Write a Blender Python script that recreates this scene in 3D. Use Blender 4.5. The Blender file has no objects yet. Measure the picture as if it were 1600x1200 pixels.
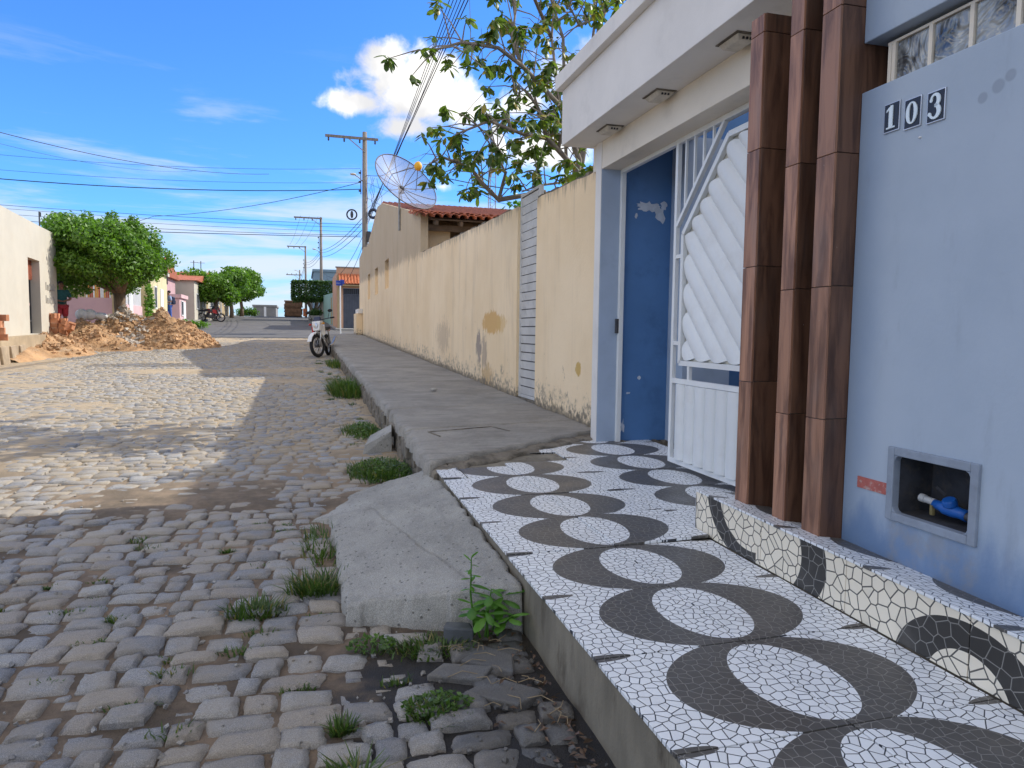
import bpy, math, random
import numpy as np
from mathutils import Vector, Matrix, Quaternion

SC = bpy.context.scene
COL = SC.collection
rnd = random.Random(7)
RNG = np.random.default_rng(11)

# ------------------------------------------------------------------ camera
F_PX = 1109.0
CAM = np.array([0.0, 0.0, 1.3])
FW = np.array([0.2835332, 0.95616438, -0.07320254])
RT = np.array([0.95891927, -0.28341731, 0.01218422])
UP = np.array([0.00909674, 0.07364995, 0.99724267])
cd = bpy.data.cameras.new('camera')
cam = bpy.data.objects.new('camera', cd)
COL.objects.link(cam)
cd.sensor_fit = 'HORIZONTAL'
cd.sensor_width = 36.0
cd.lens = F_PX / 1600 * 36
cd.clip_start = 0.05
cd.clip_end = 3000
cam.matrix_world = Matrix(((RT[0], UP[0], -FW[0], CAM[0]), (RT[1], UP[1], -FW[1], CAM[1]),
                           (RT[2], UP[2], -FW[2], CAM[2]), (0, 0, 0, 1)))
SC.camera = cam

def P(x, y, Y):
    """the place, Y metres up the street, that the photograph shows at pixel x, y"""
    d = FW + RT * (x - 800) / F_PX - UP * (y - 600) / F_PX
    return Vector(CAM + d * (Y / d[1]))

# ------------------------------------------------------------------ light and sky
SUN_EL, SUN_AZ = math.radians(38.7), math.radians(78.0)      # azimuth clockwise from +Y
sunv = Vector((math.sin(SUN_AZ) * math.cos(SUN_EL), math.cos(SUN_AZ) * math.cos(SUN_EL), math.sin(SUN_EL)))
sl = bpy.data.lights.new('sun', 'SUN')
sl.energy = 2.6
sl.angle = math.radians(0.5)
sl.color = (1.0, 0.945, 0.84)
so = bpy.data.objects.new('sun', sl)
so.rotation_euler = sunv.to_track_quat('Z', 'Y').to_euler()
so.location = (20, 5, 25)
COL.objects.link(so)
SKY_STRENGTH = 0.15
EXPOSURE = 0.96
SC.view_settings.view_transform = 'Standard'
SC.view_settings.look = 'None'
SC.view_settings.gamma = 1
SC.view_settings.use_curve_mapping = False
SC.view_settings.exposure = EXPOSURE


class NT:
    """small helper to write node trees"""
    def __init__(s, tree):
        s.t = tree
        s.n = tree.nodes
        s.l = tree.links

    def node(s, typ, **kw):
        nd = s.n.new(typ)
        for k, v in kw.items():
            setattr(nd, k, v)
        return nd

    def put(s, sock, v):
        if v is None:
            return
        if isinstance(v, bpy.types.NodeSocket):
            s.l.new(v, sock)
        else:
            if isinstance(v, (tuple, list)) and len(v) == 3 and sock.type == 'RGBA':
                v = (*v, 1)
            sock.default_value = v

    def m(s, op, a, b=None, c=None, clamp=False):
        nd = s.node('ShaderNodeMath', operation=op, use_clamp=clamp)
        s.put(nd.inputs[0], a); s.put(nd.inputs[1], b); s.put(nd.inputs[2], c)
        return nd.outputs[0]

    def v(s, op, a, b=None, out=0):
        nd = s.node('ShaderNodeVectorMath', operation=op)
        s.put(nd.inputs[0], a)
        if b is not None:
            s.put(nd.inputs[1], b)
        return nd.outputs['Value'] if op in ('DOT_PRODUCT', 'LENGTH', 'DISTANCE') else nd.outputs[0]

    def mix(s, f, a, b, mode='MIX'):
        nd = s.node('ShaderNodeMix', data_type='RGBA', blend_type=mode)
        s.put(nd.inputs[0], f); s.put(nd.inputs[6], a); s.put(nd.inputs[7], b)
        return nd.outputs[2]

    def ramp(s, x, lo, hi, a=0.0, b=1.0):
        nd = s.node('ShaderNodeMapRange', interpolation_type='SMOOTHSTEP')
        s.put(nd.inputs[0], x); s.put(nd.inputs[1], lo); s.put(nd.inputs[2], hi); s.put(nd.inputs[3], a); s.put(nd.inputs[4], b)
        return nd.outputs[0]

    def noise(s, vec, scale, detail=4, rough=0.55, dist=0.0, dims='3D'):
        nd = s.node('ShaderNodeTexNoise', noise_dimensions=dims)
        s.put(nd.inputs['Vector'], vec); nd.inputs['Scale'].default_value = scale
        nd.inputs['Detail'].default_value = detail; nd.inputs['Roughness'].default_value = rough
        nd.inputs['Distortion'].default_value = dist
        return nd.outputs[0]

    def pos(s):
        return s.node('ShaderNodeNewGeometry').outputs['Position']

    def sep(s, v):
        nd = s.node('ShaderNodeSeparateXYZ'); s.put(nd.inputs[0], v)
        return nd.outputs

    def comb(s, x=0.0, y=0.0, z=0.0):
        nd = s.node('ShaderNodeCombineXYZ')
        s.put(nd.inputs[0], x); s.put(nd.inputs[1], y); s.put(nd.inputs[2], z)
        return nd.outputs[0]


world = bpy.data.worlds.new('World')
SC.world = world
world.use_nodes = True
W = NT(world.node_tree)
W.n.clear()
sky = W.node('ShaderNodeTexSky', sky_type='NISHITA', sun_disc=False)
sky.sun_elevation = SUN_EL
sky.sun_rotation = SUN_AZ
sky.altitude = 300
sky.air_density = 1.0
sky.dust_density = 0.25
sky.ozone_density = 1.2
gen = W.node('ShaderNodeTexCoord').outputs['Generated']
dirn = W.v('NORMALIZE', gen)
sx, sy, sz = W.sep(dirn)
skyc = W.mix(1.0, sky.outputs[0], (0.235, 0.505, 0.90), 'MULTIPLY')
# cumulus: soft-edged ellipses on the plane tangent to the sky around D0, broken up by noise
D0 = Vector(P(650, 135, 1000) - Vector(CAM)).normalized()
R0 = D0.cross(Vector((0, 0, 1))).normalized()
U0 = R0.cross(D0)
dd = W.v('DOT_PRODUCT', dirn, tuple(D0))
ca = W.m('DIVIDE', W.v('DOT_PRODUCT', dirn, tuple(R0)), dd)
cb = W.m('DIVIDE', W.v('DOT_PRODUCT', dirn, tuple(U0)), dd)
front = W.m('GREATER_THAN', dd, 0.2)
cn = W.noise(W.comb(ca, cb, 0.0), 24.0, 7, 0.6, 0.3)
cn2 = W.noise(W.comb(ca, cb, 3.7), 9.0, 5, 0.55)
cum = None
for (px, py, rx, ry, k) in ((655, 148, 102, 48, 1), (608, 98, 42, 40, 1), (668, 116, 64, 42, 1), (562, 160, 66, 22, 1), (718, 166, 62, 32, 1),
                            (632, 199, 48, 22, .9), (850, 235, 75, 40, .8), (905, 120, 70, 55, .7), (690, 292, 22, 9, .6), (820, 160, 40, 24, .6)):
    q = (P(px, py, 1000) - Vector(CAM)).normalized()
    qa, qb = q.dot(R0) / q.dot(D0), q.dot(U0) / q.dot(D0)
    ax, ay = rx / 1080, ry / 1080
    d2 = W.m('ADD', W.m('POWER', W.m('DIVIDE', W.m('SUBTRACT', ca, qa), ax), 2.0), W.m('POWER', W.m('DIVIDE', W.m('SUBTRACT', cb, qb), ay), 2.0))
    e = W.m('MULTIPLY', W.m('SUBTRACT', 1.0, W.m('SQRT', d2)), k)
    cum = e if cum is None else W.m('MAXIMUM', cum, e)
cum = W.m('ADD', cum, W.m('MULTIPLY', W.m('SUBTRACT', cn, 0.5), 1.7))
cum = W.m('MULTIPLY', W.ramp(cum, -0.06, 0.58), front)
# thin layered cloud, denser towards the horizon all round
el = W.m('ARCSINE', sz)
az = W.m('ARCTAN2', sx, sy)
ln = W.noise(W.comb(W.m('MULTIPLY', az, 2.2), W.m('MULTIPLY', el, 17.0), 1.3), 1.6, 7, 0.6, 0.4)
lo_mask = W.m('MULTIPLY', W.ramp(el, 0.40, 0.06), W.ramp(el, -0.02, 0.03))
lay = W.m('MULTIPLY', W.ramp(W.m('ADD', ln, W.m('MULTIPLY', W.ramp(el, 0.26, 0.0), 0.22)), 0.52, 0.74), lo_mask)
hzn = W.ramp(el, 0.16, 0.0, 0.0, 0.45)
CLW = 0.98 / SKY_STRENGTH / (2 ** EXPOSURE)
cl_col = W.mix(W.ramp(cn2, 0.35, 0.62), (CLW * 0.88, CLW * 0.88, CLW * 0.90), (CLW * 1.42, CLW * 1.39, CLW * 1.32))
c1 = W.mix(W.m('MULTIPLY', hzn, 0.9), skyc, (CLW * 0.56, CLW * 0.71, CLW * 0.98))
c2 = W.mix(W.m('MULTIPLY', lay, 0.85), c1, (CLW * 0.86, CLW * 0.92, CLW * 1.0))
# cumulus added outside the view, brightened to lift and whiten the shade
gq = W.v('DIVIDE', dirn, W.comb(W.m('ADD', sz, 0.25), W.m('ADD', sz, 0.25), W.m('ADD', sz, 0.25)))
gxx, gyy, gzz = W.sep(gq)
gnz = W.noise(W.comb(gxx, gyy, 5.5), 1.7, 7, 0.58, 0.2)
gmask = W.m('MULTIPLY', W.ramp(gnz, 0.42, 0.54), W.ramp(W.v('DOT_PRODUCT', dirn, (0.12, 0.955, 0.27)), 0.90, 0.70))
gmask = W.m('MULTIPLY', gmask, W.ramp(sz, 0.05, 0.2))
c2b = W.mix(gmask, c2, W.mix(1.0, cl_col, (1.30, 1.27, 1.22), 'MULTIPLY'))
c3 = W.mix(cum, c2b, cl_col)
bg = W.node('ShaderNodeBackground')
W.put(bg.inputs[0], c3)
bg.inputs[1].default_value = SKY_STRENGTH
wo = W.node('ShaderNodeOutputWorld')
W.l.new(bg.outputs[0], wo.inputs[0])

# ------------------------------------------------------------------ mesh helpers
class MB:
    def __init__(s):
        s.v = []; s.f = []; s.mi = []; s.cur = 0

    def add(s, verts, faces):
        o = len(s.v)
        s.v.extend([tuple(p) for p in verts])
        for f in faces:
            s.f.append([i + o for i in f]); s.mi.append(s.cur)
        return s

    def box(s, x0, x1, y0, y1, z0, z1):
        v = [(x, y, z) for z in (z0, z1) for (x, y) in ((x0, y0), (x1, y0), (x1, y1), (x0, y1))]
        return s.add(v, [(3, 2, 1, 0), (4, 5, 6, 7), (0, 1, 5, 4), (1, 2, 6, 5), (2, 3, 7, 6), (3, 0, 4, 7)])

    def hexa(s, bot, topv):
        return s.add(list(bot) + list(topv), [(3, 2, 1, 0), (4, 5, 6, 7), (0, 1, 5, 4), (1, 2, 6, 5), (2, 3, 7, 6), (3, 0, 4, 7)])

    def prism(s, pts, axis, a0, a1):
        """polygon pts (2-D) extruded along axis from a0 to a1; axis x: pts are (y,z); y: (x,z); z: (x,y)"""
        def mk(p, a):
            return (a, p[0], p[1]) if axis == 'x' else (p[0], a, p[1]) if axis == 'y' else (p[0], p[1], a)
        n = len(pts)
        v = [mk(p, a0) for p in pts] + [mk(p, a1) for p in pts]
        f = [tuple(range(n))[::-1], tuple(range(n, 2 * n))] + [(i, (i + 1) % n, n + (i + 1) % n, n + i) for i in range(n)]
        return s.add(v, f)

    def bar(s, a, b, w, h=None, up=(0, 0, 1)):
        a, b = Vector(a), Vector(b); h = h or w
        d = (b - a).normalized(); u = Vector(up)
        if abs(d.dot(u)) > 0.98:
            u = Vector((1, 0, 0))
        r = d.cross(u).normalized(); u = r.cross(d)
        q = [(-1, -1), (1, -1), (1, 1), (-1, 1)]
        return s.hexa([a + r * x * w / 2 + u * y * h / 2 for x, y in q], [b + r * x * w / 2 + u * y * h / 2 for x, y in q])

    def tube(s, pts, r, n=6, cap=True):
        pts = [Vector(p) for p in pts]
        rs = r if isinstance(r, (list, tuple)) else [r] * len(pts)
        o = len(s.v); prev = None
        for i, p in enumerate(pts):
            d = (pts[min(i + 1, len(pts) - 1)] - pts[max(i - 1, 0)]).normalized()
            if prev is None:
                prev = d.orthogonal().normalized()
            u = (prev - d * prev.dot(d))
            u = u.normalized() if u.length > 1e-6 else d.orthogonal().normalized()
            prev = u; w = d.cross(u)
            for k in range(n):
                a = 2 * math.pi * k / n
                s.v.append(tuple(p + (u * math.cos(a) + w * math.sin(a)) * rs[i]))
        for i in range(len(pts) - 1):
            for k in range(n):
                a = o + i * n + k; b = o + i * n + (k + 1) % n
                s.f.append([a, b, b + n, a + n]); s.mi.append(s.cur)
        if cap:
            s.f.append([o + k for k in range(n)][::-1]); s.mi.append(s.cur)
            e = o + (len(pts) - 1) * n
            s.f.append([e + k for k in range(n)]); s.mi.append(s.cur)
        return s

    def lathe(s, prof, n=16, c=(0, 0, 0), axis=(0, 0, 1)):
        """profile of (radius, height) turned round the axis through c"""
        q = Vector((0, 0, 1)).rotation_difference(Vector(axis)); c = Vector(c); o = len(s.v)
        for r, h in prof:
            for k in range(n):
                a = 2 * math.pi * k / n
                s.v.append(tuple(c + q @ Vector((r * math.cos(a), r * math.sin(a), h))))
        for i in range(len(prof) - 1):
            for k in range(n):
                a = o + i * n + k; b = o + i * n + (k + 1) % n
                s.f.append([a, b, b + n, a + n]); s.mi.append(s.cur)
        return s

    def torus(s, c, axis, R, r, n=24, m=8):
        q = Vector((0, 0, 1)).rotation_difference(Vector(axis)); c = Vector(c); o = len(s.v)
        for i in range(n):
            a = 2 * math.pi * i / n
            for j in range(m):
                b = 2 * math.pi * j / m
                s.v.append(tuple(c + q @ Vector(((R + r * math.cos(b)) * math.cos(a), (R + r * math.cos(b)) * math.sin(a), r * math.sin(b)))))
        for i in range(n):
            for j in range(m):
                s.f.append([o + i * m + j, o + ((i + 1) % n) * m + j, o + ((i + 1) % n) * m + (j + 1) % m, o + i * m + (j + 1) % m]); s.mi.append(s.cur)
        return s

    def ball(s, c, r, nu=10, nv=7, sc=(1, 1, 1)):
        prof = [(math.sin(math.pi * i / nv), -math.cos(math.pi * i / nv)) for i in range(nv + 1)]
        o = len(s.v)
        for pr, ph in prof:
            for k in range(nu):
                a = 2 * math.pi * k / nu
                s.v.append((c[0] + r * sc[0] * pr * math.cos(a), c[1] + r * sc[1] * pr * math.sin(a), c[2] + r * sc[2] * ph))
        for i in range(nv):
            for k in range(nu):
                a = o + i * nu + k; b = o + i * nu + (k + 1) % nu
                s.f.append([a, b, b + nu, a + nu]); s.mi.append(s.cur)
        return s

    def mesh(s, name):
        me = bpy.data.meshes.new(name)
        me.from_pydata(s.v, [], s.f)
        me.polygons.foreach_set('material_index', s.mi)
        return me

    def build(s, name, mat, parent=None, smooth=False, bevel=0.0):
        return link(name, s.mesh(name), mat, parent, smooth, bevel)


def link(name, me, mat, parent=None, smooth=False, bevel=0.0):
    for m_ in (mat if isinstance(mat, (list, tuple)) else [mat]):
        if m_ is not None and len(me.materials) < 8:
            me.materials.append(m_)
    me.validate()
    if smooth:
        me.polygons.foreach_set('use_smooth', [True] * len(me.polygons))
        if smooth == 'auto':
            try:
                me.set_sharp_from_angle(angle=math.radians(38))
            except Exception:
                pass
    me.update()
    o = bpy.data.objects.new(name, me)
    COL.objects.link(o)
    if parent:
        o.parent = parent
    if bevel:
        b = o.modifiers.new('bevel', 'BEVEL'); b.width = bevel; b.segments = 2; b.limit_method = 'ANGLE'
    return o


def np_mesh(name, V, Fq, mat, parent=None, smooth=False):
    """V (n,3), Fq (m,k) arrays to an object, quickly"""
    me = bpy.data.meshes.new(name)
    V = np.asarray(V, np.float32); Fq = np.asarray(Fq, np.int32); k = Fq.shape[1]
    me.vertices.add(len(V)); me.vertices.foreach_set('co', V.ravel())
    me.loops.add(Fq.size); me.loops.foreach_set('vertex_index', Fq.ravel())
    me.polygons.add(len(Fq)); me.polygons.foreach_set('loop_start', np.arange(len(Fq), dtype=np.int32) * k)
    me.polygons.foreach_set('loop_total', np.full(len(Fq), k, np.int32))
    if smooth:
        me.polygons.foreach_set('use_smooth', np.ones(len(Fq), bool))
    me.materials.append(mat)
    me.update(calc_edges=True)
    o = bpy.data.objects.new(name, me); COL.objects.link(o)
    if parent:
        o.parent = parent
    return o


def top(name, label, cat, loc=(0, 0, 0), rotz=0.0, group=None):
    o = bpy.data.objects.new(name, None); COL.objects.link(o)
    o.location = loc; o.rotation_euler = (0, 0, rotz); o.empty_display_size = 0.2
    return tag(o, label, cat, group)


def tag(o, label=None, cat=None, group=None, kind=None):
    if label: o['label'] = label
    if cat: o['category'] = cat
    if group: o['group'] = group
    if kind: o['kind'] = kind
    return o


def dup(root, loc=None, rotz=None, label=None):
    r = root.copy(); COL.objects.link(r)
    if loc is not None: r.location = loc
    if rotz is not None: r.rotation_euler = (0, 0, rotz)
    if label: r['label'] = label
    for ch in list(root.children):
        c = ch.copy(); COL.objects.link(c); c.parent = r
        for g in ch.children:
            d = g.copy(); COL.objects.link(d); d.parent = c
    return r


_lat = {}
def vnoise(x, y, seed=0):
    if seed not in _lat:
        _lat[seed] = np.random.default_rng(seed + 100).random((128, 128))
    L = _lat[seed]
    xi = np.floor(x).astype(int); yi = np.floor(y).astype(int); fx = x - xi; fy = y - yi
    fx = fx * fx * (3 - 2 * fx); fy = fy * fy * (3 - 2 * fy)
    a = L[xi % 128, yi % 128]; b = L[(xi + 1) % 128, yi % 128]; c = L[xi % 128, (yi + 1) % 128]; d = L[(xi + 1) % 128, (yi + 1) % 128]
    return (a * (1 - fx) + b * fx) * (1 - fy) + (c * (1 - fx) + d * fx) * fy

def fbm(x, y, seed=0, oct=4):
    x = np.asarray(x, float); y = np.asarray(y, float)
    t = 0; a = 0.5; n = 0
    for k in range(oct):
        t = t + a * vnoise(x * 2 ** k, y * 2 ** k, seed + k); n += a; a *= 0.5
    return t / n

def sstep(x, a, b):
    t = np.clip((np.asarray(x, float) - a) / (b - a), 0, 1)
    return t * t * (3 - 2 * t)

S = 0.02538
_ZY = np.array([-60, 0, 30, 38, 46, 55, 66, 76, 86, 100, 130, 180, 300, 2000.])
_ZZ = np.array([-60 * S, 0, 30 * S, 0.98, 1.28, 1.70, 2.20, 2.52, 2.66, 2.62, 2.0, 0.5, -4, -60.])
_yy = np.linspace(-60, 2000, 20601)
_zz = np.interp(_yy, _ZY, _ZZ)
_k = np.ones(61) / 61
_zs = np.convolve(np.pad(_zz, 30, mode='edge'), _k, mode='valid')
def zr(Y):
    return np.interp(Y, _yy, _zs)
def zrf(Y):
    return float(zr(Y))

# ------------------------------------------------------------------ materials
MATS = {}
def new_mat(name):
    m_ = bpy.data.materials.new(name); m_.use_nodes = True
    t = NT(m_.node_tree); t.n.clear()
    b = t.node('ShaderNodeBsdfPrincipled'); o = t.node('ShaderNodeOutputMaterial')
    t.l.new(b.outputs[0], o.inputs[0])
    return m_, t, b

def bump(t, b, h, strength=0.3, dist=0.01):
    nd = t.node('ShaderNodeBump'); nd.inputs['Strength'].default_value = strength; nd.inputs['Distance'].default_value = dist
    t.put(nd.inputs['Height'], h); t.l.new(nd.outputs[0], b.inputs['Normal'])

def paint(name, col, var=0.12, scale=3.0, rough=0.6, bmp=0.15, bscale=60.0, metal=0.0, dirt=None, dirt_amt=0.3, spec=0.4, stretch=None, per=0.0, bdist=0.004):
    """a general surface: base colour with blotchy variation, optional dirt colour in noise patches, fine relief"""
    m_, t, b = new_mat(name)
    p = t.pos()
    if stretch:
        p2 = t.v('MULTIPLY', p, stretch)
    else:
        p2 = p
    n1 = t.noise(p2, scale, 5, 0.6)
    lo = tuple(c * (1 - var) for c in col); hi = tuple(min(1, c * (1 + var)) for c in col)
    c = t.mix(t.ramp(n1, 0.3, 0.7), lo, hi)
    if dirt:
        n2 = t.noise(t.v('ADD', p2, (3.1, 7.7, 1.2)), scale * 1.7, 7, 0.65)
        c = t.mix(t.m('MULTIPLY', t.ramp(n2, 0.5, 0.72), dirt_amt), c, dirt)
    if per:
        rn = t.m('FRACT', t.m('ADD', t.node('ShaderNodeNewGeometry').outputs['Random Per Island'], t.node('ShaderNodeObjectInfo').outputs['Random']))
        c = t.mix(1.0, c, t.mix(rn, (1 - per,) * 3, (1 + per,) * 3), 'MULTIPLY')
    t.put(b.inputs['Base Color'], c)
    b.inputs['Roughness'].default_value = rough
    b.inputs['Metallic'].default_value = metal
    b.inputs['Specular IOR Level'].default_value = spec
    if bmp:
        bump(t, b, t.noise(p, bscale, 4, 0.6), bmp, bdist)
    MATS[name] = m_
    return m_

WHITE = paint('white_plaster', (0.74, 0.71, 0.67), 0.05, 1.5, 0.75, 0.25, 90, dirt=(0.42, 0.40, 0.37), dirt_amt=0.25)
BEAM = paint('cream_white_plaster', (0.76, 0.69, 0.58), 0.05, 1.5, 0.75, 0.25, 90, dirt=(0.40, 0.36, 0.30), dirt_amt=0.3)
JAMB = paint('pale_blue_paint', (0.37, 0.45, 0.57), 0.06, 2, 0.55, 0.15, 70, dirt=(0.2, 0.25, 0.33), dirt_amt=0.25)
DEEPBLUE = paint('deep_blue_paint', (0.08, 0.19, 0.40), 0.08, 2, 0.5, 0.15, 60, dirt=(0.04, 0.09, 0.2), dirt_amt=0.4)
FLAKE = paint('bare_flaked_plaster', (0.52, 0.56, 0.62), 0.1, 20, 0.8, 0.3, 120)
GATE = paint('white_gate_enamel', (0.74, 0.76, 0.76), 0.03, 3, 0.35, 0.05, 50, dirt=(0.5, 0.47, 0.42), dirt_amt=0.2)
BACKING = paint('gate_backing_cream', (0.55, 0.53, 0.46), 0.08, 5, 0.6, 0.1, 50)
def concrete(name, col, streak=(1.2, 5.0, 3.0), grime=0.5, pit=0.35):
    """poured concrete: cloudy tone, aggregate speckle, pits, trowel streaks and grime"""
    m_, t, b = new_mat(name)
    p = t.pos()
    n1 = t.noise(p, 1.8, 6, 0.65); n2 = t.noise(t.v('MULTIPLY', p, streak), 3.0, 7, 0.7); n3 = t.noise(p, 260, 3, 0.7); n4 = t.noise(p, 42, 5, 0.7)
    c = t.mix(t.ramp(n1, 0.3, 0.7), tuple(v * .80 for v in col), tuple(min(1, v * 1.12) for v in col))
    c = t.mix(t.m('MULTIPLY', t.ramp(n2, 0.50, 0.72), grime), c, tuple(v * .46 for v in col))
    c = t.mix(t.m('MULTIPLY', t.ramp(n4, 0.55, 0.70), 0.35), c, tuple(min(1, v * 1.3) for v in col))
    c = t.mix(1.0, c, t.mix(t.ramp(n3, 0.36, 0.64), (.70, .70, .70), (1.22, 1.22, 1.22)), 'MULTIPLY')
    vo = t.node('ShaderNodeTexVoronoi'); t.put(vo.inputs['Vector'], p); vo.inputs['Scale'].default_value = 34
    vr = t.sep(vo.outputs['Color'])[0]
    pits = t.m('MULTIPLY', t.ramp(vo.outputs['Distance'], 0.26, 0.10), t.m('GREATER_THAN', vr, 0.62))
    c = t.mix(t.m('MULTIPLY', pits, pit * 2), c, tuple(v * .30 for v in col))
    stn = t.noise(t.v('ADD', p, (7.3, 1.1, 0)), 2.6, 7, 0.7, 0.6)
    c = t.mix(t.m('MULTIPLY', t.ramp(stn, 0.54, 0.60), grime * 0.5), c, tuple(v * .5 for v in col))
    t.put(b.inputs['Base Color'], c); b.inputs['Roughness'].default_value = 0.92
    h = t.m('SUBTRACT', t.m('ADD', t.m('MULTIPLY', n4, 1.0), t.m('MULTIPLY', n3, 0.30)), t.m('MULTIPLY', pits, 0.6))
    bump(t, b, t.m('ADD', h, t.m('MULTIPLY', n2, 0.8)), 1.0, 0.007)
    return m_
CONC = concrete('grey_concrete', (0.31, 0.29, 0.255), (0.7, 6.0, 3.0), 0.6, 0.2)
CONC_L = concrete('pale_ramp_concrete', (0.345, 0.335, 0.305), (3.0, 1.2, 3.0), 0.42, 0.42)
CONC_D = paint('weathered_concrete', (0.19, 0.165, 0.13), 0.35, 7, 0.95, 1.0, 45, dirt=(0.05, 0.045, 0.04), dirt_amt=0.7, bdist=0.012)
PLINTH = paint('stained_render', (0.215, 0.19, 0.145), 0.25, 3, 0.9, 0.6, 60, dirt=(0.06, 0.045, 0.03), dirt_amt=0.85, stretch=(2.2, 1.6, 0.5))
ASPH = paint('asphalt', (0.115, 0.11, 0.105), 0.15, 0.6, 0.9, 0.6, 30, dirt=(0.17, 0.155, 0.13), dirt_amt=0.5, bdist=0.01)
GROUND = paint('dry_ground', (0.24, 0.17, 0.10), 0.25, 0.5, 0.95, 0.6, 8, dirt=(0.10, 0.11, 0.04), dirt_amt=0.5)
POLE = paint('grey_weathered_pole', (0.23, 0.20, 0.175), 0.25, 5, 0.9, 0.5, 30, stretch=(3, 3, 0.3))
CABLE = paint('black_cable', (0.02, 0.022, 0.03), 0.1, 3, 0.6, 0)
DARKMETAL = paint('dark_metal', (0.05, 0.05, 0.055), 0.2, 10, 0.5, 0.1, 80)
RUBBER = paint('black_rubber', (0.018, 0.018, 0.02), 0.2, 10, 0.8, 0.2, 80)
CHROME = paint('bright_metal', (0.55, 0.55, 0.56), 0.1, 10, 0.3, 0.05, 80, metal=0.9)
GREYSTEEL = paint('grey_steel_gate', (0.10, 0.115, 0.15), 0.1, 3, 0.5, 0.1, 50)
SLATMETAL = paint('grey_galvanised_slat', (0.56, 0.55, 0.53), 0.08, 4, 0.5, 0.1, 60, dirt=(0.25, 0.24, 0.22), dirt_amt=0.35)
TERRA = paint('terracotta', (0.34, 0.105, 0.055), 0.25, 6, 0.85, 0.4, 40, dirt=(0.12, 0.06, 0.045), dirt_amt=0.5, per=0.25)
ORANGETILE = paint('orange_roof_tile', (0.55, 0.17, 0.07), 0.2, 6, 0.8, 0.3, 40)
WOODDARK = paint('old_roof_timber', (0.11, 0.075, 0.05), 0.3, 4, 0.9, 0.4, 30)
BRICK = paint('hollow_clay_brick', (0.46, 0.20, 0.10), 0.2, 8, 0.9, 0.4, 50, dirt=(0.5, 0.3, 0.2), dirt_amt=0.4, per=0.25)
RUBBLE = paint('rubble_earth', (0.42, 0.25, 0.125), 0.3, 1.6, 0.95, 1.0, 14, dirt=(0.46, 0.36, 0.25), dirt_amt=0.6, bdist=0.05)
CHUNK = paint('rubble_chunks', (0.42, 0.255, 0.135), 0.25, 5, 0.95, 0.6, 30, dirt=(0.45, 0.40, 0.34), dirt_amt=0.5, per=0.3)
SACK = paint('white_plastic_sack', (0.68, 0.68, 0.68), 0.1, 6, 0.5, 0.5, 20)
CREAMW = paint('cream_sunlit_wall', (0.53, 0.49, 0.405), 0.05, 1.2, 0.85, 0.3, 40, dirt=(0.5, 0.42, 0.32), dirt_amt=0.35)
PINK = paint('pink_wall', (0.52, 0.33, 0.34), 0.06, 1.2, 0.8, 0.2, 40, dirt=(0.40, 0.24, 0.26), dirt_amt=0.3)
PINKL = paint('light_pink_wall', (0.64, 0.42, 0.42), 0.06, 1.2, 0.8, 0.2, 40)
YELLOW2 = paint('pale_yellow_wall', (0.62, 0.54, 0.32), 0.06, 1.2, 0.8, 0.2, 40)
TAN = paint('tan_wall', (0.42, 0.32, 0.18), 0.08, 1.5, 0.85, 0.2, 40)
ORANGEW = paint('salmon_orange_wall', (0.55, 0.32, 0.20), 0.06, 1.2, 0.8, 0.2, 40)
GREENW = paint('sea_green_wall', (0.27, 0.43, 0.38), 0.1, 1.2, 0.8, 0.2, 40)
BLUEGREY = paint('slate_blue_wall', (0.20, 0.29, 0.36), 0.06, 0.8, 0.8, 0.2, 40)
GREYW = paint('grey_wall', (0.26, 0.25, 0.24), 0.12, 1.0, 0.85, 0.2, 40)
DARKGLASS = paint('dark_opening', (0.02, 0.022, 0.028), 0.2, 3, 0.3, 0)
BARK = paint('bark', (0.20, 0.145, 0.10), 0.25, 8, 0.95, 0.8, 30, stretch=(2, 2, 0.5), bdist=0.01)
BARKG = paint('pale_bark', (0.24, 0.20, 0.16), 0.25, 10, 0.9, 0.6, 40)
REDTRIM = paint('worn_red_strip', (0.42, 0.12, 0.10), 0.1, 30, 0.6, 0.3, 90, dirt=(0.5, 0.42, 0.38), dirt_amt=0.9)
METERBLUE = paint('blue_plastic', (0.015, 0.11, 0.42), 0.05, 10, 0.3, 0.03, 60)
BRASS = paint('dull_brass', (0.22, 0.18, 0.08), 0.2, 20, 0.5, 0.2, 60, metal=0.5)
PVCW = paint('grey_white_fitting', (0.45, 0.46, 0.46), 0.1, 20, 0.5, 0.1, 60)
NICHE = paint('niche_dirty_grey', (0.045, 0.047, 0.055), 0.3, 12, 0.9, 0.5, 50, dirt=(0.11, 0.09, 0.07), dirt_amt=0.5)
FRAMEG = paint('grey_niche_frame', (0.25, 0.29, 0.35), 0.1, 10, 0.6, 0.2, 70, dirt=(0.17, 0.18, 0.2), dirt_amt=0.4)
LAMPW = paint('cream_lamp_plastic', (0.55, 0.50, 0.42), 0.1, 20, 0.5, 0.1, 60, dirt=(0.3, 0.25, 0.2), dirt_amt=0.4)
PLATE = paint('black_number_plate', (0.012, 0.014, 0.022), 0.1, 10, 0.25, 0)
DISHRIB = paint('dish_rib', (0.10, 0.085, 0.08), .15, 10, .6, 0)
DIGIT = paint('pale_digit_enamel', (0.70, 0.80, 0.86), 0.03, 10, 0.4, 0)
SIGNBLUE = paint('street_sign_blue', (0.03, 0.07, 0.38), 0.05, 10, 0.4, 0)
WHITEP = paint('white_paint', (0.75, 0.75, 0.74), 0.04, 3, 0.5, 0.05, 60)
REDP = paint('red_plastic', (0.42, 0.03, 0.03), 0.05, 10, 0.35, 0)
NAVY = paint('navy_plastic', (0.02, 0.03, 0.07), 0.1, 10, 0.4, 0)
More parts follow.
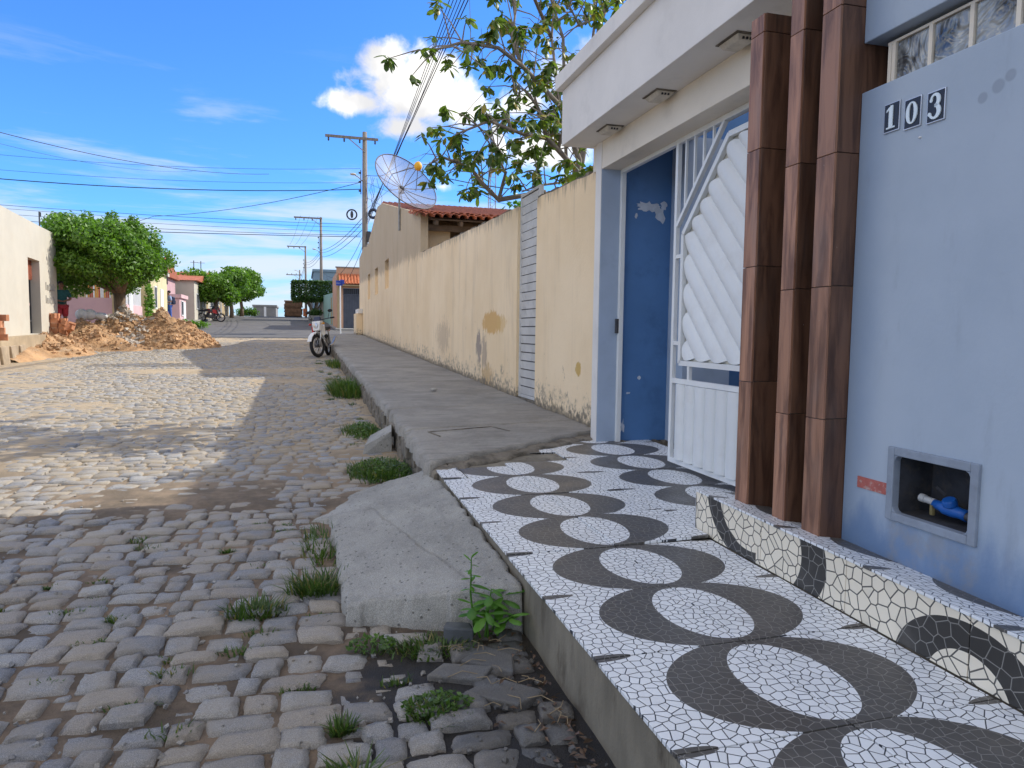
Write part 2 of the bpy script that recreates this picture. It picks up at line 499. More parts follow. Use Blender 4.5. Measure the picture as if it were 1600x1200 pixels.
SIGNGREY = paint('faded_letter_grey', (0.36, 0.34, 0.30), .15, 6, .8, .1, 40)
YELBALL = paint('yellow_plastic', (0.80, 0.42, 0.03), 0.08, 10, 0.5, 0.05, 60)
STEELGREY = paint('steel_tube', (0.30, 0.29, 0.28), 0.15, 10, 0.5, 0.1, 60, metal=0.4)
SKIN = paint('skin', (0.22, 0.11, 0.07), 0.08, 10, 0.6, 0)
TEALC = paint('dark_teal_cloth', (0.02, 0.085, 0.09), 0.15, 15, 0.9, 0.2, 60)
REDC = paint('red_cloth', (0.36, 0.035, 0.045), 0.15, 15, 0.9, 0.2, 60)
BLUEC = paint('blue_cloth', (0.05, 0.12, 0.42), 0.15, 15, 0.9, 0.2, 60)
PALEBLUEC = paint('pale_blue_cloth', (0.30, 0.36, 0.52), 0.15, 15, 0.9, 0.2, 60)
HAIR = paint('dark_hair', (0.012, 0.01, 0.009), 0.2, 20, 0.7, 0.2, 60)
LUMBER = paint('stacked_lumber', (0.22, 0.125, 0.075), 0.3, 3, 0.9, 0.4, 20, per=0.35)
TANBLOCK = paint('tan_kerb_block', (0.36, 0.28, 0.19), .2, 4, .95, .6, 30)
BLOCKSTONE = paint('pale_broken_block', (0.36, 0.34, 0.31), 0.15, 8, 0.9, 0.8, 60, bdist=0.006)
PINKBAR = paint('coloured_slats_red', (0.45, 0.08, 0.05), 0.2, 3, 0.6, 0)
ORGBAR = paint('coloured_slats_orange', (0.65, 0.30, 0.05), 0.2, 3, 0.6, 0)


def leafmat(name, c_dark, c_light, per=0.5, yellow=None, rough=0.45, trans=0.35):
    m_, t, b = new_mat(name)
    rn = t.m('FRACT', t.m('ADD', t.node('ShaderNodeNewGeometry').outputs['Random Per Island'], t.node('ShaderNodeObjectInfo').outputs['Random']))
    c = t.mix(rn, c_dark, c_light)
    if yellow:
        c = t.mix(t.m('GREATER_THAN', t.m('FRACT', t.m('MULTIPLY', rn, 37.0)), 0.90), c, yellow)
    t.put(b.inputs['Base Color'], c)
    b.inputs['Roughness'].default_value = rough
    tr = t.node('ShaderNodeBsdfTranslucent')
    t.put(tr.inputs[0], t.mix(1.0, c, (1.5, 1.7, 0.7), 'MULTIPLY'))
    mx = t.node('ShaderNodeMixShader'); mx.inputs[0].default_value = trans
    t.l.new(b.outputs[0], mx.inputs[1]); t.l.new(tr.outputs[0], mx.inputs[2])
    out = [n for n in t.n if n.type == 'OUTPUT_MATERIAL'][0]
    t.l.new(mx.outputs[0], out.inputs[0])
    return m_

LEAF_FICUS = leafmat('ficus_leaf', (0.055, 0.125, 0.016), (0.16, 0.30, 0.035))
LEAF_FAR = leafmat('bright_ficus_leaf', (0.07, 0.15, 0.016), (0.15, 0.29, 0.03))
LEAF_ALM = leafmat('almond_leaf', (0.05, 0.095, 0.02), (0.16, 0.22, 0.04), yellow=(0.30, 0.24, 0.04))
LEAF_HEDGE = leafmat('hedge_leaf', (0.02, 0.06, 0.012), (0.06, 0.13, 0.02), trans=0.2)
LEAF_WEED = leafmat('weed_leaf', (0.06, 0.17, 0.02), (0.13, 0.30, 0.035))
LEAF_HERB = leafmat('herb_leaf', (0.04, 0.085, 0.015), (0.11, 0.20, 0.035), trans=0.25)
GRASS = leafmat('grass_blade', (0.035, 0.075, 0.015), (0.10, 0.16, 0.035), yellow=(0.22, 0.19, 0.07))
DRYLEAF = leafmat('dry_leaf', (0.05, 0.032, 0.02), (0.15, 0.09, 0.055), trans=0.1)

# cobbles and road dirt
def cobble_mat():
    m_, t, b = new_mat('granite_cobble')
    p = t.pos()
    rn = t.m('FRACT', t.m('ADD', t.node('ShaderNodeNewGeometry').outputs['Random Per Island'], t.node('ShaderNodeObjectInfo').outputs['Random']))
    c = t.mix(rn, (0.235, 0.24, 0.25), (0.40, 0.395, 0.38))
    c = t.mix(t.m('MULTIPLY', t.m('GREATER_THAN', t.m('FRACT', t.m('MULTIPLY', rn, 53.0)), 0.80), 0.5), c, (0.36, 0.305, 0.24))
    sp = t.noise(p, 330, 3, 0.7)
    c = t.mix(t.ramp(sp, 0.40, 0.66), t.mix(1.0, c, (0.62, 0.62, 0.64), 'MULTIPLY'), t.mix(1.0, c, (1.3, 1.28, 1.24), 'MULTIPLY'))
    dn = t.noise(p, 4.5, 6, 0.65)
    dust = t.ramp(dn, 0.38, 0.60)
    X, Y, Z = t.sep(p)
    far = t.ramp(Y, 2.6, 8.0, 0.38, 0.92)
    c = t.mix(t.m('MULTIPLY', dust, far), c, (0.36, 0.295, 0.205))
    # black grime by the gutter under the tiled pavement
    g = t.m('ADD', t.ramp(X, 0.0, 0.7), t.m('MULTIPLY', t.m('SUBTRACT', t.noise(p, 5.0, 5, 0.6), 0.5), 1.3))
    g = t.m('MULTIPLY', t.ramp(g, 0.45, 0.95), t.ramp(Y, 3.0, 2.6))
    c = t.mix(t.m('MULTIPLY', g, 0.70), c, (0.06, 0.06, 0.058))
    t.put(b.inputs['Base Color'], c)
    b.inputs['Roughness'].default_value = 0.75
    bump(t, b, t.m('ADD', t.noise(p, 70, 6, 0.7), t.m('MULTIPLY', sp, 0.3)), 1.0, 0.008)
    return m_
COBBLE = cobble_mat()

def dirt_mat():
    m_, t, b = new_mat('road_dirt')
    p = t.pos(); X, Y, Z = t.sep(p)
    n = t.noise(p, 3.0, 7, 0.65)
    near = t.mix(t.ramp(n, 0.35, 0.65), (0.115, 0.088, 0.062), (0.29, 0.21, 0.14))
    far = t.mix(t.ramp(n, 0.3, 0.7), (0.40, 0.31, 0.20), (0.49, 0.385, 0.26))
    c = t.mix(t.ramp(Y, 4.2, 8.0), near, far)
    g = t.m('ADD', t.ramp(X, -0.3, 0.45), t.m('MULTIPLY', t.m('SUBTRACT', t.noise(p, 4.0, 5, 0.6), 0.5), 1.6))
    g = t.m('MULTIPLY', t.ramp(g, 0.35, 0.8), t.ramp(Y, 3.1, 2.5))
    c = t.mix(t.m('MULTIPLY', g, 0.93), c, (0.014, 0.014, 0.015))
    t.put(b.inputs['Base Color'], c)
    t.put(b.inputs['Roughness'], t.m('SUBTRACT', 0.95, t.m('MULTIPLY', g, 0.3)))
    bump(t, b, t.m('ADD', t.noise(p, 40, 6, 0.75), t.noise(p, 180, 3, 0.6)), 1.0, 0.012)
    return m_
DIRT = dirt_mat()

# wave-pattern ceramic tiles
def tile_mat(name, plane):
    m_, t, b = new_mat(name)
    p = t.pos(); X, Y, Z = t.sep(p)
    if plane == 'floor':
        du = t.m('MULTIPLY', t.m('ABSOLUTE', t.m('WRAP', t.m('SUBTRACT', X, 1.385), 0.5, -0.5)), 2.0)
        dv = t.m('DIVIDE', t.m('ABSOLUTE', t.m('WRAP', t.m('SUBTRACT', Y, 1.72), 0.247, -0.247)), 0.494)
        def ell(u, v, a, c_):
            return t.m('ADD', t.m('POWER', t.m('DIVIDE', u, a), 2.0), t.m('POWER', t.m('DIVIDE', v, c_), 2.0))
        dark = t.m('MULTIPLY', t.m('LESS_THAN', ell(du, dv, 0.77, 0.538), 1.0), t.m('GREATER_THAN', ell(du, dv, 0.32, 0.45), 1.0))
        sl_ = t.m('LESS_THAN', ell(t.m('SUBTRACT', 1.0, du), t.m('SUBTRACT', 0.5, dv), 0.20, 0.042), 1.0)
        dark = t.m('MAXIMUM', dark, sl_)
        uv = t.comb(X, Y, 0.0); sc = 30.0; lw = 0.05
        white = (0.80, 0.82, 0.83); dk = (0.088, 0.083, 0.077); ln_d = (0.045, 0.05, 0.06)
    else:
        uv = t.comb(Y, Z, 0.0); sc = 21.0; lw = 0.05
        h = t.m('SUBTRACT', Z, t.m('MULTIPLY', Y, S))             # height along the sloping pavement
        def e2(yc, hc, a, c_):
            return t.m('ADD', t.m('POWER', t.m('DIVIDE', t.m('SUBTRACT', Y, yc), a), 2.0), t.m('POWER', t.m('DIVIDE', t.m('SUBTRACT', h, hc), c_), 2.0))
        dark = None
        for (yc, hc, ao, co, ai, ci, lo, hi) in ((1.57, 0.20, 0.27, 0.215, 0.14, 0.125, -9, 9), (2.53, 0.36, 0.36, 0.26, 0.22, 0.20, -9, 2.5),
                                               (2.66, 0.50, 0.34, 0.29, 0.23, 0.22, 2.6, 9), (0.57, 0.20, 0.27, 0.215, 0.14, 0.125, -9, 9)):
            d_ = t.m('MULTIPLY', t.m('LESS_THAN', e2(yc, hc, ao, co), 1.0), t.m('GREATER_THAN', e2(yc, hc, ai, ci), 1.0))
            d_ = t.m('MULTIPLY', d_, t.m('MULTIPLY', t.m('GREATER_THAN', Y, lo), t.m('LESS_THAN', Y, hi)))
            dark = d_ if dark is None else t.m('MAXIMUM', dark, d_)
        white = (0.84, 0.76, 0.61); dk = (0.045, 0.042, 0.038); ln_d = (0.10, 0.095, 0.085)  # warm bounce light from the road is put into this white
    vo = t.node('ShaderNodeTexVoronoi', feature='DISTANCE_TO_EDGE', voronoi_dimensions='2D')
    t.put(vo.inputs['Vector'], uv); vo.inputs['Scale'].default_value = sc; vo.inputs['Randomness'].default_value = 0.85
    line = t.m('LESS_THAN', vo.outputs['Distance'], lw)
    thin = t.m('LESS_THAN', vo.outputs['Distance'], lw * 0.6)
    wv = t.node('ShaderNodeTexVoronoi', voronoi_dimensions='2D')
    t.put(wv.inputs['Vector'], uv); wv.inputs['Scale'].default_value = sc; wv.inputs['Randomness'].default_value = 0.85
    shade = t.m('MULTIPLY_ADD', t.sep(wv.outputs['Color'])[0], 0.10, 0.95)
    cw = t.mix(line, white, ln_d)
    ck = t.mix(thin, dk, (0.24, 0.23, 0.21))
    c = t.mix(dark, cw, ck)
    c = t.mix(1.0, c, t.comb(shade, shade, shade), 'MULTIPLY')
    gn = t.noise(p, 3.5, 6, 0.65)
    c = t.mix(t.m('MULTIPLY', t.ramp(gn, 0.52, 0.75), 0.28), c, (0.25, 0.23, 0.2))
    t.put(b.inputs['Base Color'], c)
    t.put(b.inputs['Roughness'], t.ramp(gn, 0.3, 0.7, 0.3, 0.5))
    b.inputs['Specular IOR Level'].default_value = 0.45
    bump(t, b, t.m('MULTIPLY', t.ramp(vo.outputs['Distance'], 0.0, 0.12), 1.0), 0.25, 0.002)
    return m_
TILE_FLOOR = tile_mat('wave_floor_tile', 'floor')
TILE_RISER = tile_mat('wave_riser_tile', 'riser')

# yellow wall with streaks, peeled patches
def yellow_mat():
    m_, t, b = new_mat('worn_yellow_render')
    p = t.pos(); X, Y, Z = t.sep(p)
    h = t.m('SUBTRACT', Z, t.m('MULTIPLY', Y, S))                 # height above the pavement + 0.3
    base = t.mix(t.ramp(t.noise(p, 0.9, 5, 0.6), 0.3, 0.7), (0.82, 0.625, 0.385), (0.90, 0.71, 0.47))
    # rain streaks running down from the coping
    st = t.noise(t.v('MULTIPLY', p, (3.6, 3.6, 0.42)), 1.0, 8, 0.7, 0.35)
    base = t.mix(t.m('MULTIPLY', t.ramp(st, 0.48, 0.76), 0.30), base, (0.33, 0.25, 0.18))
    c = base
    fine = t.noise(p, 16.0, 7, 0.7)
    def spot(yc, zc, ry, rz, col, amt=1.0, rough=1.0):
        nonlocal c
        d = t.m('SQRT', t.m('ADD', t.m('POWER', t.m('DIVIDE', t.m('SUBTRACT', Y, yc), ry), 2.0), t.m('POWER', t.m('DIVIDE', t.m('SUBTRACT', Z, zc), rz), 2.0)))
        nn = t.m('MULTIPLY', t.m('SUBTRACT', t.noise(t.v('MULTIPLY', p, (17, 17, 5.0)), 1.0, 8, 0.75, 0.4), 0.5), 3.4 * rough)
        k = t.ramp(t.m('ADD', t.m('SUBTRACT', 1.0, d), nn), 0.0, 0.12)
        c = t.mix(t.m('MULTIPLY', k, amt), c, col)
    spot(9.65, 1.43, 0.52, 0.17, (0.60, 0.34, 0.09), 0.8, 0.6)
    spot(9.15, 1.41, 0.25, 0.12, (0.66, 0.43, 0.16), 0.6, 0.9)
    spot(10.38, 1.08, 0.18, 0.24, (0.20, 0.17, 0.165), 0.75, 0.9)
    spot(10.05, 0.98, 0.14, 0.28, (0.26, 0.21, 0.18), 0.6, 1.0)
    spot(9.9, 0.66, 0.35, 0.16, (0.46, 0.28, 0.10), 0.6, 1.2)
    spot(6.37, 0.95, 0.075, 0.075, (0.55, 0.34, 0.07), 0.85, 0.6)
    spot(13.2, 1.2, 0.6, 0.3, (0.40, 0.31, 0.22), 0.5, 1.2)
    # flaking near the ground and scattered chips
    foot = t.ramp(t.m('ADD', t.m('SUBTRACT', 0.66, h), t.m('MULTIPLY', t.m('SUBTRACT', t.noise(p, 5.0, 7, 0.7), 0.5), 1.5)), 0.10, 0.32)
    c = t.mix(t.m('MULTIPLY', foot, t.ramp(fine, 0.42, 0.6)), c, (0.36, 0.30, 0.22))
    chips = t.ramp(t.noise(t.v('MULTIPLY', p, (6.0, 6.0, 3.2)), 1.0, 8, 0.75), 0.66, 0.69)
    c = t.mix(t.m('MULTIPLY', chips, t.ramp(h, 2.2, 0.8, 0.0, 0.75)), c, (0.20, 0.15, 0.11))
    damp = t.ramp(t.m('ADD', t.m('SUBTRACT', 0.40, h), t.m('MULTIPLY', t.m('SUBTRACT', fine, 0.5), 0.35)), 0.0, 0.10)
    c = t.mix(t.m('MULTIPLY', damp, 0.7), c, (0.10, 0.085, 0.06))
    # mildew on the coping of the garden wall
    mil = t.ramp(t.m('ADD', t.m('SUBTRACT', h, 2.50), t.m('MULTIPLY', t.m('SUBTRACT', t.noise(t.v('MULTIPLY', p, (9, 9, 1.5)), 1.0, 6, 0.7), 0.5), 0.9)), 0.0, 0.16)
    c = t.mix(t.m('MULTIPLY', mil, 0.5), c, (0.16, 0.13, 0.10))
    t.put(b.inputs['Base Color'], c)
    b.inputs['Roughness'].default_value = 0.85
    bump(t, b, t.m('ADD', t.noise(p, 35, 5, 0.6), t.m('MULTIPLY', foot, -0.6)), 0.45, 0.008)
    return m_
YELLOW = yellow_mat()

def front_mat():
    m_, t, b = new_mat('pale_blue_grey_front')
    p = t.pos(); X, Y, Z = t.sep(p)
    h = t.m('SUBTRACT', Z, t.m('MULTIPLY', Y, S))
    c = t.mix(t.ramp(t.noise(p, 1.6, 5, 0.6), 0.3, 0.7), (0.345, 0.415, 0.50), (0.395, 0.465, 0.55))
    # darker and bluer, with ragged edges, near the ground and beside the pillars
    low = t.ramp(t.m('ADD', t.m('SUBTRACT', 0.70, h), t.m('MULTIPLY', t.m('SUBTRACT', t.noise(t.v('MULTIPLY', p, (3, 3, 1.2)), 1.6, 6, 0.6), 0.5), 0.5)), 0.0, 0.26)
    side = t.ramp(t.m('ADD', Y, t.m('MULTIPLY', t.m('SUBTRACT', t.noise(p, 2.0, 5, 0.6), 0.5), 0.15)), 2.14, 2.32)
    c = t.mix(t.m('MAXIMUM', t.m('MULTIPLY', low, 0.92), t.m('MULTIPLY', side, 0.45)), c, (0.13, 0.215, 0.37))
    sm = t.ramp(t.noise(t.v('MULTIPLY', p, (6, 6, 1.6)), 1.2, 7, 0.7), 0.55, 0.75)
    c = t.mix(t.m('MULTIPLY', sm, 0.30), c, (0.21, 0.235, 0.28))
    for (yc, zc, r) in ((1.805, 2.062, .017), (1.752, 2.082, .021), (1.712, 2.102, .018)):
        d = t.m('SQRT', t.m('ADD', t.m('POWER', t.m('SUBTRACT', Y, yc), 2.0), t.m('POWER', t.m('SUBTRACT', Z, zc), 2.0)))
        c = t.mix(t.ramp(d, r * 1.25, r * 0.8, 0.0, 0.5), c, (0.2, 0.23, 0.28))
    # old patch of render under the meter niche
    pt = t.m('MULTIPLY', t.m('MULTIPLY', t.ramp(Y, 1.70, 1.74), t.ramp(Y, 2.12, 2.08)), t.m('MULTIPLY', t.ramp(h, 0.60, 0.56), t.ramp(t.noise(p, 11, 6, 0.65), 0.40, 0.62)))
    c = t.mix(t.m('MULTIPLY', pt, 0.5), c, (0.27, 0.27, 0.27))
    t.put(b.inputs['Base Color'], c)
    b.inputs['Roughness'].default_value = 0.62
    bump(t, b, t.m('ADD', t.noise(p, 45, 5, 0.6), t.m('MULTIPLY', t.noise(p, 5, 3, 0.5), 2.0)), 0.22, 0.006)
    return m_
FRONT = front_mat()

def wood_mat(name, k=1.0):
    m_, t, b = new_mat(name)
    p = t.pos()
    rn = t.node('ShaderNodeObjectInfo').outputs['Random']
    q = t.v('ADD', t.v('MULTIPLY', p, (20.0, 20.0, 2.2)), t.comb(t.m('MULTIPLY', rn, 40.0), t.m('MULTIPLY', rn, 90.0), t.m('MULTIPLY', rn, 25.0)))
    n = t.noise(q, 1.0, 6, 0.6, 0.6)
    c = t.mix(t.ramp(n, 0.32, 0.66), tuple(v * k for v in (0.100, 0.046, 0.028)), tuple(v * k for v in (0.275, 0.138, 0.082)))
    n2 = t.noise(t.v('MULTIPLY', p, (9, 9, 2)), 1.0, 5, 0.6)
    c = t.mix(t.m('MULTIPLY', t.ramp(n2, 0.5, 0.75), 0.45), c, tuple(v * k for v in (0.17, 0.125, 0.105)))
    c = t.mix(1.0, c, t.mix(rn, (0.82,) * 3, (1.15,) * 3), 'MULTIPLY')
    ch = t.ramp(t.noise(p, 26, 4, 0.7), 0.73, 0.75)
    c = t.mix(t.m('MULTIPLY', ch, 0.7), c, (0.45, 0.40, 0.36))
    t.put(b.inputs['Base Color'], c)
    b.inputs['Roughness'].default_value = 0.52
    bump(t, b, n, 0.25, 0.003)
    return m_
WOODLIT = wood_mat('lit_wood_effect_tile', 1.45)  # brightened copy: light on the front faces painted into the colour
WOODSHADE = wood_mat('shaded_wood_effect_tile', 0.60)  # same tile darkened: shade of the side faces painted into the colour

def glass_mat():
    m_, t, b = new_mat('rippled_glass_block')
    p = t.pos()
    n = t.noise(p, 6.0, 3, 0.5, 1.6)
    c = t.mix(t.ramp(n, 0.35, 0.62), (0.06, 0.065, 0.07), (0.34, 0.36, 0.36))  # blotchy reflections painted into the base colour
    t.put(b.inputs['Base Color'], c)
    b.inputs['Roughness'].default_value = 0.06
    b.inputs['Specular IOR Level'].default_value = 0.9
    bump(t, b, t.noise(p, 7.0, 2, 0.5, 1.8), 0.8, 0.04)
    return m_
GLASS = glass_mat()

def mesh_dish_mat():
    m_, t, b = new_mat('wire_mesh')
    b.inputs['Base Color'].default_value = (0.20, 0.20, 0.25, 1)
    b.inputs['Roughness'].default_value = 0.5
    tr = t.node('ShaderNodeBsdfTransparent'); mx = t.node('ShaderNodeMixShader'); mx.inputs[0].default_value = 0.58
    t.l.new(tr.outputs[0], mx.inputs[1]); t.l.new(b.outputs[0], mx.inputs[2])
    t.l.new(mx.outputs[0], [n for n in t.n if n.type == 'OUTPUT_MATERIAL'][0].inputs[0])
    return m_
WIREMESH = mesh_dish_mat()

# ------------------------------------------------------------------ ground, road, cobbles
def sheet(name, xs, ys, zf, mat, parent=None, smooth=True):
    X, Y = np.meshgrid(xs, ys); Z = zf(X, Y)
    nx, ny = len(xs), len(ys)
    V = np.stack([X, Y, Z], -1).reshape(-1, 3)
    i = (np.arange(ny - 1)[:, None] * nx + np.arange(nx - 1)[None]).ravel()
    return np_mesh(name, V, np.stack([i, i + 1, i + nx + 1, i + nx], 1), mat, parent, smooth)

ground = sheet('ground', np.array([-900, -200, -60, -30, -15, -8, -6, -3, 0, 0.86, 3, 6, 15, 30, 60, 200, 900.]),
               np.array([-60, -20, 0, 10, 20, 30, 36, 40, 44, 48, 52, 56, 60, 65, 70, 76, 82, 88, 95, 105, 120, 150, 200, 300, 600, 1500.]),
               lambda X, Y: zr(Y) - 0.07, GROUND)
tag(ground, kind='structure')

def cover(X, Y):
    """how deep sand and earth lie over the stones, 0..1"""
    c = sstep(fbm(X * 0.8 + 30, Y * 0.8 + 9, 3), 0.62, 0.80)
    c = np.maximum(c, sstep(fbm(X * 0.35 + 3, Y * 0.5 + 40, 8), 0.64, 0.80) * 0.9)
    band = np.exp(-((Y - 5.1 + 0.15 * X) / 0.55) ** 2) * sstep(X, -2.3, -0.8) * sstep(fbm(X * 1.7, Y * 1.7, 21), 0.25, 0.5)
    c = np.maximum(c, band * 0.95)
    left = sstep(-X - 0.16 * Y, 1.2, 3.4) * sstep(Y, 9, 17)
    c = np.maximum(c, left * sstep(fbm(X * 0.9, Y * 0.9, 15), 0.12, 0.5))
    end = sstep(Y, 27, 31) * sstep(fbm(X * 1.2 + 5, Y * 1.2, 17), 0.2, 0.55)
    return np.maximum(c, end)

xs = np.concatenate([np.linspace(-20, -6, 40), np.linspace(-5.8, -2, 76), np.linspace(-1.96, 0.88, 110)])
ys = np.concatenate([np.linspace(-4, 1.2, 20), np.linspace(1.24, 6, 160), np.linspace(6.06, 14, 110), np.linspace(14.15, 34.6, 110)])
def dirt_z(X, Y):
    c = cover(X, Y)
    return zr(Y) - 0.014 - 0.003 * sstep(-Y, -3.5, -2.5) + 0.4 * 0.0 + 0.022 * c + (fbm(X * 9, Y * 9, 31) - 0.5) * 0.018
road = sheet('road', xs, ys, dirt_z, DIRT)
tag(road, kind='structure')

def stone_template(n):
    u = {4: np.array([-1, -.80, .80, 1.]), 8: np.array([-1, -.88, -.55, -.18, .18, .55, .88, 1.])}[n]; U, V_ = np.meshgrid(u, u)
    top_f = []
    for j in range(n - 1):
        for i in range(n - 1):
            a = j * n + i; top_f.append((a, a + 1, a + n + 1, a + n))
    ring = [i for i in range(n)] + [j * n + n - 1 for j in range(1, n)] + [(n - 1) * n + i for i in range(n - 2, -1, -1)] + [j * n for j in range(n - 2, 0, -1)]
    b0 = n * n; m_ = len(ring)
    for k in range(m_):
        top_f.append((ring[k], b0 + k, b0 + (k + 1) % m_, ring[(k + 1) % m_]))
    return U.ravel(), V_.ravel(), np.array(top_f), np.array(ring)

def stone_batch(cx, cy, cz, lx, ly, rot, n, rng):
    """rounded granite setts as one vertex array; lx, ly are half sizes"""
    N = len(cx); U, V_, Fq, ring = stone_template(n)
    k = 0.16
    u = U * np.sqrt(1 - k * V_ ** 2 / 2); v = V_ * np.sqrt(1 - k * U ** 2 / 2)
    u = np.repeat(u[None], N, 0); v = np.repeat(v[None], N, 0)
    cj = rng.uniform(-1, 1, (N, 4, 2)) * np.array([0.15, 0.22])
    w = np.stack([(1 - U) * (1 - V_), (1 + U) * (1 - V_), (1 + U) * (1 + V_), (1 - U) * (1 + V_)], 1) / 4
    off = np.einsum('vk,nkd->nvd', w, cj)
    u = u + off[..., 0] + rng.normal(0, 0.030, u.shape); v = v + off[..., 1] + rng.normal(0, 0.034, v.shape)
    x = u * lx[:, None]; y = v * ly[:, None]
    e = np.maximum(np.abs(U), np.abs(V_))
    z = -0.0125 * sstep(e, .84, 1.02)[None] - 0.0022 * (U ** 2 + V_ ** 2)[None] + rng.normal(0, 0.0016, u.shape)
    tx = rng.normal(0, 0.035, (N, 1)); ty = rng.normal(0, 0.045, (N, 1))
    z = z + x * tx + y * ty
    sk = np.stack([x[:, ring] * 1.03, y[:, ring] * 1.03, z[:, ring] - 0.045], -1)
    tp = np.stack([x, y, z], -1)
    A = np.concatenate([tp, sk], 1)
    c, s_ = np.cos(rot)[:, None], np.sin(rot)[:, None]
    X = A[..., 0] * c - A[..., 1] * s_ + cx[:, None]
    Y = A[..., 0] * s_ + A[..., 1] * c + cy[:, None]
    Z = A[..., 2] + cz[:, None]
    return np.stack([X, Y, Z], -1), Fq

sx_, sy_, sl_x, sl_y = [], [], [], []
y = 1.0
rr = np.random.default_rng(5)
while y < 34.0:
    pitch = rr.uniform(0.108, 0.146)
    xmin = -0.50 * y - 1.6
    x = xmin + rr.uniform(0, 0.2)
    xend = 0.82 + 0.02 * rr.normal()
    while x < xend:
        L = rr.uniform(0.085, 0.215)
        gap = rr.uniform(0.005, 0.020)
        hx = (L - gap) / 2
        xc = x + L / 2
        yy = y + 0.035 * math.sin(xc * 1.3 + y * 0.7) - 0.06 * xc + rr.normal() * 0.008
        if not (xc > 0.12 and 2.98 < yy < 4.95) and xc + hx < 0.86:
            if rr.random() > 0.035 and not (0.15 < xc < 0.62 and 2.35 < yy < 2.98 and rr.random() < 0.7):
                sx_.append(xc); sy_.append(yy); sl_x.append(hx); sl_y.append((pitch - rr.uniform(0.004, 0.017)) / 2)
            else:
                for _ in range(2):                                          # a gap with two fist-sized fillers
                    sx_.append(xc + rr.uniform(-hx, hx) * 0.6); sy_.append(yy + rr.uniform(-0.04, 0.04)); sl_x.append(rr.uniform(.018, .035)); sl_y.append(rr.uniform(.015, .03))
        x += L
    y += pitch
sx_, sy_, sl_x, sl_y = map(np.array, (sx_, sy_, sl_x, sl_y))
sz_ = zr(sy_) + 0.002 + rr.normal(0, 0.0055, len(sx_)) * np.where(sy_ > 5, .7, 1.0) - 0.012 * (sl_x < 0.04)
srot = rr.normal(0, 0.05, len(sx_)) - 0.06
# the 300 that show largest become single stones
dv_ = np.stack([sx_, sy_, sz_], 1) - CAM
dep = dv_ @ FW; ppx = 800 + F_PX * (dv_ @ RT) / dep; ppy = 600 - F_PX * (dv_ @ UP) / dep
inside = (dep > 0.3) & (ppx > -60) & (ppx < 1650) & (ppy < 1250)
score = np.where(inside & (sl_x > 0.04), sl_x * sl_y * 1.3 / dep ** 3, -1)
order = np.argsort(-score)
near = order[:296]; rest = order[296:]
nv = 24
VA, FQ = stone_batch(np.zeros(nv), np.zeros(nv), np.zeros(nv), np.full(nv, 1.0), np.full(nv, 1.0), np.zeros(nv), 8, np.random.default_rng(77))
# unit-size variants; tilt must stay small after scaling
variants = []
for i in range(nv):
    A = VA[i].copy(); nt = 64
    A[:, 2] = VA[i][:, 2] - (A[:, 0] * 0)
    pl, _, _, _ = np.linalg.lstsq(np.c_[A[:nt, :2], np.ones(nt)], A[:nt, 2], rcond=None)
    A[:, 2] -= A[:, :2] @ pl[:2]
    me = bpy.data.meshes.new('cobblestone'); me.from_pydata(A.tolist(), [], FQ.tolist()); me.materials.append(COBBLE)
    me.polygons.foreach_set('use_smooth', np.ones(len(FQ), bool)); me.update()
    me.set_sharp_from_angle(angle=math.radians(26))
    variants.append(me)
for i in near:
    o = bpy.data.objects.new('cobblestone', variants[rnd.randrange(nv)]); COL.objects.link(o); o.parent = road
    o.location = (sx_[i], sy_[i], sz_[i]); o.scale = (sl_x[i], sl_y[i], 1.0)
    o.rotation_euler = (rnd.gauss(0, .05), rnd.gauss(0, .035), srot[i] + (math.pi if rnd.random() < .5 else 0))
VA, FQ = stone_batch(sx_[rest], sy_[rest], sz_[rest], sl_x[rest], sl_y[rest], srot[rest], 4, np.random.default_rng(78))
N_, nvs = VA.shape[:2]
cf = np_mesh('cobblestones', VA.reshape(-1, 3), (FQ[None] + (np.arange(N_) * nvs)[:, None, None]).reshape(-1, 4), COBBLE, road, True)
tag(cf, kind='stuff')

# asphalt from the crossing up over the crest
def asph_z(X, Y):
    return zr(Y) + 0.03
asphalt = sheet('asphalt_road', np.linspace(-6.6, 2.0, 12), np.concatenate([34.35 + np.zeros(1), np.linspace(35, 110, 60), [130, 180]]), asph_z, ASPH)
tag(asphalt, kind='structure')
side_st = sheet('side_street', np.linspace(2.0, 40, 8), np.linspace(34.6, 44.3, 6), asph_z, ASPH); tag(side_st, kind='structure')
mb = MB()
for i in range(40):                                                        # broken lip of the asphalt
    x0 = -6.6 + i * 0.215; dy = rnd.uniform(-.22, .1)
    mb.hexa([(x0, 34.1 + dy, zrf(34) - .02), (x0 + .215, 34.1 + rnd.uniform(-.2, .1), zrf(34) - .02), (x0 + .215, 34.5, zrf(34.5)), (x0, 34.5, zrf(34.5))],
            [(x0, 34.15 + dy, zrf(34) + .03), (x0 + .215, 34.15 + dy, zrf(34) + .03), (x0 + .215, 34.5, zrf(34.5) + .034), (x0, 34.5, zrf(34.5) + .034)])
mb.build('asphalt_edge', ASPH, asphalt)

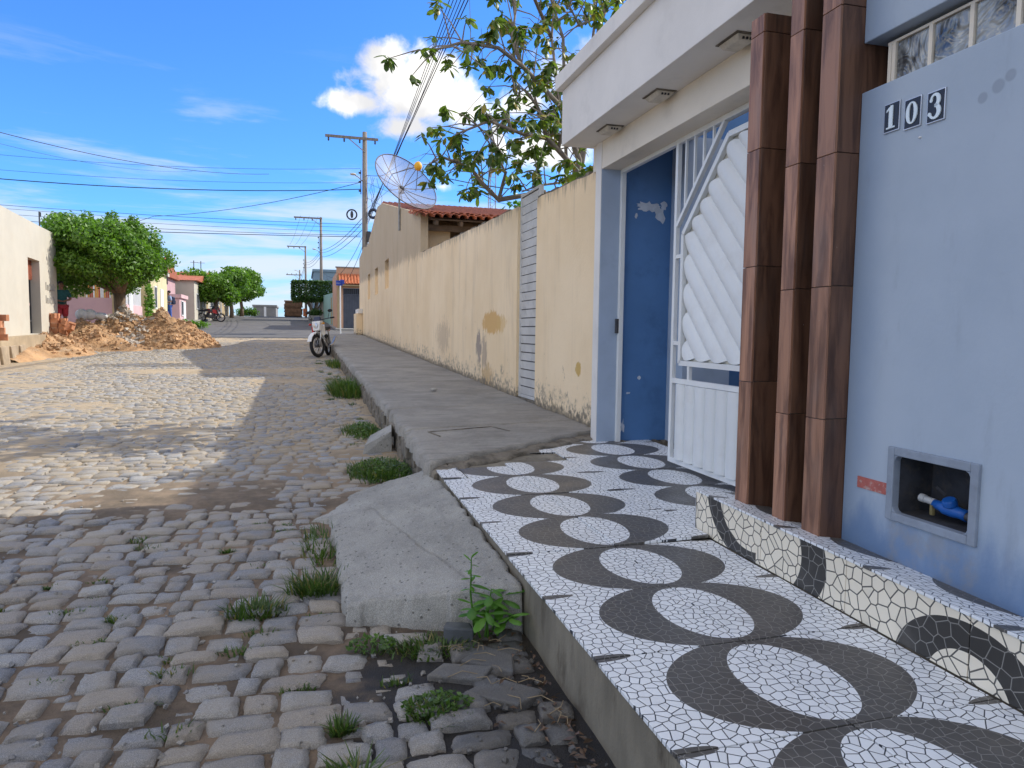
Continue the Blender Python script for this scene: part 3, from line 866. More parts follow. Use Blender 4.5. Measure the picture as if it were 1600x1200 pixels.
# ------------------------------------------------------------------ tiled pavement in front of the house
T0 = 0.24
def tz(Y): return T0 + S * Y
EDGE = 0.862
pave = bpy.data.objects.new('tiled_pavement', None)
mb = MB()
mb.hexa([(EDGE + .012, -3.0, -0.3), (2.7, -3.0, -0.3), (2.7, 6.2, -0.1), (EDGE + .012, 6.2, -0.1)],
        [(EDGE + .012, -3.0, tz(-3) - .014), (2.7, -3.0, tz(-3) - .014), (2.7, 6.2, tz(6.2) - .014), (EDGE + .012, 6.2, tz(6.2) - .014)])
pave = mb.build('tiled_pavement', PLINTH)
tag(pave, kind='structure')
def slab_tile(x0, x1, y0, y1, dz=0.0, g=0.0027, mat=None, tilt=(0, 0)):
    m2 = MB(); x0 += g; x1 -= g; y0 += g; y1 -= g
    def zz(x, y): return tz(y) + dz + tilt[0] * (x - (x0 + x1) / 2) + tilt[1] * (y - (y0 + y1) / 2)
    c = [(x0, y0), (x1, y0), (x1, y1), (x0, y1)]
    m2.hexa([(x, y, zz(x, y) - .012) for x, y in c], [(x, y, zz(x, y)) for x, y in c])
    return m2.build('tile', mat or TILE_FLOOR, pave, bevel=0.0012)
ROW = 0.494
for r in range(-8, 9):
    y0 = 1.473 + r * ROW
    for (x0, x1) in ((EDGE, 1.385), (1.385, 1.885), (1.885, 2.385), (2.385, 2.885)):
        if x0 > 1.8 and y0 < 2.9: continue
        if y0 > 5.6: continue
        dz = rnd.uniform(-.0015, .0015); tl = (rnd.uniform(-.003, .003), rnd.uniform(-.003, .003))
        ya, yb = y0, y0 + ROW
        if x0 > 1.8 and y0 < 3.1: ya = 3.1
        if x0 == 1.385 and 2.9 < y0 < 3.1: dz += .011; tl = (.022, 0.0)
        if x0 == EDGE and y0 > 4.4 and y0 < 4.6:
            # the broken tile at the end: one narrow strip sits proud, the rest has sunk and cracked
            slab_tile(x0, 1.02, ya, yb, .004)
            slab_tile(1.03, 1.385, ya, ya + .33, -.004, tilt=(.0, -.02))
            continue
        if y0 > 4.9 and x0 < 1.3: continue
        if x0 == 1.385 and 4.4 < y0 < 4.6: yb = 4.84
        if x0 == 1.385 and y0 > 4.9: ya = 5.15
        slab_tile(x0, x1, ya, yb, dz, tilt=tl)
# dark mortar in the broken joints
m2 = MB(); m2.box(1.0, 1.5, 4.40, 5.3, tz(4.4) - .03, tz(4.4) - .004); m2.build('bare_mortar', CONC_D, pave)

# raised tiled ledge along the front wall
LZ0, LZ1 = 0.447, 0.417
ledge = MB()
def lz(x, y): return LZ0 - (x - 1.89) * 0.14 + S * y
c = [(1.9, -3), (2.3, -3), (2.3, 3.09), (1.9, 3.09)]
ledge.hexa([(x, y, tz(y) - .03) for x, y in c], [(x, y, lz(x, y) - .010) for x, y in c])
ledge = ledge.build('tiled_ledge', CONC_D); tag(ledge, kind='structure')
ends = [-1.43, -.93, -.43, .07, .57, 1.07, 1.57, 2.07, 2.57, 3.10]
for a, b_ in zip(ends[:-1], ends[1:]):
    g = .0016
    m2 = MB()
    m2.hexa([(1.888, a + g, tz(a) + .002), (1.899, a + g, tz(a) + .002), (1.899, b_ - g, tz(b_) + .002), (1.888, b_ - g, tz(b_) + .002)],
            [(1.888, a + g, lz(1.888, a) - .011), (1.899, a + g, lz(1.888, a) - .011), (1.899, b_ - g, lz(1.888, b_) - .011), (1.888, b_ - g, lz(1.888, b_) - .011)])
    m2.build('riser_tile', TILE_RISER, ledge, bevel=.001)
    m2 = MB(); cc = [(1.882, a + g), (2.13, a + g), (2.13, b_ - g), (1.882, b_ - g)]
    m2.hexa([(x, y, lz(x, y) - .0095) for x, y in cc], [(x, y, lz(x, y)) for x, y in cc])
    m2.build('tread_tile', TILE_FLOOR, ledge, bevel=.0015)
m2 = MB()
m2.box(1.888, 2.3, 3.0916, 3.10, tz(3.1), lz(2.0, 3.1) - .012); m2.build('end_tile', TILE_FLOOR, ledge)

# ------------------------------------------------------------------ concrete ramps at the kerb
def slab(name, corners, thick, mat, nu=26, nv=30, rough=.006, seed=1, wob=.03, edge=.03, cracks=()):
    """concrete slab from 4 top corners (near-left, near-right, far-right, far-left) with worn uneven edges"""
    A, B, C_, D = [np.array(p) for p in corners]
    u = np.linspace(0, 1, nu); v = np.linspace(0, 1, nv); U, V_ = np.meshgrid(u, v)
    G = (A * ((1 - U) * (1 - V_))[..., None] + B * (U * (1 - V_))[..., None] + C_ * (U * V_)[..., None] + D * ((1 - U) * V_)[..., None])
    ed = np.minimum(np.minimum(U, 1 - U) * np.linalg.norm(B - A), np.minimum(V_, 1 - V_) * np.linalg.norm(D - A))
    wx = (fbm(G[..., 0] * 11 + seed, G[..., 1] * 11, seed) - .5) * wob * 2 * (1 - sstep(ed, 0, .15))
    wy = (fbm(G[..., 0] * 11 + 9, G[..., 1] * 11 + seed, seed + 1) - .5) * wob * 2 * (1 - sstep(ed, 0, .15))
    Z = G[..., 2] + (fbm(G[..., 0] * 3, G[..., 1] * 3, seed + 2) - .5) * rough * 1.4 + (fbm(G[..., 0] * 30, G[..., 1] * 30, seed + 3) - .5) * rough
    Z = Z - edge * (1 - sstep(ed, 0, edge * 1.3)) * (0.25 + 1.2 * fbm(G[..., 0] * 15, G[..., 1] * 15, seed + 4))
    for (xa, ya, xb, yb, wd_, dp) in cracks:
        t_ = ((G[..., 0] - xa) * (xb - xa) + (G[..., 1] - ya) * (yb - ya)) / ((xb - xa) ** 2 + (yb - ya) ** 2)
        dx = G[..., 0] - xa - t_ * (xb - xa) + (fbm(G[..., 1] * 5, G[..., 0] * 5, seed + 7) - .5) * .06; dy = G[..., 1] - ya - t_ * (yb - ya)
        Z = Z - dp * np.exp(-(dx * dx + dy * dy) / wd_ ** 2) * (t_ > 0) * (t_ < 1)
    V3 = np.stack([G[..., 0] + wx, G[..., 1] + wy, Z], -1).reshape(-1, 3)
    ring = list(range(nu)) + [j * nu + nu - 1 for j in range(1, nv)] + [(nv - 1) * nu + i for i in range(nu - 2, -1, -1)] + [j * nu for j in range(nv - 2, 0, -1)]
    i = (np.arange(nv - 1)[:, None] * nu + np.arange(nu - 1)[None]).ravel()
    Fq = np.stack([i, i + 1, i + nu + 1, i + nu], 1)
    bt = V3[ring].copy(); bt[:, 2] -= thick; bt[:, :2] += (bt[:, :2] - V3[:, :2].mean(0)) * .01
    k = np.arange(len(ring)); b0 = len(V3)
    Fs = np.stack([np.array(ring), b0 + k, b0 + (k + 1) % len(ring), np.array(ring)[(k + 1) % len(ring)]], 1)
    return np.concatenate([V3, bt]), np.concatenate([Fq, Fs])

V_, F_ = slab('r', [(.165, 2.97, .155), (.868, 2.72, .268), (.866, 4.34, .333), (.155, 4.40, .175)], .2, CONC_L, 90, 140, .005, 3, .03, .018, ((.40, 4.38, .56, 3.5, .011, .012), (.56, 3.5, .71, 2.78, .016, .014)))
ramp = np_mesh('kerb_ramp', V_, F_, CONC_L, None, True)
tag(ramp, 'wide worn concrete ramp slab from the cobbles up to the tiled pavement', 'kerb ramp')
V_, F_ = slab('r', [(.04, 4.475, .112), (.865, 4.40, .305), (.862, 4.92, .335), (.42, 5.02, .19)], .2, CONC_L, 50, 34, .006, 9, .05, .018)
ramp2 = np_mesh('concrete_apron', V_, F_, CONC_L, None, True)
tag(ramp2, 'narrow tapering strip of pale concrete beyond the wide ramp slab', 'kerb ramp')

# ------------------------------------------------------------------ long concrete sidewalk by the yellow wall
sw_z0 = 0.292
def swz(Y): return sw_z0 + S * Y
sw = bpy.data.objects.new('sidewalk', None)
m2 = MB()
m2.hexa([(.93, 4.98, -.1), (2.6, 6.02, -.1), (2.6, 33.2, .4), (.95, 33.2, .4)], [(.93, 4.98, swz(4.9) - .05), (2.6, 6.02, swz(6.0) - .05), (2.6, 33.2, swz(33.2) - .05), (.95, 33.2, swz(33.2) - .05)])
sw = m2.build('sidewalk', CONC_D); tag(sw, kind='structure')
cuts = [4.80, 6.0, 7.55, 10.4, 13.0, 16.5, 20.0, 24.0, 28.5, 33.2]
for k in range(len(cuts) - 1):
    a, b_ = cuts[k], cuts[k + 1]
    g = .006
    if k == 0:
        cs = [(.815, 4.72, swz(4.72)), (2.56, 5.86, swz(5.86)), (2.56, 6.4 - g, swz(6.4)), (.85, 6.1 - g, swz(6.1))]
    elif k == 1:
        cs = [(.85, 6.1 + g, swz(6.1)), (2.56, 6.4 + g, swz(6.4)), (2.56, b_ + .1 - g, swz(b_ + .1)), (.87, b_ - .1 - g, swz(b_ - .1))]
    else:
        a0 = a - .1 if k == 2 else a; a1 = a + .1 if k == 2 else a
        cs = [(.87, a0 + g, swz(a0)), (2.56, a1 + g, swz(a1)), (2.56, b_ - g, swz(b_)), (.87, b_ - g, swz(b_))]
    V_, F_ = slab('s', cs, .085, CONC, 40 if k < 4 else 24, 40 if k < 4 else 24, .007, 20 + k * 5, .045, .02)
    np_mesh('concrete_slab', V_, F_, CONC, sw, True)
# rough exposed kerb side: lumps of old mortar and stone under the slab
V_ = []; F_ = []
yy = 4.75; kk = 0
rk = np.random.default_rng(91)
bx, by, bz, hx_, hy_ = [], [], [], [], []
mbk = MB()
while yy < 33:
    L = rk.uniform(.12, .3) * (1 if yy < 12 else 1.7)
    for lev in (0, 1):
        z0 = zrf(yy) - .02 + lev * .105; z1 = z0 + .125
        xo = .845 + rk.uniform(-.018, .022) + (0.01 if yy > 7 else 0)
        j = lambda: rk.uniform(-.012, .012)
        mbk.hexa([(xo + j(), yy + j(), z0), (1.0, yy, z0), (1.0, yy + L, z0), (xo + j(), yy + L + j(), z0)],
                 [(xo + j(), yy + j(), z1 + j()), (1.0, yy, z1), (1.0, yy + L, z1), (xo + j(), yy + L + j(), z1 + j())])
    yy += L * .98
kerb_o = mbk.build('kerb_stones', CONC_D, sw, bevel=.012); tag(kerb_o, kind='stuff')
# outline of an access cover let into the slab
m2 = MB(); zc = swz(6.6) + .003
for a, b_ in (((1.02, 5.92), (1.62, 6.12)), ((1.62, 6.12), (1.72, 5.86)), ((1.02, 5.92), (1.08, 5.70))):
    m2.bar((a[0], a[1], swz(a[1]) + .004), (b_[0], b_[1], swz(b_[1]) + .004), .012, .006)
m2.build('access_cover_rim', CONC_D, sw)
# old mortar strip where the sidewalk steps down to the tiles
V_, F_ = slab('s', [(.85, 4.62, tz(4.62) + .006), (2.42, 5.62, tz(5.6) + .01), (2.5, 5.84, tz(5.8) + .03), (.84, 4.76, tz(4.7) + .03)], .06, CONC_D, 60, 10, .016, 61, .07, .02)
np_mesh('mortar_strip', V_, F_, CONC_D, sw, True)

# ------------------------------------------------------------------ house number 103
HA = math.radians(1.3696)
house = top('house', 'white and pale blue house with wood tile pillars and number 103', 'house', (2.045, 0, 0), -HA)

def wall_holes(y0, y1, z0, z1, x0, x1, holes):
    """a wall slab in the house frame, cut by rectangular holes (ya, yb, za, zb)"""
    ys_ = sorted({y0, y1, *[h[0] for h in holes], *[h[1] for h in holes]})
    zs_ = sorted({z0, z1, *[h[2] for h in holes], *[h[3] for h in holes]})
    ys_ = [v for v in ys_ if y0 <= v <= y1]; zs_ = [v for v in zs_ if z0 <= v <= z1]
    m_ = MB(); idx = {}
    def vid(x, y, z):
        k = (x, y, z)
        if k not in idx:
            idx[k] = len(m_.v); m_.v.append(k)
        return idx[k]
    solid = {}
    for i in range(len(ys_) - 1):
        for j in range(len(zs_) - 1):
            cy, cz_ = (ys_[i] + ys_[i + 1]) / 2, (zs_[j] + zs_[j + 1]) / 2
            solid[i, j] = not any(h[0] < cy < h[1] and h[2] < cz_ < h[3] for h in holes)
    def face(*v):
        m_.f.append([vid(*q) for q in v]); m_.mi.append(0)
    for (i, j), s_ in solid.items():
        if not s_: continue
        a, b_, c_, d = ys_[i], ys_[i + 1], zs_[j], zs_[j + 1]
        face((x0, a, c_), (x0, a, d), (x0, b_, d), (x0, b_, c_)); face((x1, a, c_), (x1, b_, c_), (x1, b_, d), (x1, a, d))
        if not solid.get((i - 1, j)): face((x0, a, c_), (x1, a, c_), (x1, a, d), (x0, a, d))
        if not solid.get((i + 1, j)): face((x0, b_, c_), (x0, b_, d), (x1, b_, d), (x1, b_, c_))
        if not solid.get((i, j - 1)): face((x0, a, c_), (x0, b_, c_), (x1, b_, c_), (x1, a, c_))
        if not solid.get((i, j + 1)): face((x0, a, d), (x1, a, d), (x1, b_, d), (x0, b_, d))
    return m_

GB = [2.243, 2.075, 1.909, 1.742, 1.575, 1.408, 1.24, 1.07]
# front wall with the glass-block band and the meter niche
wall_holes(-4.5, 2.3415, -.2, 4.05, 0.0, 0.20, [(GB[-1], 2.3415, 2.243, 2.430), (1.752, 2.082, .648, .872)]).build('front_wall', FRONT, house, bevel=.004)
m2 = MB(); m2.box(.205, .23, 1.0, 2.36, 2.2, 2.45); m2.build('band_backing', BACKING, house)
for a, b_ in zip(GB[1:], GB[:-1]):
    m2 = MB(); m2.box(.055, .15, a + .009, b_ - .009, 2.246, 2.402); m2.build('glass_block', GLASS, house, bevel=.01)
for yv in GB[:-1] + [2.262]:
    m2 = MB(); m2.box(.050, .16, yv - .008, yv + .008, 2.244, 2.404); m2.build('block_joint', BEAM, house)
m2 = MB(); m2.box(.052, .16, 1.07, 2.275, 2.404, 2.413); m2.build('block_joint', BEAM, house)
# meter niche: box, frame
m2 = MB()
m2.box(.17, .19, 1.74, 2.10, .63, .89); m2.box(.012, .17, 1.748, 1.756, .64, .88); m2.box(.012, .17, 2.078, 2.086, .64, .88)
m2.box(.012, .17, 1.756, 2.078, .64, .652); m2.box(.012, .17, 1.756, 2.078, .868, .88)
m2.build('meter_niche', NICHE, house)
fr = MB(); fw = .030
fr.box(-.014, .02, 1.728, 1.728 + fw, .624, .895); fr.box(-.014, .02, 2.105 - fw, 2.105, .624, .895)
fr.box(-.014, .02, 1.728 + fw, 2.105 - fw, .624, .624 + fw); fr.box(-.014, .02, 1.728 + fw, 2.105 - fw, .895 - fw, .895)
for yy_, sy2 in ((1.758, 1), (2.075, -1)):
    for zz_, s2 in ((.654, 1), (.865, -1)):                                 # rounded inner corners
        fr.prism([(yy_, zz_), (yy_ + .022 * sy2, zz_), (yy_ + .007 * sy2, zz_ + .007 * s2), (yy_, zz_ + .022 * s2)], 'x', -.012, .018)
fr.build('niche_frame', FRAMEG, house, bevel=.004)
m2 = MB(); m2.box(-.004, .01, 2.108, 2.262, .708, .752); m2.build('painted_strip', REDTRIM, house)

# number plates
def ribbon(path, widths, t0, t1, m_):
    """flat stroke with its own thickness in the y,z plane, facing -x"""
    n = len(path); L, R = [], []
    for i in range(n):
        a = Vector(path[max(i - 1, 0)]); b_ = Vector(path[min(i + 1, n - 1)]); d = (b_ - a).normalized(); nrm = Vector((-d.y, d.x))
        p = Vector(path[i]); L.append(p + nrm * widths[i] / 2); R.append(p - nrm * widths[i] / 2)
    for i in range(n - 1):
        q = [L[i], L[i + 1], R[i + 1], R[i]]
        m_.prism([(v.x, v.y) for v in q], 'x', t0, t1)

def digit(ch, yc, zc, w, h):
    m_ = MB(); X0, X1 = -.0115, -.0075
    f = lambda u, v: (yc - u * w, zc + v * h)                                # u to the viewer's right, v up
    if ch == '1':
        m_.prism([f(-.13, -.40), f(.13, -.40), f(.13, .42), f(-.02, .42), f(-.13, .34)], 'x', X0, X1)
        m_.prism([f(-.30, -.42), f(.30, -.42), f(.30, -.36), f(-.30, -.36)], 'x', X0 + .0005, X1)
        m_.prism([f(-.32, .20), f(-.13, .28), f(-.13, .38), f(-.32, .27)], 'x', X0 + .0005, X1)
    elif ch == '0':
        n = 20; path, ws = [], []
        for i in range(n + 1):
            a = 2 * math.pi * i / n; path.append(f(.27 * math.cos(a), .37 * math.sin(a))); ws.append(w * (.07 + .15 * abs(math.cos(a)) ** 1.5))
        ribbon(path, ws, X0, X1, m_)
    else:
        path, ws = [], []
        for i in range(13):
            a = math.radians(165 - i * 21); path.append(f(-.02 + .24 * math.cos(a), .20 + .20 * math.sin(a))); ws.append(w * (.12 + .10 * max(0, math.cos(a))))
        for i in range(14):
            a = math.radians(88 - i * 20); path.append(f(-.02 + .28 * math.cos(a), -.19 + .215 * math.sin(a))); ws.append(w * (.12 + .12 * max(0, math.cos(a))))
        ribbon(path, ws, X0, X1, m_)
        m_.prism([f(-.33 + .1 * math.cos(k * math.pi / 4), -.24 + .07 * math.sin(k * math.pi / 4)) for k in range(8)], 'x', X0 + .0003, X1)
        m_.prism([f(-.25 + .09 * math.cos(k * math.pi / 4), .22 + .07 * math.sin(k * math.pi / 4)) for k in range(8)], 'x', X0 + .0003, X1)
    return m_
for ch, yc, zc, tl in (('1', 2.176, 2.106, .0), ('0', 2.080, 2.094, .0), ('3', 1.980, 2.088, .0)):
    w, h = .066, .098
    m2 = MB(); m2.box(-.006, .0, yc - w / 2 - .004, yc + w / 2 + .004, zc - h / 2 - .004, zc + h / 2 + .004)
    pl = m2.build('number_plate', CHROME, house, bevel=.001)
    m2 = MB(); m2.box(-.0075, -.006, yc - w / 2, yc + w / 2, zc - h / 2, zc + h / 2); m2.build('plate_face', PLATE, pl)
    digit(ch, yc, zc, w, h).build('digit', DIGIT, pl)
m2 = MB(); m2.ball((-.002, 2.045, 2.0), .005, 8, 5, (1, 1.3, .8)); m2.build('paint_chip', WHITEP, house)

# gate wall: end pier, beam over the gate, canopy
GX = .215
m2 = MB(); m2.box(GX, GX + .21, 5.535, 5.66, -.1, 3.0); m2.build('end_pier', JAMB, house, bevel=.004)
m2 = MB(); m2.box(GX - .004, GX, 5.537, 5.658, .2, 2.998); m2.build('pier_face', WHITE, house)
m2 = MB(); m2.box(GX, GX + .185, 2.3, 5.534, 2.652, 2.875); m2.box(GX + .0, GX + .185, 5.534, 5.735, 2.66, 2.875); m2.build('gate_beam', BEAM, house, bevel=.003)
m2 = MB(); m2.box(-.055, .9, 2.75, 5.785, 2.875, 3.33); m2.build('canopy', WHITE, house, bevel=.004)
m2 = MB(); m2.box(-.112, .9, 2.75, 5.815, 3.331, 3.452); m2.build('canopy_lip', WHITE, house, bevel=.004)
m2 = MB(); m2.box(.203, .42, 2.36, 2.95, -.1, 2.65); m2.build('hinge_pier', WHITE, house)
m2 = MB(); m2.box(.0, .9, -4.5, 2.74, 4.06, 4.2); m2.box(-.055, .9, 2.3, 2.748, 2.876, 4.0); m2.build('parapet', WHITE, house)
m2 = MB(); m2.box(6.201, 6.4, -4.5, 8.5, -.2, 7.7); m2.box(.201, 6.2, -4.5, -4.3, -.2, 4.05); m2.box(.2, 6.2, 2.3, 2.38, .0, 3.6); m2.build('sun_block_and_inner_walls', WHITE, house)  # tall outer wall is unseen, added to block sun through the gate
m2 = MB(); m2.box(.2005, .9, -4.5, 2.74, 3.6, 3.75); m2.build('ceiling_slab', WHITE, house)
for yv in (5.17, 4.345, 3.43):
    lm = MB()
    lm.hexa([(.085, yv - .075, 2.84), (.17, yv - .075, 2.84), (.17, yv + .075, 2.84), (.085, yv + .075, 2.84)],
            [(.065, yv - .095, 2.868), (.19, yv - .095, 2.868), (.19, yv + .095, 2.868), (.065, yv + .095, 2.868)])
    lb = lm.build('soffit_light', LAMPW, house, bevel=.005)
    m2 = MB()
    for k in range(3):
        m2.box(.10 + k * .022, .112 + k * .022, yv - .088, yv - .07, 2.846, 2.858)
    m2.build('lamp_vent', DARKGLASS, lb)
    m2 = MB(); m2.box(.055, .2, yv - .105, yv + .105, 2.869, 2.874); m2.build('lamp_base', CONC_D, lb)
# pillars, clad in wood-effect tiles
for (ya, yb, zt, joints) in ((2.842, 2.941, 2.742, (1.08, 1.614, 2.146, 2.66)), (2.563, 2.648, 3.9, (.961, 1.494, 2.017, 2.56, 3.1, 3.6)), (2.343, 2.448, 3.9, (.965, 1.494, 2.010, 2.565, 3.1, 3.6))):
    m2 = MB(); m2.box(-.098, .20, ya + .01, yb - .01, .35, zt - .004)
    pc = m2.build('pillar', CONC_D, house)
    zs_ = [.44] + list(joints) + [zt]
    for z0, z1 in zip(zs_[:-1], zs_[1:]):
        g = .0015
        m2 = MB(); m2.box(-.110, -.099, ya + .001, yb - .001, z0 + g, z1 - g); m2.build('tile', WOODLIT, pc, bevel=.0015)
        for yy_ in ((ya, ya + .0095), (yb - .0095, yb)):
            m2 = MB(); m2.box(-.0985, .202, yy_[0], yy_[1], z0 + g + .003, z1 - g + .003); m2.build('tile', WOODSHADE, pc, bevel=.0015)
m2 = MB(); m2.box(.196, .2005, 2.36, 2.95, .3, 2.75); m2.build('pillar_back_panel', WOODLIT, house)

# gate track, frame post at the far jamb, lock
m2 = MB(); m2.box(GX + .16, GX + .20, 3.0, 5.50, 2.622, 2.651); m2.box(GX + .165, GX + .205, 5.496, 5.534, .36, 2.65); m2.build('gate_track', GATE, house, bevel=.003)
m2 = MB(); m2.box(GX + .145, GX + .165, 5.497, 5.533, 1.30, 1.42); m2.build('lock_strike', DARKMETAL, house)
# gate leaf
gx = .385
leaf = MB()
def gbar(a, b_, w=.032, m_=None, th=.03):
    (m_ or leaf).bar((gx, a[0], a[1]), (gx, b_[0], b_[1]), th, w, up=(1, 0, 0)) if False else (m_ or leaf).hexa(*_flat(a, b_, w, th))
def _flat(a, b_, w, th):
    A, B = Vector(a), Vector(b_); d = (B - A).normalized(); n = Vector((-d.y, d.x)) * w / 2
    q = [A - n, B - n, B + n, A + n]
    return [(gx - th / 2, v.x, v.y) for v in q], [(gx + th / 2, v.x, v.y) for v in q]
ZB, ZT, YF, YN = .402, 2.634, 4.536, 2.985
for a, b_ in (((YF, ZB - .016), (YF, ZT + .016)), ((YN, ZB - .016), (YN, ZT + .016)), ((YF - .016, ZB), (YN + .016, ZB)), ((YF - .016, ZT - .0), (YN + .016, ZT)),
              ((YF - .016, .970), (YN + .016, .970))):
    gbar(a, b_, .034)
frame = leaf.build('gate', GATE, house, bevel=.002)
m2 = MB()
gbar((4.520, 2.055), (3.945, 2.62), .026, m2, .028); m2.build('diagonal_bar', GATE, frame)
HEX = [(4.425, 1.098), (4.425, 1.985), (3.885, 2.520), (3.62, 2.520), (3.08, 1.985), (3.08, 1.098)]
m2 = MB()
for a, b_ in zip(HEX, HEX[1:] + HEX[:1]):
    gbar(a, b_, .034, m2, .034)
m2.build('inner_frame', GATE, frame)
m2 = MB()
for a, b_ in (((YF, 1.84), (4.425, 1.84)), ((YF, 1.235), (4.425, 1.235)), ((YN, 1.84), (3.08, 1.84)), ((YN, 1.235), (3.08, 1.235)), ((4.30, .985), (4.30, 1.085)), ((3.45, .985), (3.45, 1.085))):
    gbar(a, b_, .026, m2, .024)
m2.build('short_rail', GATE, frame)
for yv, zb in ((4.425, 2.155), (4.308, 2.268), (4.192, 2.382), (4.076, 2.496)):
    m2 = MB(); gbar((yv, zb), (yv, 2.62), .016, m2, .016); m2.build('upright_bar', GATE, frame)
# panel backing and diagonal corrugations, clipped to the hexagon
m2 = MB(); m2.prism(HEX, 'x', gx + .022, gx + .028); m2.build('panel_backing', BACKING, frame)
def clip(poly, inside, cut):
    out = []
    for i in range(len(poly)):
        a, b_ = poly[i], poly[(i + 1) % len(poly)]
        ia, ib = inside(a), inside(b_)
        if ia: out.append(a)
        if ia != ib: out.append(cut(a, b_))
    return out
def band_seg(d0, d1):
    """part of the hexagon between y - z = d0 and d1 (45 degree bands)"""
    f = lambda p: p[0] - p[1]
    def cutter(d):
        return lambda a, b_: tuple(a[k] + (b_[k] - a[k]) * (d - f(a)) / (f(b_) - f(a)) for k in (0, 1))
    q = clip(HEX, lambda p: f(p) >= d0, cutter(d0)); return clip(q, lambda p: f(p) <= d1, cutter(d1)) if q else []
pitch = .140 * math.sqrt(2)
d = 4.425 - 1.098 - 5 * pitch * .999
dmin, dmax = min(p[0] - p[1] for p in HEX), max(p[0] - p[1] for p in HEX)
d = dmax - math.ceil((dmax - dmin) / pitch) * pitch
while d < dmax - .02:
    K = 8; m2 = MB(); rows = []
    for k in range(K + 1):
        dd_ = d + pitch * (k + .001 if k == 0 else k - .001 if k == K else k) / K
        s_ = band_seg(max(dd_ - 1e-4, dmin + 1e-4), min(dd_ + 1e-4, dmax - 1e-4)) if dmin < dd_ < dmax else []
        if len(s_) >= 3:
            s_.sort(key=lambda p: p[0] + p[1]); a, b_ = s_[0], s_[-1]
            bul = .028 * math.sin(math.pi * k / K) ** .6 if 0 < k < K else 0
            sh = .018 * (1 - math.sin(math.pi * k / K))                      # rounded slat ends
            A, B = Vector(a), Vector(b_)
            if (B - A).length > .09:
                dn = (B - A).normalized(); A = A + dn * (.028 + sh * 1.6); B = B - dn * (.028 + sh * 1.6)
                rows.append(((gx + .020 - bul, A.x, A.y), (gx + .020 - bul, B.x, B.y)))
    if len(rows) >= 3:
        vs = [p for r in rows for p in r]; n = len(rows)
        fs = [(2 * i, 2 * i + 1, 2 * i + 3, 2 * i + 2) for i in range(n - 1)]
        vs += [(gx + .021, v[1], v[2]) for v in vs]
        fs += [(2 * i, 2 * i + 2, 2 * n + 2 * i + 2, 2 * n + 2 * i) for i in range(n - 1)] + [(2 * i + 1, 2 * n + 2 * i + 1, 2 * n + 2 * i + 3, 2 * i + 3) for i in range(n - 1)]
        m2.add(vs, fs); m2.build('slat', GATE, frame, smooth='auto')
    d += pitch
# lower upright half-round slats
yv = 4.452
while yv > 3.08:
    m2 = MB(); K = 8; prof = []
    for k in range(K + 1):
        a = math.pi * k / K
        prof.append((gx + .004 - .042 * math.sin(a) ** .7, yv - .129 * (1 - math.cos(a)) / 2))
    m2.prism(prof, 'z', .425, .951); m2.build('slat', GATE, frame, smooth='auto')
    yv -= .131

# the yard behind the gate
yard = MB(); yard.hexa([(.2, 2.0, -.1), (6, 2.0, -.1), (6, 5.7, -.1), (.2, 5.7, -.1)], [(.2, 2.0, tz(2) - .014), (6, 2.0, tz(2) - .014), (6, 5.7, tz(5.5) - .05), (.2, 5.7, tz(5.5) - .05)])
yard.build('yard_floor', CONC_D, house)
m2 = MB(); m2.box(GX + .212, 6.2, 5.545, 5.66, .375, 3.25); sw_o = m2.build('side_wall', DEEPBLUE, house)
m2 = MB()
for k in range(26):
    xx = GX + .22 + k * .03; m2.box(xx, xx + .032, 5.50 + rnd.uniform(-.02, .02), 5.60, .32, .365 + rnd.uniform(-.012, .02))
m2.build('crumbled_wall_foot', CONC_D, house)
m2 = MB(); m2.box(.86, 1.30, 5.27, 5.544, .37, 2.9); m2.build('yard_pier', JAMB, house)
def blob_patch(cx, cz_, rx, rz_, n=26, seed=1, jag=.35):
    q = random.Random(seed); pts = []
    for i in range(n):
        a = 2 * math.pi * i / n; r = 1 + q.uniform(-jag, jag)
        pts.append((cx + rx * r * math.cos(a), cz_ + rz_ * r * math.sin(a)))
    return pts
for k, (a, b_, c_, d, n, sd, jg) in enumerate(((.655, 2.37, .105, .038, 28, 3, .35), (.755, 2.31, .045, .07, 18, 4, .35), (.79, 2.385, .03, .03, 12, 5, .35), (.535, 2.29, .012, .022, 9, 6, .35),
                                          (.60, .92, .018, .018, 9, 7, .2), (.50, .79, .02, .008, 9, 8, .35), (.455, .50, .02, .05, 14, 9, .6))):
    m2 = MB(); m2.prism(blob_patch(a, b_, c_, d, n, sd, jg), 'y', 5.5425 - k * .0002, 5.5445); m2.build('flaked_patch', FLAKE, house)

# water meter standing in the niche
wm = top('water_meter', 'bright blue water meter on its pipe in the wall niche', 'water meter', (2.045 + .12, 1.905, .70), -HA); wm.scale = (.8, .8, .8)
m2 = MB(); m2.lathe([(.0, -.075), (.020, -.075), (.022, -.04), (.030, -.02), (.030, .02), (.024, .05), (.026, .085), (.0, .085)], 16, (0, 0, 0), (0.1, -1, -.12)); m2.build('meter_body', METERBLUE, wm, smooth=True)
m2 = MB(); m2.lathe([(0, 0), (.030, 0), (.031, .02), (.026, .028), (0, .028)], 16, (-.008, -.01, .022), (-.45, 0, 1)); m2.build('dial_cap', METERBLUE, wm, smooth='auto')
m2 = MB(); m2.lathe([(0, 0), (.016, 0), (.016, .05), (.019, .05), (.019, .075), (0, .075)], 12, (0, .075, .012), (-.1, 1, .12)); m2.build('pipe_fitting', PVCW, wm, smooth='auto')
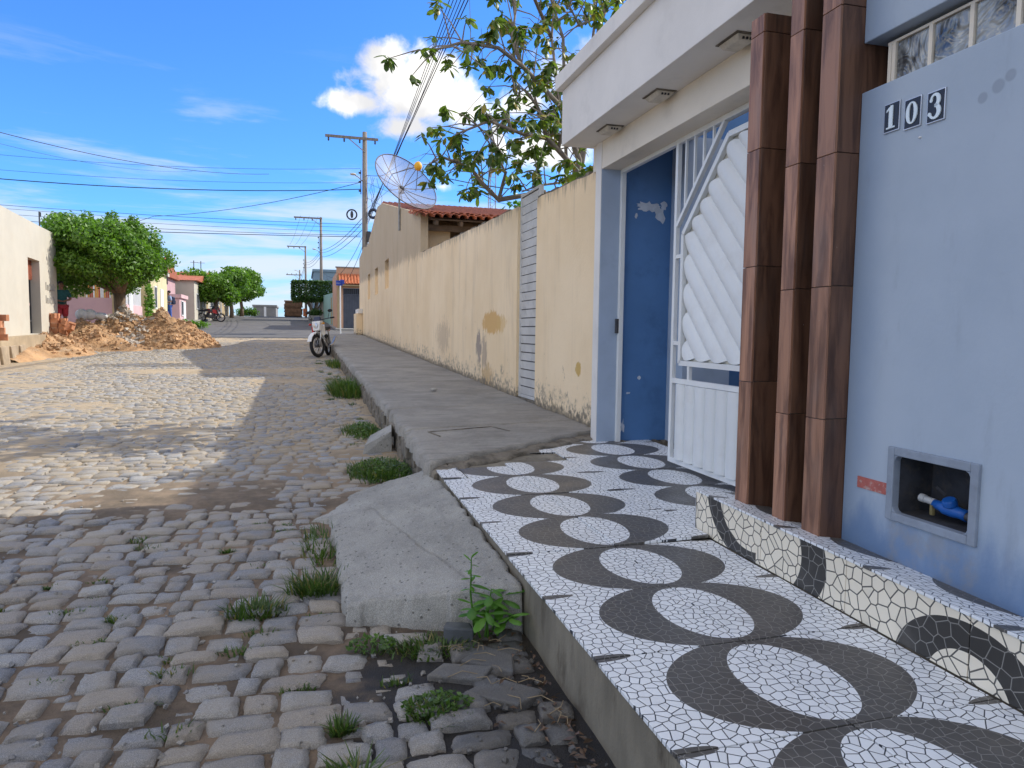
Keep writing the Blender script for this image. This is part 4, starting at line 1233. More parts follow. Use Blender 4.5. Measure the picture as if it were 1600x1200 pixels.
m2 = MB(); m2.lathe([(0, 0), (.018, 0), (.018, .03), (.013, .03), (.013, .09), (0, .09)], 12, (0, -.085, -.01), (.1, -1, -.1)); m2.build('pipe_fitting', DARKMETAL, wm, smooth='auto')
m2 = MB(); m2.box(-.03, -.012, .062, .076, -.035, .004); m2.lathe([(0, 0), (.011, 0), (.011, .03), (0, .03)], 8, (-.02, .069, -.04)); m2.build('valve', BRASS, wm)
m2 = MB(); m2.bar((.03, .055, .05), (.0, .075, .085), .006, .012); m2.build('valve_lever', DARKMETAL, wm)

# ------------------------------------------------------------------ yellow boundary wall
WX0, WX1 = 2.55, 2.72
bw = MB()
def wtop(Y): return 2.585 + .0278 * Y
def run(ya, yb, n, seed):
    q = random.Random(seed); pts = [(ya, -.1), (yb, .3)]
    tops = []
    for i in range(n + 1):
        yv = yb + (ya - yb) * i / n; tops.append((yv, wtop(yv) + q.uniform(-.010, .010)))
    bw.prism(pts + tops, 'x', WX0, WX1)
run(5.66, 7.69, 12, 1); run(8.43, 15.88, 40, 2)
wall = bw.build('boundary_wall', YELLOW)
tag(wall, 'stained cream yellow boundary wall running from the blue house to the gabled house', 'wall')
m2 = MB()
q = random.Random(9)
for (a, b_) in ((5.66, 7.69), (8.43, 15.88)):
    yv = a
    while yv < b_ - .06:                                                    # crumbling mortar along the top
        L = min(q.uniform(.07, .22), b_ - yv)
        m2.box(WX0 + q.uniform(.004, .04), WX1 - q.uniform(0, .05), yv, yv + L, wtop(yv) - .02, wtop(yv) + q.uniform(.008, .03)); yv += L
m2.build('wall_coping', CONC_D, wall)
m2 = MB(); m2.box(WX0 - .003, WX1 - .003, 8.427, 8.62, .4, wtop(8.5) + .004); m2.build('gate_pier', YELLOW, wall)

# slatted metal gate in the wall
mg = top('metal_gate', 'tall narrow grey slatted metal gate set in the cream yellow wall', 'gate', (2.60, 8.06, swz(8.06)))
m2 = MB(); H_ = 2.46
m2.box(-.02, .03, -.365, -.325, .01, H_); m2.box(-.02, .03, .325, .365, .01, H_ + .02); m2.box(-.02, .03, -.325, .325, .01, .045); m2.box(-.02, .03, -.325, .325, H_ - .03, H_); m2.build('frame', SLATMETAL, mg, bevel=.003)
n = 23
for k in range(n):
    z0 = .05 + k * (H_ - .085) / n; z1 = z0 + (H_ - .085) / n - .014
    m2 = MB(); m2.hexa([(-.006, -.325, z0), (.02, -.325, z0), (.02, .325, z0), (-.006, .325, z0)], [(-.018, -.325, z1), (.008, -.325, z1), (.008, .325, z1), (-.018, .325, z1)]); m2.build('slat', SLATMETAL, mg)
m2 = MB(); m2.box(-.0, .02, -.32, .32, .04, H_ - .03); m2.build('backing_sheet', DARKMETAL, mg)
m2 = MB(); m2.box(-.03, .12, -.366, .366, -.12, .006); m2.build('leak_stop_sill', CONC_D, mg)  # added to stop sunlight leaking under the gate

# ------------------------------------------------------------------ gabled yellow house
yh = top('gabled_house', 'cream yellow house with blank gable wall, blocked windows and terracotta roof', 'house')
GP = [(15.88, -.1), (33.3, .3), (33.3, 4.55), (30.9, 4.80), (29.2, 4.62), (25.2, 5.55), (23.7, 5.42), (15.88, 3.89)]
SL = [(22.4, .50, 2.60, 3.49), (25.6, .52, 2.56, 3.49), (28.5, .5, 2.52, 3.49)]
# gable wall built as strips between the slit windows
def gz(Y): return float(np.interp(Y, [15.88, 23.7, 25.2, 29.2, 30.9, 33.3], [3.89, 5.42, 5.55, 4.62, 4.80, 4.55]))
cutsY = [15.88] + [v for s_ in SL for v in (s_[0] - s_[1], s_[0] + s_[1])] + [33.3]
m2 = MB()
for i in range(0, len(cutsY) - 1):
    a, b_ = cutsY[i], cutsY[i + 1]
    mids = sorted([v for v in (23.7, 25.2, 29.2, 30.9) if a < v < b_])
    tops = [(b_, gz(b_))] + [(v, gz(v)) for v in reversed(mids)] + [(a, gz(a))]
    if i % 2 == 0:
        m2.prism([(a, 0.1), (b_, 0.1)] + tops, 'x', WX0, WX1)
    else:
        s_ = SL[i // 2]
        m2.prism([(a, 0.1), (b_, 0.1), (b_, s_[2]), (a, s_[2])], 'x', WX0, WX1); m2.prism([(a, s_[3]), (b_, s_[3])] + tops, 'x', WX0, WX1)
m2.build('gable_wall', YELLOW, yh)
for s_ in SL:
    m2 = MB(); m2.box(WX0 + .11, WX0 + .13, s_[0] - s_[1], s_[0] + s_[1], s_[2], s_[3]); m2.build('blocked_window', YELLOW, yh)
m2 = MB(); m2.box(WX1, 9.5, 33.1, 33.3, .3, 4.5); m2.box(WX1, 9.5, 19.0, 19.2, .3, 4.3); m2.box(9.3, 9.5, 19.2, 33.1, .3, 4.5); m2.build('house_body', YELLOW, yh)
# roof: sheathing, timbers, tile courses
def rz_(Y): return 3.80 + (Y - 15.75) * .199
m2 = MB()
m2.prism([(15.75, rz_(15.75) - .02), (24.4, rz_(24.4) - .02), (24.4, rz_(24.4)), (15.75, rz_(15.75))], 'x', WX1 + .004, 9.4)
m2.prism([(24.4, rz_(24.4) - .02), (33.2, 4.45), (33.2, 4.47), (24.4, rz_(24.4))], 'x', WX1 + .004, 9.4)
m2.build('roof_sheathing', WOODDARK, yh)
for k in range(11):
    xx = 2.86 + k * .55; m2 = MB(); m2.bar((xx, 15.55, rz_(15.55) - .10), (xx, 19.3, rz_(19.3) - .10), .06, .10); m2.build('rafter', WOODDARK, yh)
for (yv, w) in ((15.95, .10), (17.2, .12), (18.4, .12)):
    m2 = MB(); m2.bar((WX1, yv, rz_(yv) - .24), (9.0, yv, rz_(yv) - .24), w, .13); m2.build('roof_beam', WOODDARK, yh)
for k in range(26):
    m2 = MB(); yv = 15.6 + k * .14; m2.bar((WX1 + .01, yv, rz_(yv) - .035), (7, yv, rz_(yv) - .035), .035, .025)
    if k < 14: m2.build('roof_batten', WOODDARK, yh)
def roof_tile_mesh():
    m_ = MB(); L = .46; K = 6; vs = []
    for j, (yy_, r) in enumerate(((0, .105), (L, .08))):
        for th in (0, .014):
            for k in range(K + 1):
                a = math.pi * k / K; vs.append(((r - th) * math.cos(a), yy_, (r - th) * math.sin(a) * .85))
    n = K + 1; fs = []
    for k in range(K):
        fs += [(k, k + 1, 2 * n + k + 1, 2 * n + k), (n + k, 3 * n + k, 3 * n + k + 1, n + k + 1), (k, n + k, n + k + 1, k + 1), (2 * n + k, 2 * n + k + 1, 3 * n + k + 1, 3 * n + k)]
    m_.add(vs, fs); me = m_.mesh('roof_tile'); me.materials.append(TERRA); me.polygons.foreach_set('use_smooth', [True] * len(me.polygons)); me.update()
    return me
RT_ME = roof_tile_mesh()
for r in range(4):
    for k in range(24):
        o = bpy.data.objects.new('roof_tile', RT_ME); COL.objects.link(o); o.parent = yh
        yv = 15.45 + r * .38; o.location = (2.50 + k * .185 + rnd.uniform(-.012, .012), yv, rz_(yv) + .03 + rnd.uniform(-.008, .008))
        o.rotation_euler = (math.atan(.199) - .03 + rnd.uniform(-.02, .02), 0, rnd.uniform(-.04, .04)); o.scale = (1.0, 1, 1)
xsR = np.arange(2.58, 9.5, .0462); ysR = np.arange(16.9, 24.6, .38)
sheet('roof_tiles', xsR, ysR, lambda X, Y: 3.80 + (Y - 15.75) * .199 + .045 + .055 * np.cos((X - 2.5) / .185 * 2 * np.pi), TERRA, yh)
m2 = MB(); m2.box(2.735, 3.28, 16.2, 16.38, 2.7, 3.62); m2.build('porch_pier', YELLOW, yh)
m2 = MB(); m2.box(WX1 + .002, 8.9, 18.7, 18.8, .3, 4.2); m2.build('porch_shade_wall', WOODDARK, yh)  # dark brown sheet paints the shade on the cream wall under the roof
# small meter wall and capped stub at the far corner
lw = top('corner_stub_wall', 'low capped cream stub wall at the far corner of the gabled house', 'wall', (0, 0, 0))
m2 = MB(); m2.box(2.28, 2.54, 31.6, 33.1, .9, 2.02); m2.build('stub_body', YELLOW, lw)
m2 = MB(); m2.box(2.36, 2.545, 31.5, 33.15, 2.022, 2.22); m2.build('stub_cap', WHITE, lw)

# ------------------------------------------------------------------ satellite dish on the gable
def dish(name, label, base, hub, axis, R, depth, nrib, foc, pole=True):
    D = top(name, label, 'satellite dish', base)
    b0 = Vector(base); ax = Vector(axis).normalized(); hub = Vector(hub) - b0
    q = Vector((0, 0, 1)).rotation_difference(ax)
    prof = [(R * t, depth * t * t) for t in (.06, .25, .45, .65, .82, 1.0)]
    m_ = MB(); m_.lathe(prof, 36, hub, ax); m_.build('mesh_bowl', WIREMESH, D, smooth=True)
    for k in range(nrib):
        a = 2 * math.pi * k / nrib
        m_ = MB(); m_.tube([hub + q @ Vector((r * math.cos(a), r * math.sin(a), h - .006)) for r, h in prof], .011, 5); m_.build('rib', DISHRIB, D)
    m_ = MB(); m_.torus(hub + ax * depth, ax, R, .014, 40, 6); m_.build('rim', DISHRIB, D)
    m_ = MB(); m_.ball(hub - ax * .03, .085, 8, 6, (1, 1, .8)); m_.box(hub.x - .05, hub.x + .05, hub.y - .05, hub.y + .05, hub.z - .16, hub.z - .02); m_.build('mount', DARKMETAL, D)
    fp = hub + ax * foc
    for k in range(3):
        a = 2 * math.pi * k / 3 + .4
        m_ = MB(); m_.tube([hub + q @ Vector((.46 * R * math.cos(a), .46 * R * math.sin(a), depth * .21)), fp], .009, 5); m_.build('feed_strut', DISHRIB, D)
    m_ = MB(); m_.ball(fp, .105, 12, 8, (1, 1, 1.15)); m_.build('feed_cover', YELBALL, D, smooth=True)
    if pole:
        m_ = MB(); m_.tube([(0, 0, 0), (0, 0, hub.z - .08)], .028, 8); m_.build('pole', STEELGREY, D)
    return D
hp = P(627, 293, 19.2)
fp_ = P(650, 262, 19.2)
dish('satellite_dish', 'large grey mesh satellite dish with yellow feed on the gable wall', (2.515, 19.2, 3.95), (2.58, 19.2, hp.z), (.45, -.72, .60), .93, .24, 12, .80)

# ------------------------------------------------------------------ leaves and trees
def leaf_quads(C, size, rng, outward=None, up=.4, fold=.25):
    """rhombic folded leaves: 2 quads each at centres C"""
    N = len(C)
    nrm = rng.normal(size=(N, 3)); nrm[:, 2] += up
    if outward is not None: nrm += outward * .9
    nrm /= np.linalg.norm(nrm, axis=1, keepdims=True)
    t_ = rng.normal(size=(N, 3)); t_ -= nrm * np.sum(t_ * nrm, 1, keepdims=True); t_ /= np.linalg.norm(t_, axis=1, keepdims=True)
    s_ = np.cross(nrm, t_); L = size * rng.uniform(.7, 1.3, (N, 1)); Wd = L * .30
    a = C - t_ * L / 2; b_ = C + t_ * L / 2
    l1 = C + s_ * Wd - nrm * L * fold * .3 - t_ * L * .05; r1 = C - s_ * Wd - nrm * L * fold * .3 - t_ * L * .05
    V3 = np.stack([a, l1, b_, r1], 1).reshape(-1, 3)
    i = np.arange(N) * 4
    return V3, np.stack([i, i + 1, i + 2, i + 3], 1)

def clump_centres(lumps, n, rng, shell=.55):
    """points in the outer part of several ellipsoid lumps (centre, radii)"""
    vol = np.array([l[1][0] * l[1][1] * l[1][2] for l in lumps]) ** .67; pr = vol / vol.sum()
    k = rng.choice(len(lumps), n, p=pr)
    d = rng.normal(size=(n, 3)); d /= np.linalg.norm(d, axis=1, keepdims=True)
    r = (shell + (1 - shell) * rng.random(n)) ; r = r + rng.normal(0, .07, n)
    c = np.array([l[0] for l in lumps])[k]; R = np.array([l[1] for l in lumps])[k]
    return c + d * R * r[:, None], d

def ficus(name, label, base, trunk_h, trunk_r, lumps, n, size, mat, bark, group=None, forks=4, seed=1, clip_z=None, cat='tree'):
    D = top(name, label, cat, base, 0, group); q = random.Random(seed); rng = np.random.default_rng(seed)
    m_ = MB(); m_.tube([(0, 0, -.15), (.02, .0, trunk_h * .3), (q.uniform(-.06, .06), q.uniform(-.06, .06), trunk_h * .7), (q.uniform(-.1, .1), 0, trunk_h)], [trunk_r * 1.25, trunk_r, trunk_r * .9, trunk_r * .95], 10)
    m_.build('trunk', bark, D, smooth=True)
    for k in range(forks):
        l = lumps[(k * 3) % len(lumps)][0]
        m_ = MB(); p0 = Vector((0, 0, trunk_h * .92)); p2 = Vector(l); p1 = p0.lerp(p2, .5) + Vector((q.uniform(-.15, .15), q.uniform(-.15, .15), .1))
        m_.tube([p0, p1, p2], [trunk_r * .6, trunk_r * .4, trunk_r * .15], 7); m_.build('limb', bark, D, smooth=True)
    C, d = clump_centres(lumps, n, rng)
    if clip_z is not None:
        C[:, 2] = np.clip(C[:, 2], clip_z[0] + rng.normal(0, .02, n), clip_z[1] + rng.normal(0, .02, n))
    V3, Fq = leaf_quads(C, size, rng, d)
    o = np_mesh('crown', V3, Fq, mat, D); tag(o, kind='stuff')
    return D

def lumps_for(rx, ry, rzz, zc, n, seed, r0=.42):
    q = random.Random(seed); L = [((0, 0, zc), (rx * .72, ry * .72, rzz * .72))]
    for i in range(n):
        a = 2 * math.pi * (i * .618); zf = q.uniform(-.75, .95); s_ = math.sqrt(max(.05, 1 - zf * zf * .8))
        r = q.uniform(r0 * .6, r0 * 1.25)
        L.append(((rx * q.uniform(.58, .80) * s_ * math.cos(a), ry * .68 * s_ * math.sin(a), zc + rzz * q.uniform(.6, .82) * zf), (rx * r, ry * r, rzz * r * 1.05)))
    return L

zb = 1.02
ficus('ficus_tree', 'broad dense green street tree with thick trunk behind the rubble heap', (-5.88, 27.0, zb), 1.55, .20, [((l[0][0] - .28, l[0][1] - .95, l[0][2]), l[1]) for l in lumps_for(1.98, 2.5, 1.38, 2.56, 60, 3, .28)] + [((x_, -.8, z_), (.26, .3, .42)) for x_, z_ in ((-1.45, 3.45), (-.75, 3.62), (.0, 3.66), (.6, 3.55), (-1.9, 2.9), (1.2, 2.9))], 46000, .115, LEAF_FICUS, BARK, None, 7, 3)
GT = 'clipped street trees far up the left side'
for i, (px, Yt, wid, hh, lab) in enumerate(((338, 58, 2.35, 1.5, 'nearest round bright green tree beside parked motorcycles up the street'), (362, 66, 2.3, 1.5, 'middle round bright green tree in the row up the street'), (378, 76, 2.0, 1.4, 'farthest round bright green tree in the row up the street'))):
    b_ = P(px, 494, Yt); zz_ = zrf(Yt) + .05
    topz = (P(px, 417 if i < 2 else 428, Yt)).z
    ficus('round_tree', lab, (b_.x, Yt, zz_), topz - 2 * hh - zz_ + .6, .16, lumps_for(wid, wid, hh, topz - hh - zz_, 26, 20 + i), 12000, .24, LEAF_FAR, BARK, GT, 5, 30 + i)
# flat-topped clipped tree on the right
hb = P(492, 496, 62)
zz_ = zrf(62) + .1
ztop, zbot = P(490, 441, 62).z - zz_, P(490, 469, 62).z - zz_
rng = np.random.default_rng(44)
ht = top('hedge_tree', 'flat topped clipped box shaped tree beside the grey planter', 'tree', (1.02, 62, zz_))
nn = 15000
C = np.stack([rng.uniform(-1.68, 1.66, nn), rng.uniform(-1.5, 1.5, nn), rng.uniform(zbot, ztop, nn)], 1)
face = rng.integers(0, 5, nn)
C[face == 0, 2] = ztop + rng.normal(0, .03, (face == 0).sum()); C[face == 1, 1] = -1.5 + rng.normal(0, .05, (face == 1).sum())
C[face == 2, 0] = -1.68 + rng.normal(0, .05, (face == 2).sum()); C[face == 3, 0] = 1.66 + rng.normal(0, .05, (face == 3).sum()); C[face == 4, 2] = zbot + rng.normal(0, .08, (face == 4).sum())
V3, Fq = leaf_quads(C, .17, rng); tag(np_mesh('crown', V3, Fq, LEAF_HEDGE, ht), kind='stuff')
for k in range(5):
    a = k * 1.3; m2 = MB(); m2.tube([(.1 * math.cos(a), .1 * math.sin(a), -.1), (.18 * math.cos(a), .2 * math.sin(a), .7), (.9 * math.cos(a), .9 * math.sin(a), zbot + .25)], [.13, .11, .06], 7); m2.build('trunk', BARKG, ht, smooth=True)
# planter with low shrub
pl = top('planter', 'grey concrete planter at the foot of the flat topped tree', 'planter', (1.15, 60.6, zrf(60.6)))
m2 = MB(); m2.box(-.62, .62, -.4, -.32, 0, .48); m2.box(-.62, .62, .32, .4, 0, .48); m2.box(-.62, -.54, -.32, .32, 0, .48); m2.box(.54, .62, -.32, .32, 0, .48); m2.build('planter_box', GREYW, pl)
m2 = MB(); m2.box(-.535, .535, -.315, .315, .1, .42); m2.build('planter_soil', GROUND, pl)
rng = np.random.default_rng(8); C, d_ = clump_centres([((0, 0, .7), (.55, .3, .4)), ((-.3, 0, .6), (.3, .3, .3))], 900, rng, .2)
V3, Fq = leaf_quads(C, .16, rng, d_)
sh = np_mesh('planter_shrub', V3 + np.array([1.15, 60.6, zrf(60.6)]), Fq, LEAF_HEDGE); tag(sh, 'low dark shrub growing in the grey concrete planter', 'shrub')

# almond tree leaning over the yellow wall
at = top('almond_tree', 'open branched tree with drooping leaf clusters leaning over the yellow wall', 'tree', (3.55, 8.9, .5))
AB = Vector((3.55, 8.9, .5))
def W_(px, py, Y): return P(px, py, Y) - AB
fork = Vector((3.35, 8.8, 2.5)) - AB
m2 = MB(); m2.tube([(0, 0, -.1), (.02, -.02, 1.0), fork], [.17, .14, .12], 9); m2.build('trunk', BARKG, at, smooth=True)
boughs = [
    [fork, W_(905, 250, 8.8), W_(875, 165, 8.7), W_(815, 102, 8.5), W_(779, 75, 8.3), W_(722, 66, 8.1), W_(672, 80, 8.0)],
    [fork, W_(900, 265, 8.6), W_(872, 234, 8.5), W_(854, 216, 8.4), W_(818, 210, 8.2), W_(764, 189, 8.0), W_(712, 210, 7.9)],
    [fork, W_(850, 300, 9.0), W_(779, 312, 9.0), W_(755, 288, 8.9), W_(735, 262, 8.8), W_(690, 245, 8.7), W_(668, 258, 8.7)],
    [W_(875, 165, 8.7), W_(868, 110, 8.9), W_(862, 60, 9.1), W_(866, -5, 9.3), W_(850, -80, 9.5)],
    [W_(815, 102, 8.5), W_(800, 60, 8.6), W_(806, 15, 8.7), W_(790, -40, 8.8)],
    [fork, W_(925, 160, 9.4), W_(925, 80, 9.6), W_(945, 20, 9.8), W_(955, -60, 10.0)],
    [W_(854, 216, 8.4), W_(842, 170, 8.5), W_(820, 140, 8.6), W_(800, 150, 8.6)],
    [W_(872, 234, 8.5), W_(880, 200, 8.4), W_(860, 180, 8.3), W_(846, 190, 8.2)],
    [W_(779, 312, 9.0), W_(790, 270, 9.1), W_(778, 245, 9.1), W_(765, 225, 9.0)],
    [W_(945, 20, 9.8), W_(905, 40, 9.6), W_(890, 10, 9.5), W_(900, -40, 9.5)],
    [fork, W_(880, 285, 8.3), W_(840, 290, 8.1), W_(815, 300, 8.0)],
    [fork, W_(880, 60, 9.4), W_(840, -70, 9.6), W_(790, -170, 9.7), W_(760, -230, 9.8)],
    [fork, W_(930, 30, 10.0), W_(925, -90, 10.4), W_(890, -190, 10.6), W_(850, -260, 10.8)],
    [W_(862, 60, 9.1), W_(810, -60, 8.7), W_(760, -120, 8.4), W_(735, -170, 8.2)],
    [fork, W_(960, 180, 10.2), W_(985, 60, 10.6), W_(1000, -60, 11.0)],
]
aq = random.Random(12)
tips = []
for bi, bpath in enumerate(boughs):
    r0 = .042 if bi in (0, 1, 2, 5) else .022
    n = len(bpath); m2 = MB(); m2.tube(bpath, [r0 * (1 - .85 * i / (n - 1)) + .004 for i in range(n)], 7); m2.build('branch', BARKG, at, smooth=True)
    seg = []
    for i in range(n - 1):
        for s_ in (0, .35, .7): seg.append((bpath[i].lerp(bpath[i + 1], s_), (bpath[i + 1] - bpath[i]).normalized(), i / (n - 1)))
    for p, d_, fr_ in seg:
        if bi in (0, 1, 2, 5) and fr_ < .25: continue
        if p.z > 7.5: continue
        for _ in range(2 if fr_ < .5 else 3):
            if aq.random() < .15: continue
            L = aq.uniform(.18, .55)
            v = Vector((aq.gauss(0, 1), aq.gauss(0, .8), aq.gauss(.25, .9))).normalized() * L + d_ * .1
            e = p + v; mid = p.lerp(e, .5) + Vector((0, 0, .03))
            tips.append((p, mid, e))
    tips.append((bpath[-2], bpath[-2].lerp(bpath[-1], .5), bpath[-1]))
m2 = MB()
def clear_of(e):
    w = np.array(e + AB) - CAM; dp = w @ FW; px = 800 + F_PX * (w @ RT) / dp; py = 600 - F_PX * (w @ UP) / dp
    return not (px < 652 and py > 225) and not (e.z + AB.z < 3.02 and e.x + AB.x < 2.95)
tips = [t_ for t_ in tips if clear_of(t_[2])]
for p, mid, e in tips:
    m2.tube([p, mid, e], [.010, .007, .004], 5, False)
tw = m2.build('twigs', BARKG, at); tag(tw, kind='stuff')
m2 = MB()
for k in range(46):                                                         # bare twigs
    p, mid, e = aq.choice(tips); v = Vector((aq.gauss(0, 1), aq.gauss(0, .6), aq.gauss(.1, .8))).normalized() * aq.uniform(.25, .6)
    m2.tube([e, e + v * .5 + Vector((0, 0, aq.uniform(-.05, .05))), e + v], [.005, .004, .002], 4, False)
tag(m2.build('bare_twigs', BARKG, at), kind='stuff')
def big_leaf():
    """obovate drooping leaf along +x, about 1 long"""
    st = [(0, .02, 0), (.25, .15, .03), (.55, .24, .0), (.82, .2, -.08), (1.0, .02, -.17)]
    vs = []
    for x, w, z in st: vs += [(x, -w, z - .05 * w / .24), (x, 0, z + .02), (x, w, z - .05 * w / .24)]
    fs = []
    for i in range(4):
        a = i * 3; fs += [(a, a + 3, a + 4, a + 1), (a + 1, a + 4, a + 5, a + 2)]
    return vs, fs
BLV, BLF = big_leaf()
mats_ = []
for p, mid, e in tips:
    for k in range(aq.randint(7, 12)):
        a = aq.uniform(0, 2 * math.pi); dr = aq.uniform(-1.15, .1)
        dvec = Vector((math.cos(a) * math.cos(dr), math.sin(a) * math.cos(dr), math.sin(dr)))
        L = aq.uniform(.085, .16); x_ = dvec; y_ = Vector((0, 0, 1)).cross(x_).normalized(); z_ = x_.cross(y_)
        q2 = Matrix((x_, y_, z_)).transposed().to_4x4() @ Matrix.Rotation(aq.uniform(-.5, .5), 4, 'X')
        mats_.append(Matrix.Translation(e + Vector((aq.gauss(0, .02), aq.gauss(0, .02), aq.gauss(0, .02)))) @ q2 @ Matrix.Diagonal((L, L * aq.uniform(.85, 1.1), L, 1)))
aq.shuffle(mats_)
me_l = bpy.data.meshes.new('leaf'); me_l.from_pydata(BLV, [], BLF); me_l.materials.append(LEAF_ALM); me_l.polygons.foreach_set('use_smooth', [True] * len(BLF)); me_l.update()
for M_ in mats_[:296]:
    o = bpy.data.objects.new('leaf', me_l); COL.objects.link(o); o.parent = at; o.matrix_local = M_
BL = np.c_[np.array(BLV), np.ones(len(BLV))]
A = np.concatenate([(BL @ np.array(M_).T)[:, :3] for M_ in mats_[296:]])
nL = len(mats_) - 296
fo = np_mesh('foliage', A, (np.array(BLF)[None] + (np.arange(nL) * len(BLV))[:, None, None]).reshape(-1, 4), LEAF_ALM, at, True); tag(fo, kind='stuff')
# lime bushes behind the wall top
def bush(name, label, base, lumps, n, size, mat, seed, group=None, cat='bush'):
    D = top(name, label, cat, base, 0, group); rng = np.random.default_rng(seed); C, d_ = clump_centres(lumps, n, rng, .25)
    V3, Fq = leaf_quads(C, size, rng, d_); tag(np_mesh('foliage', V3, Fq, mat, D), kind='stuff')
    m_ = MB()
    for k in range(4):
        l = lumps[k % len(lumps)][0]; m_.tube([(0.03 * k, 0, -.05), (l[0] * .5, l[1] * .5, l[2] * .55), l], [.02, .014, .006], 5)
    m_.build('stem', BARKG, D); return D
bush('garden_bush', 'small lime green bush rising behind the wall beside the slatted gate', (3.1, 9.6, .6), [((-.12, 0, 2.36), (.28, .3, .27)), ((.15, .1, 2.2), (.3, .3, .35)), ((0, 0, 1.8), (.3, .3, .5))], 800, .10, LEAF_WEED, 5)
bush('wall_creeper', 'leafy creeper along the wall top between slatted gate and canopy', (2.95, 7.1, .6), [((-.1, -.6, 2.27), (.16, .3, .13)), ((-.06, -.1, 2.28), (.18, .3, .15)), ((.0, .4, 2.3), (.2, .22, .2)), ((.05, -.3, 2.55), (.15, .2, .3))], 420, .12, LEAF_ALM, 6, cat='creeper')

# ------------------------------------------------------------------ utility poles and cables
def utility_pole(name, label, base, H, arm_l, arm_r, arm_drop, r=.14, lamp=None, coil=False, yaw=0.0):
    D = top(name, label, 'utility pole', base, yaw, 'utility poles up the right side of the street')
    m_ = MB(); m_.tube([(0, 0, -.2), (0, 0, H)], [r, r * .62], 8); m_.build('shaft', POLE, D, smooth=True)
    za = H - arm_drop
    m_ = MB(); m_.box(-arm_l, arm_r, -.06 - r * .62, -r * .62, za - .06, za + .06); m_.build('crossarm', POLE, D)
    m_ = MB(); m_.bar((-.75, -r * .62 - .03, za - .05), (0, -r * .62 - .02, za - .62), .04, .04); m_.build('arm_brace', STEELGREY, D)
    n = 4
    for k in range(n):
        xx = -arm_l + .15 + k * (arm_l + arm_r - .3) / (n - 1)
        m_ = MB(); s_ = -1 if arm_drop < .35 else 1
        m_.lathe([(0, 0), (.02, 0), (.05, .05), (.03, .08), (.05, .12), (.02, .17), (0, .17)], 8, (xx, -r * .62 - .03, za + (.06 if s_ > 0 else -.23))); m_.build('insulator', DARKMETAL, D, smooth=True)
    for k in range(3):
        z_ = H * .80 - k * .42
        m_ = MB(); m_.lathe([(0, 0), (.05, 0), (.06, .04), (.05, .08), (0, .08)], 8, (-r - .07, 0, z_)); m_.build('spool', DARKMETAL, D)
    m_ = MB(); m_.box(-r - .035, -r + .0, -.05, .05, H * .80 - .95, H * .80 + .18); m_.build('spool_rack', DARKMETAL, D)
    if lamp:
        m_ = MB(); m_.tube([(0, 0, lamp), (-.3, -.25, lamp + .22), (-.5, -.4, lamp + .3)], .022, 6); m_.build('lamp_arm', STEELGREY, D)
        m_ = MB(); m_.ball((-.58, -.46, lamp + .31), .1, 8, 6, (1.5, 1, .55)); m_.build('lamp_head', LAMPW, D, smooth=True)
    if coil:
        m_ = MB(); m_.torus((-.62, -.1, 5.85), (.2, 1, 0), .23, .035, 20, 6); m_.build('cable_coil', CABLE, D)
        m_ = MB(); m_.ball((-.62, -.14, 5.85), .12, 8, 6, (.6, .6, 1.5)); m_.build('splice_box', DARKMETAL, D)
        m_ = MB(); m_.torus((.38, -.1, 5.95), (.4, 1, 0), .19, .07, 18, 6); m_.build('cable_coil', NAVY, D)
        m_ = MB(); m_.box(.08, .26, -.2, -.05, 4.6, 5.1); m_.build('junction_box', DARKMETAL, D)
    return D
p1 = (2.95, 35.0, .9)
utility_pole('utility_pole', 'nearest grey utility pole with cable coils behind the gabled house', p1, 9.75, 1.82, .62, .34, .17, 7.35, True)
utility_pole('utility_pole', 'second utility pole with street lamp beyond the blue grey building', (1.62, 62, zrf(62)), 8.6, 2.15, .1, .12, .15, 5.6)
utility_pole('utility_pole', 'third smaller utility pole between second pole and the far crest', (.50, 85, zrf(85)), 8.1, 2.0, .1, .1, .15)
utility_pole('utility_pole', 'farthest tiny utility pole beyond the crest of the street', (-.2, 110, zrf(110)), 7.6, 1.9, .3, .75, .14, 7.2)

def wire(pts, r, sag, label, group, mat=None, n=14, name='power_line'):
    path = []
    for a, b_ in zip(pts[:-1], pts[1:]):
        a, b_ = Vector(a), Vector(b_)
        for i in range(n + 1):
            if path and i == 0: continue
            t_ = i / n; p = a.lerp(b_, t_); p.z -= sag * 4 * t_ * (1 - t_); path.append(p)
    m_ = MB(); m_.tube(path, r, 4, False); o = m_.build(name, mat or CABLE); return tag(o, label, 'cable', group)
GA = 'cables crossing the street to the left'
TP = Vector(p1)
for (z1, pxy, Ye, r, sag, lab) in (
        (7.98, (-40, 276), 33, .022, .25, 'thick black cable crossing the sky to the upper utility spools'),
        (8.95, (-40, 238), 34, .008, .25, 'topmost thin wire running left from the nearest pole'),
        (8.30, (-40, 262), 34, .008, .22, 'thin wire just above the thick black cable'),
        (6.32, (-40, 317), 34, .011, .10, 'upper wire of the low bundle above the left roof'),
        (6.18, (-40, 322), 34, .009, .12, 'second wire of the low bundle above the left roof'),
        (5.98, (-40, 331), 34, .009, .10, 'third wire of the low bundle above the left roof'),
        (5.82, (-40, 340), 34, .012, .12, 'fourth wire of the low bundle above the left roof'),
        (5.74, (-40, 352), 34, .018, .05, 'lowest thick wire of the low bundle above the left roof')):
    wire([(TP.x - .2, 35, TP.z + z1 - .9), P(pxy[0], pxy[1], Ye)], r, sag, lab, GA)
wire([(TP.x - .2, 35, 8.3), P(240, 338, 48), P(60, 372, 60)], .014, .3, 'slack cable dropping left from the small pole lamp', GA)
wire([P(-40, 196, 22), P(420, 272, 33.5)], .012, .35, 'black cable slanting down from the upper left sky', GA)
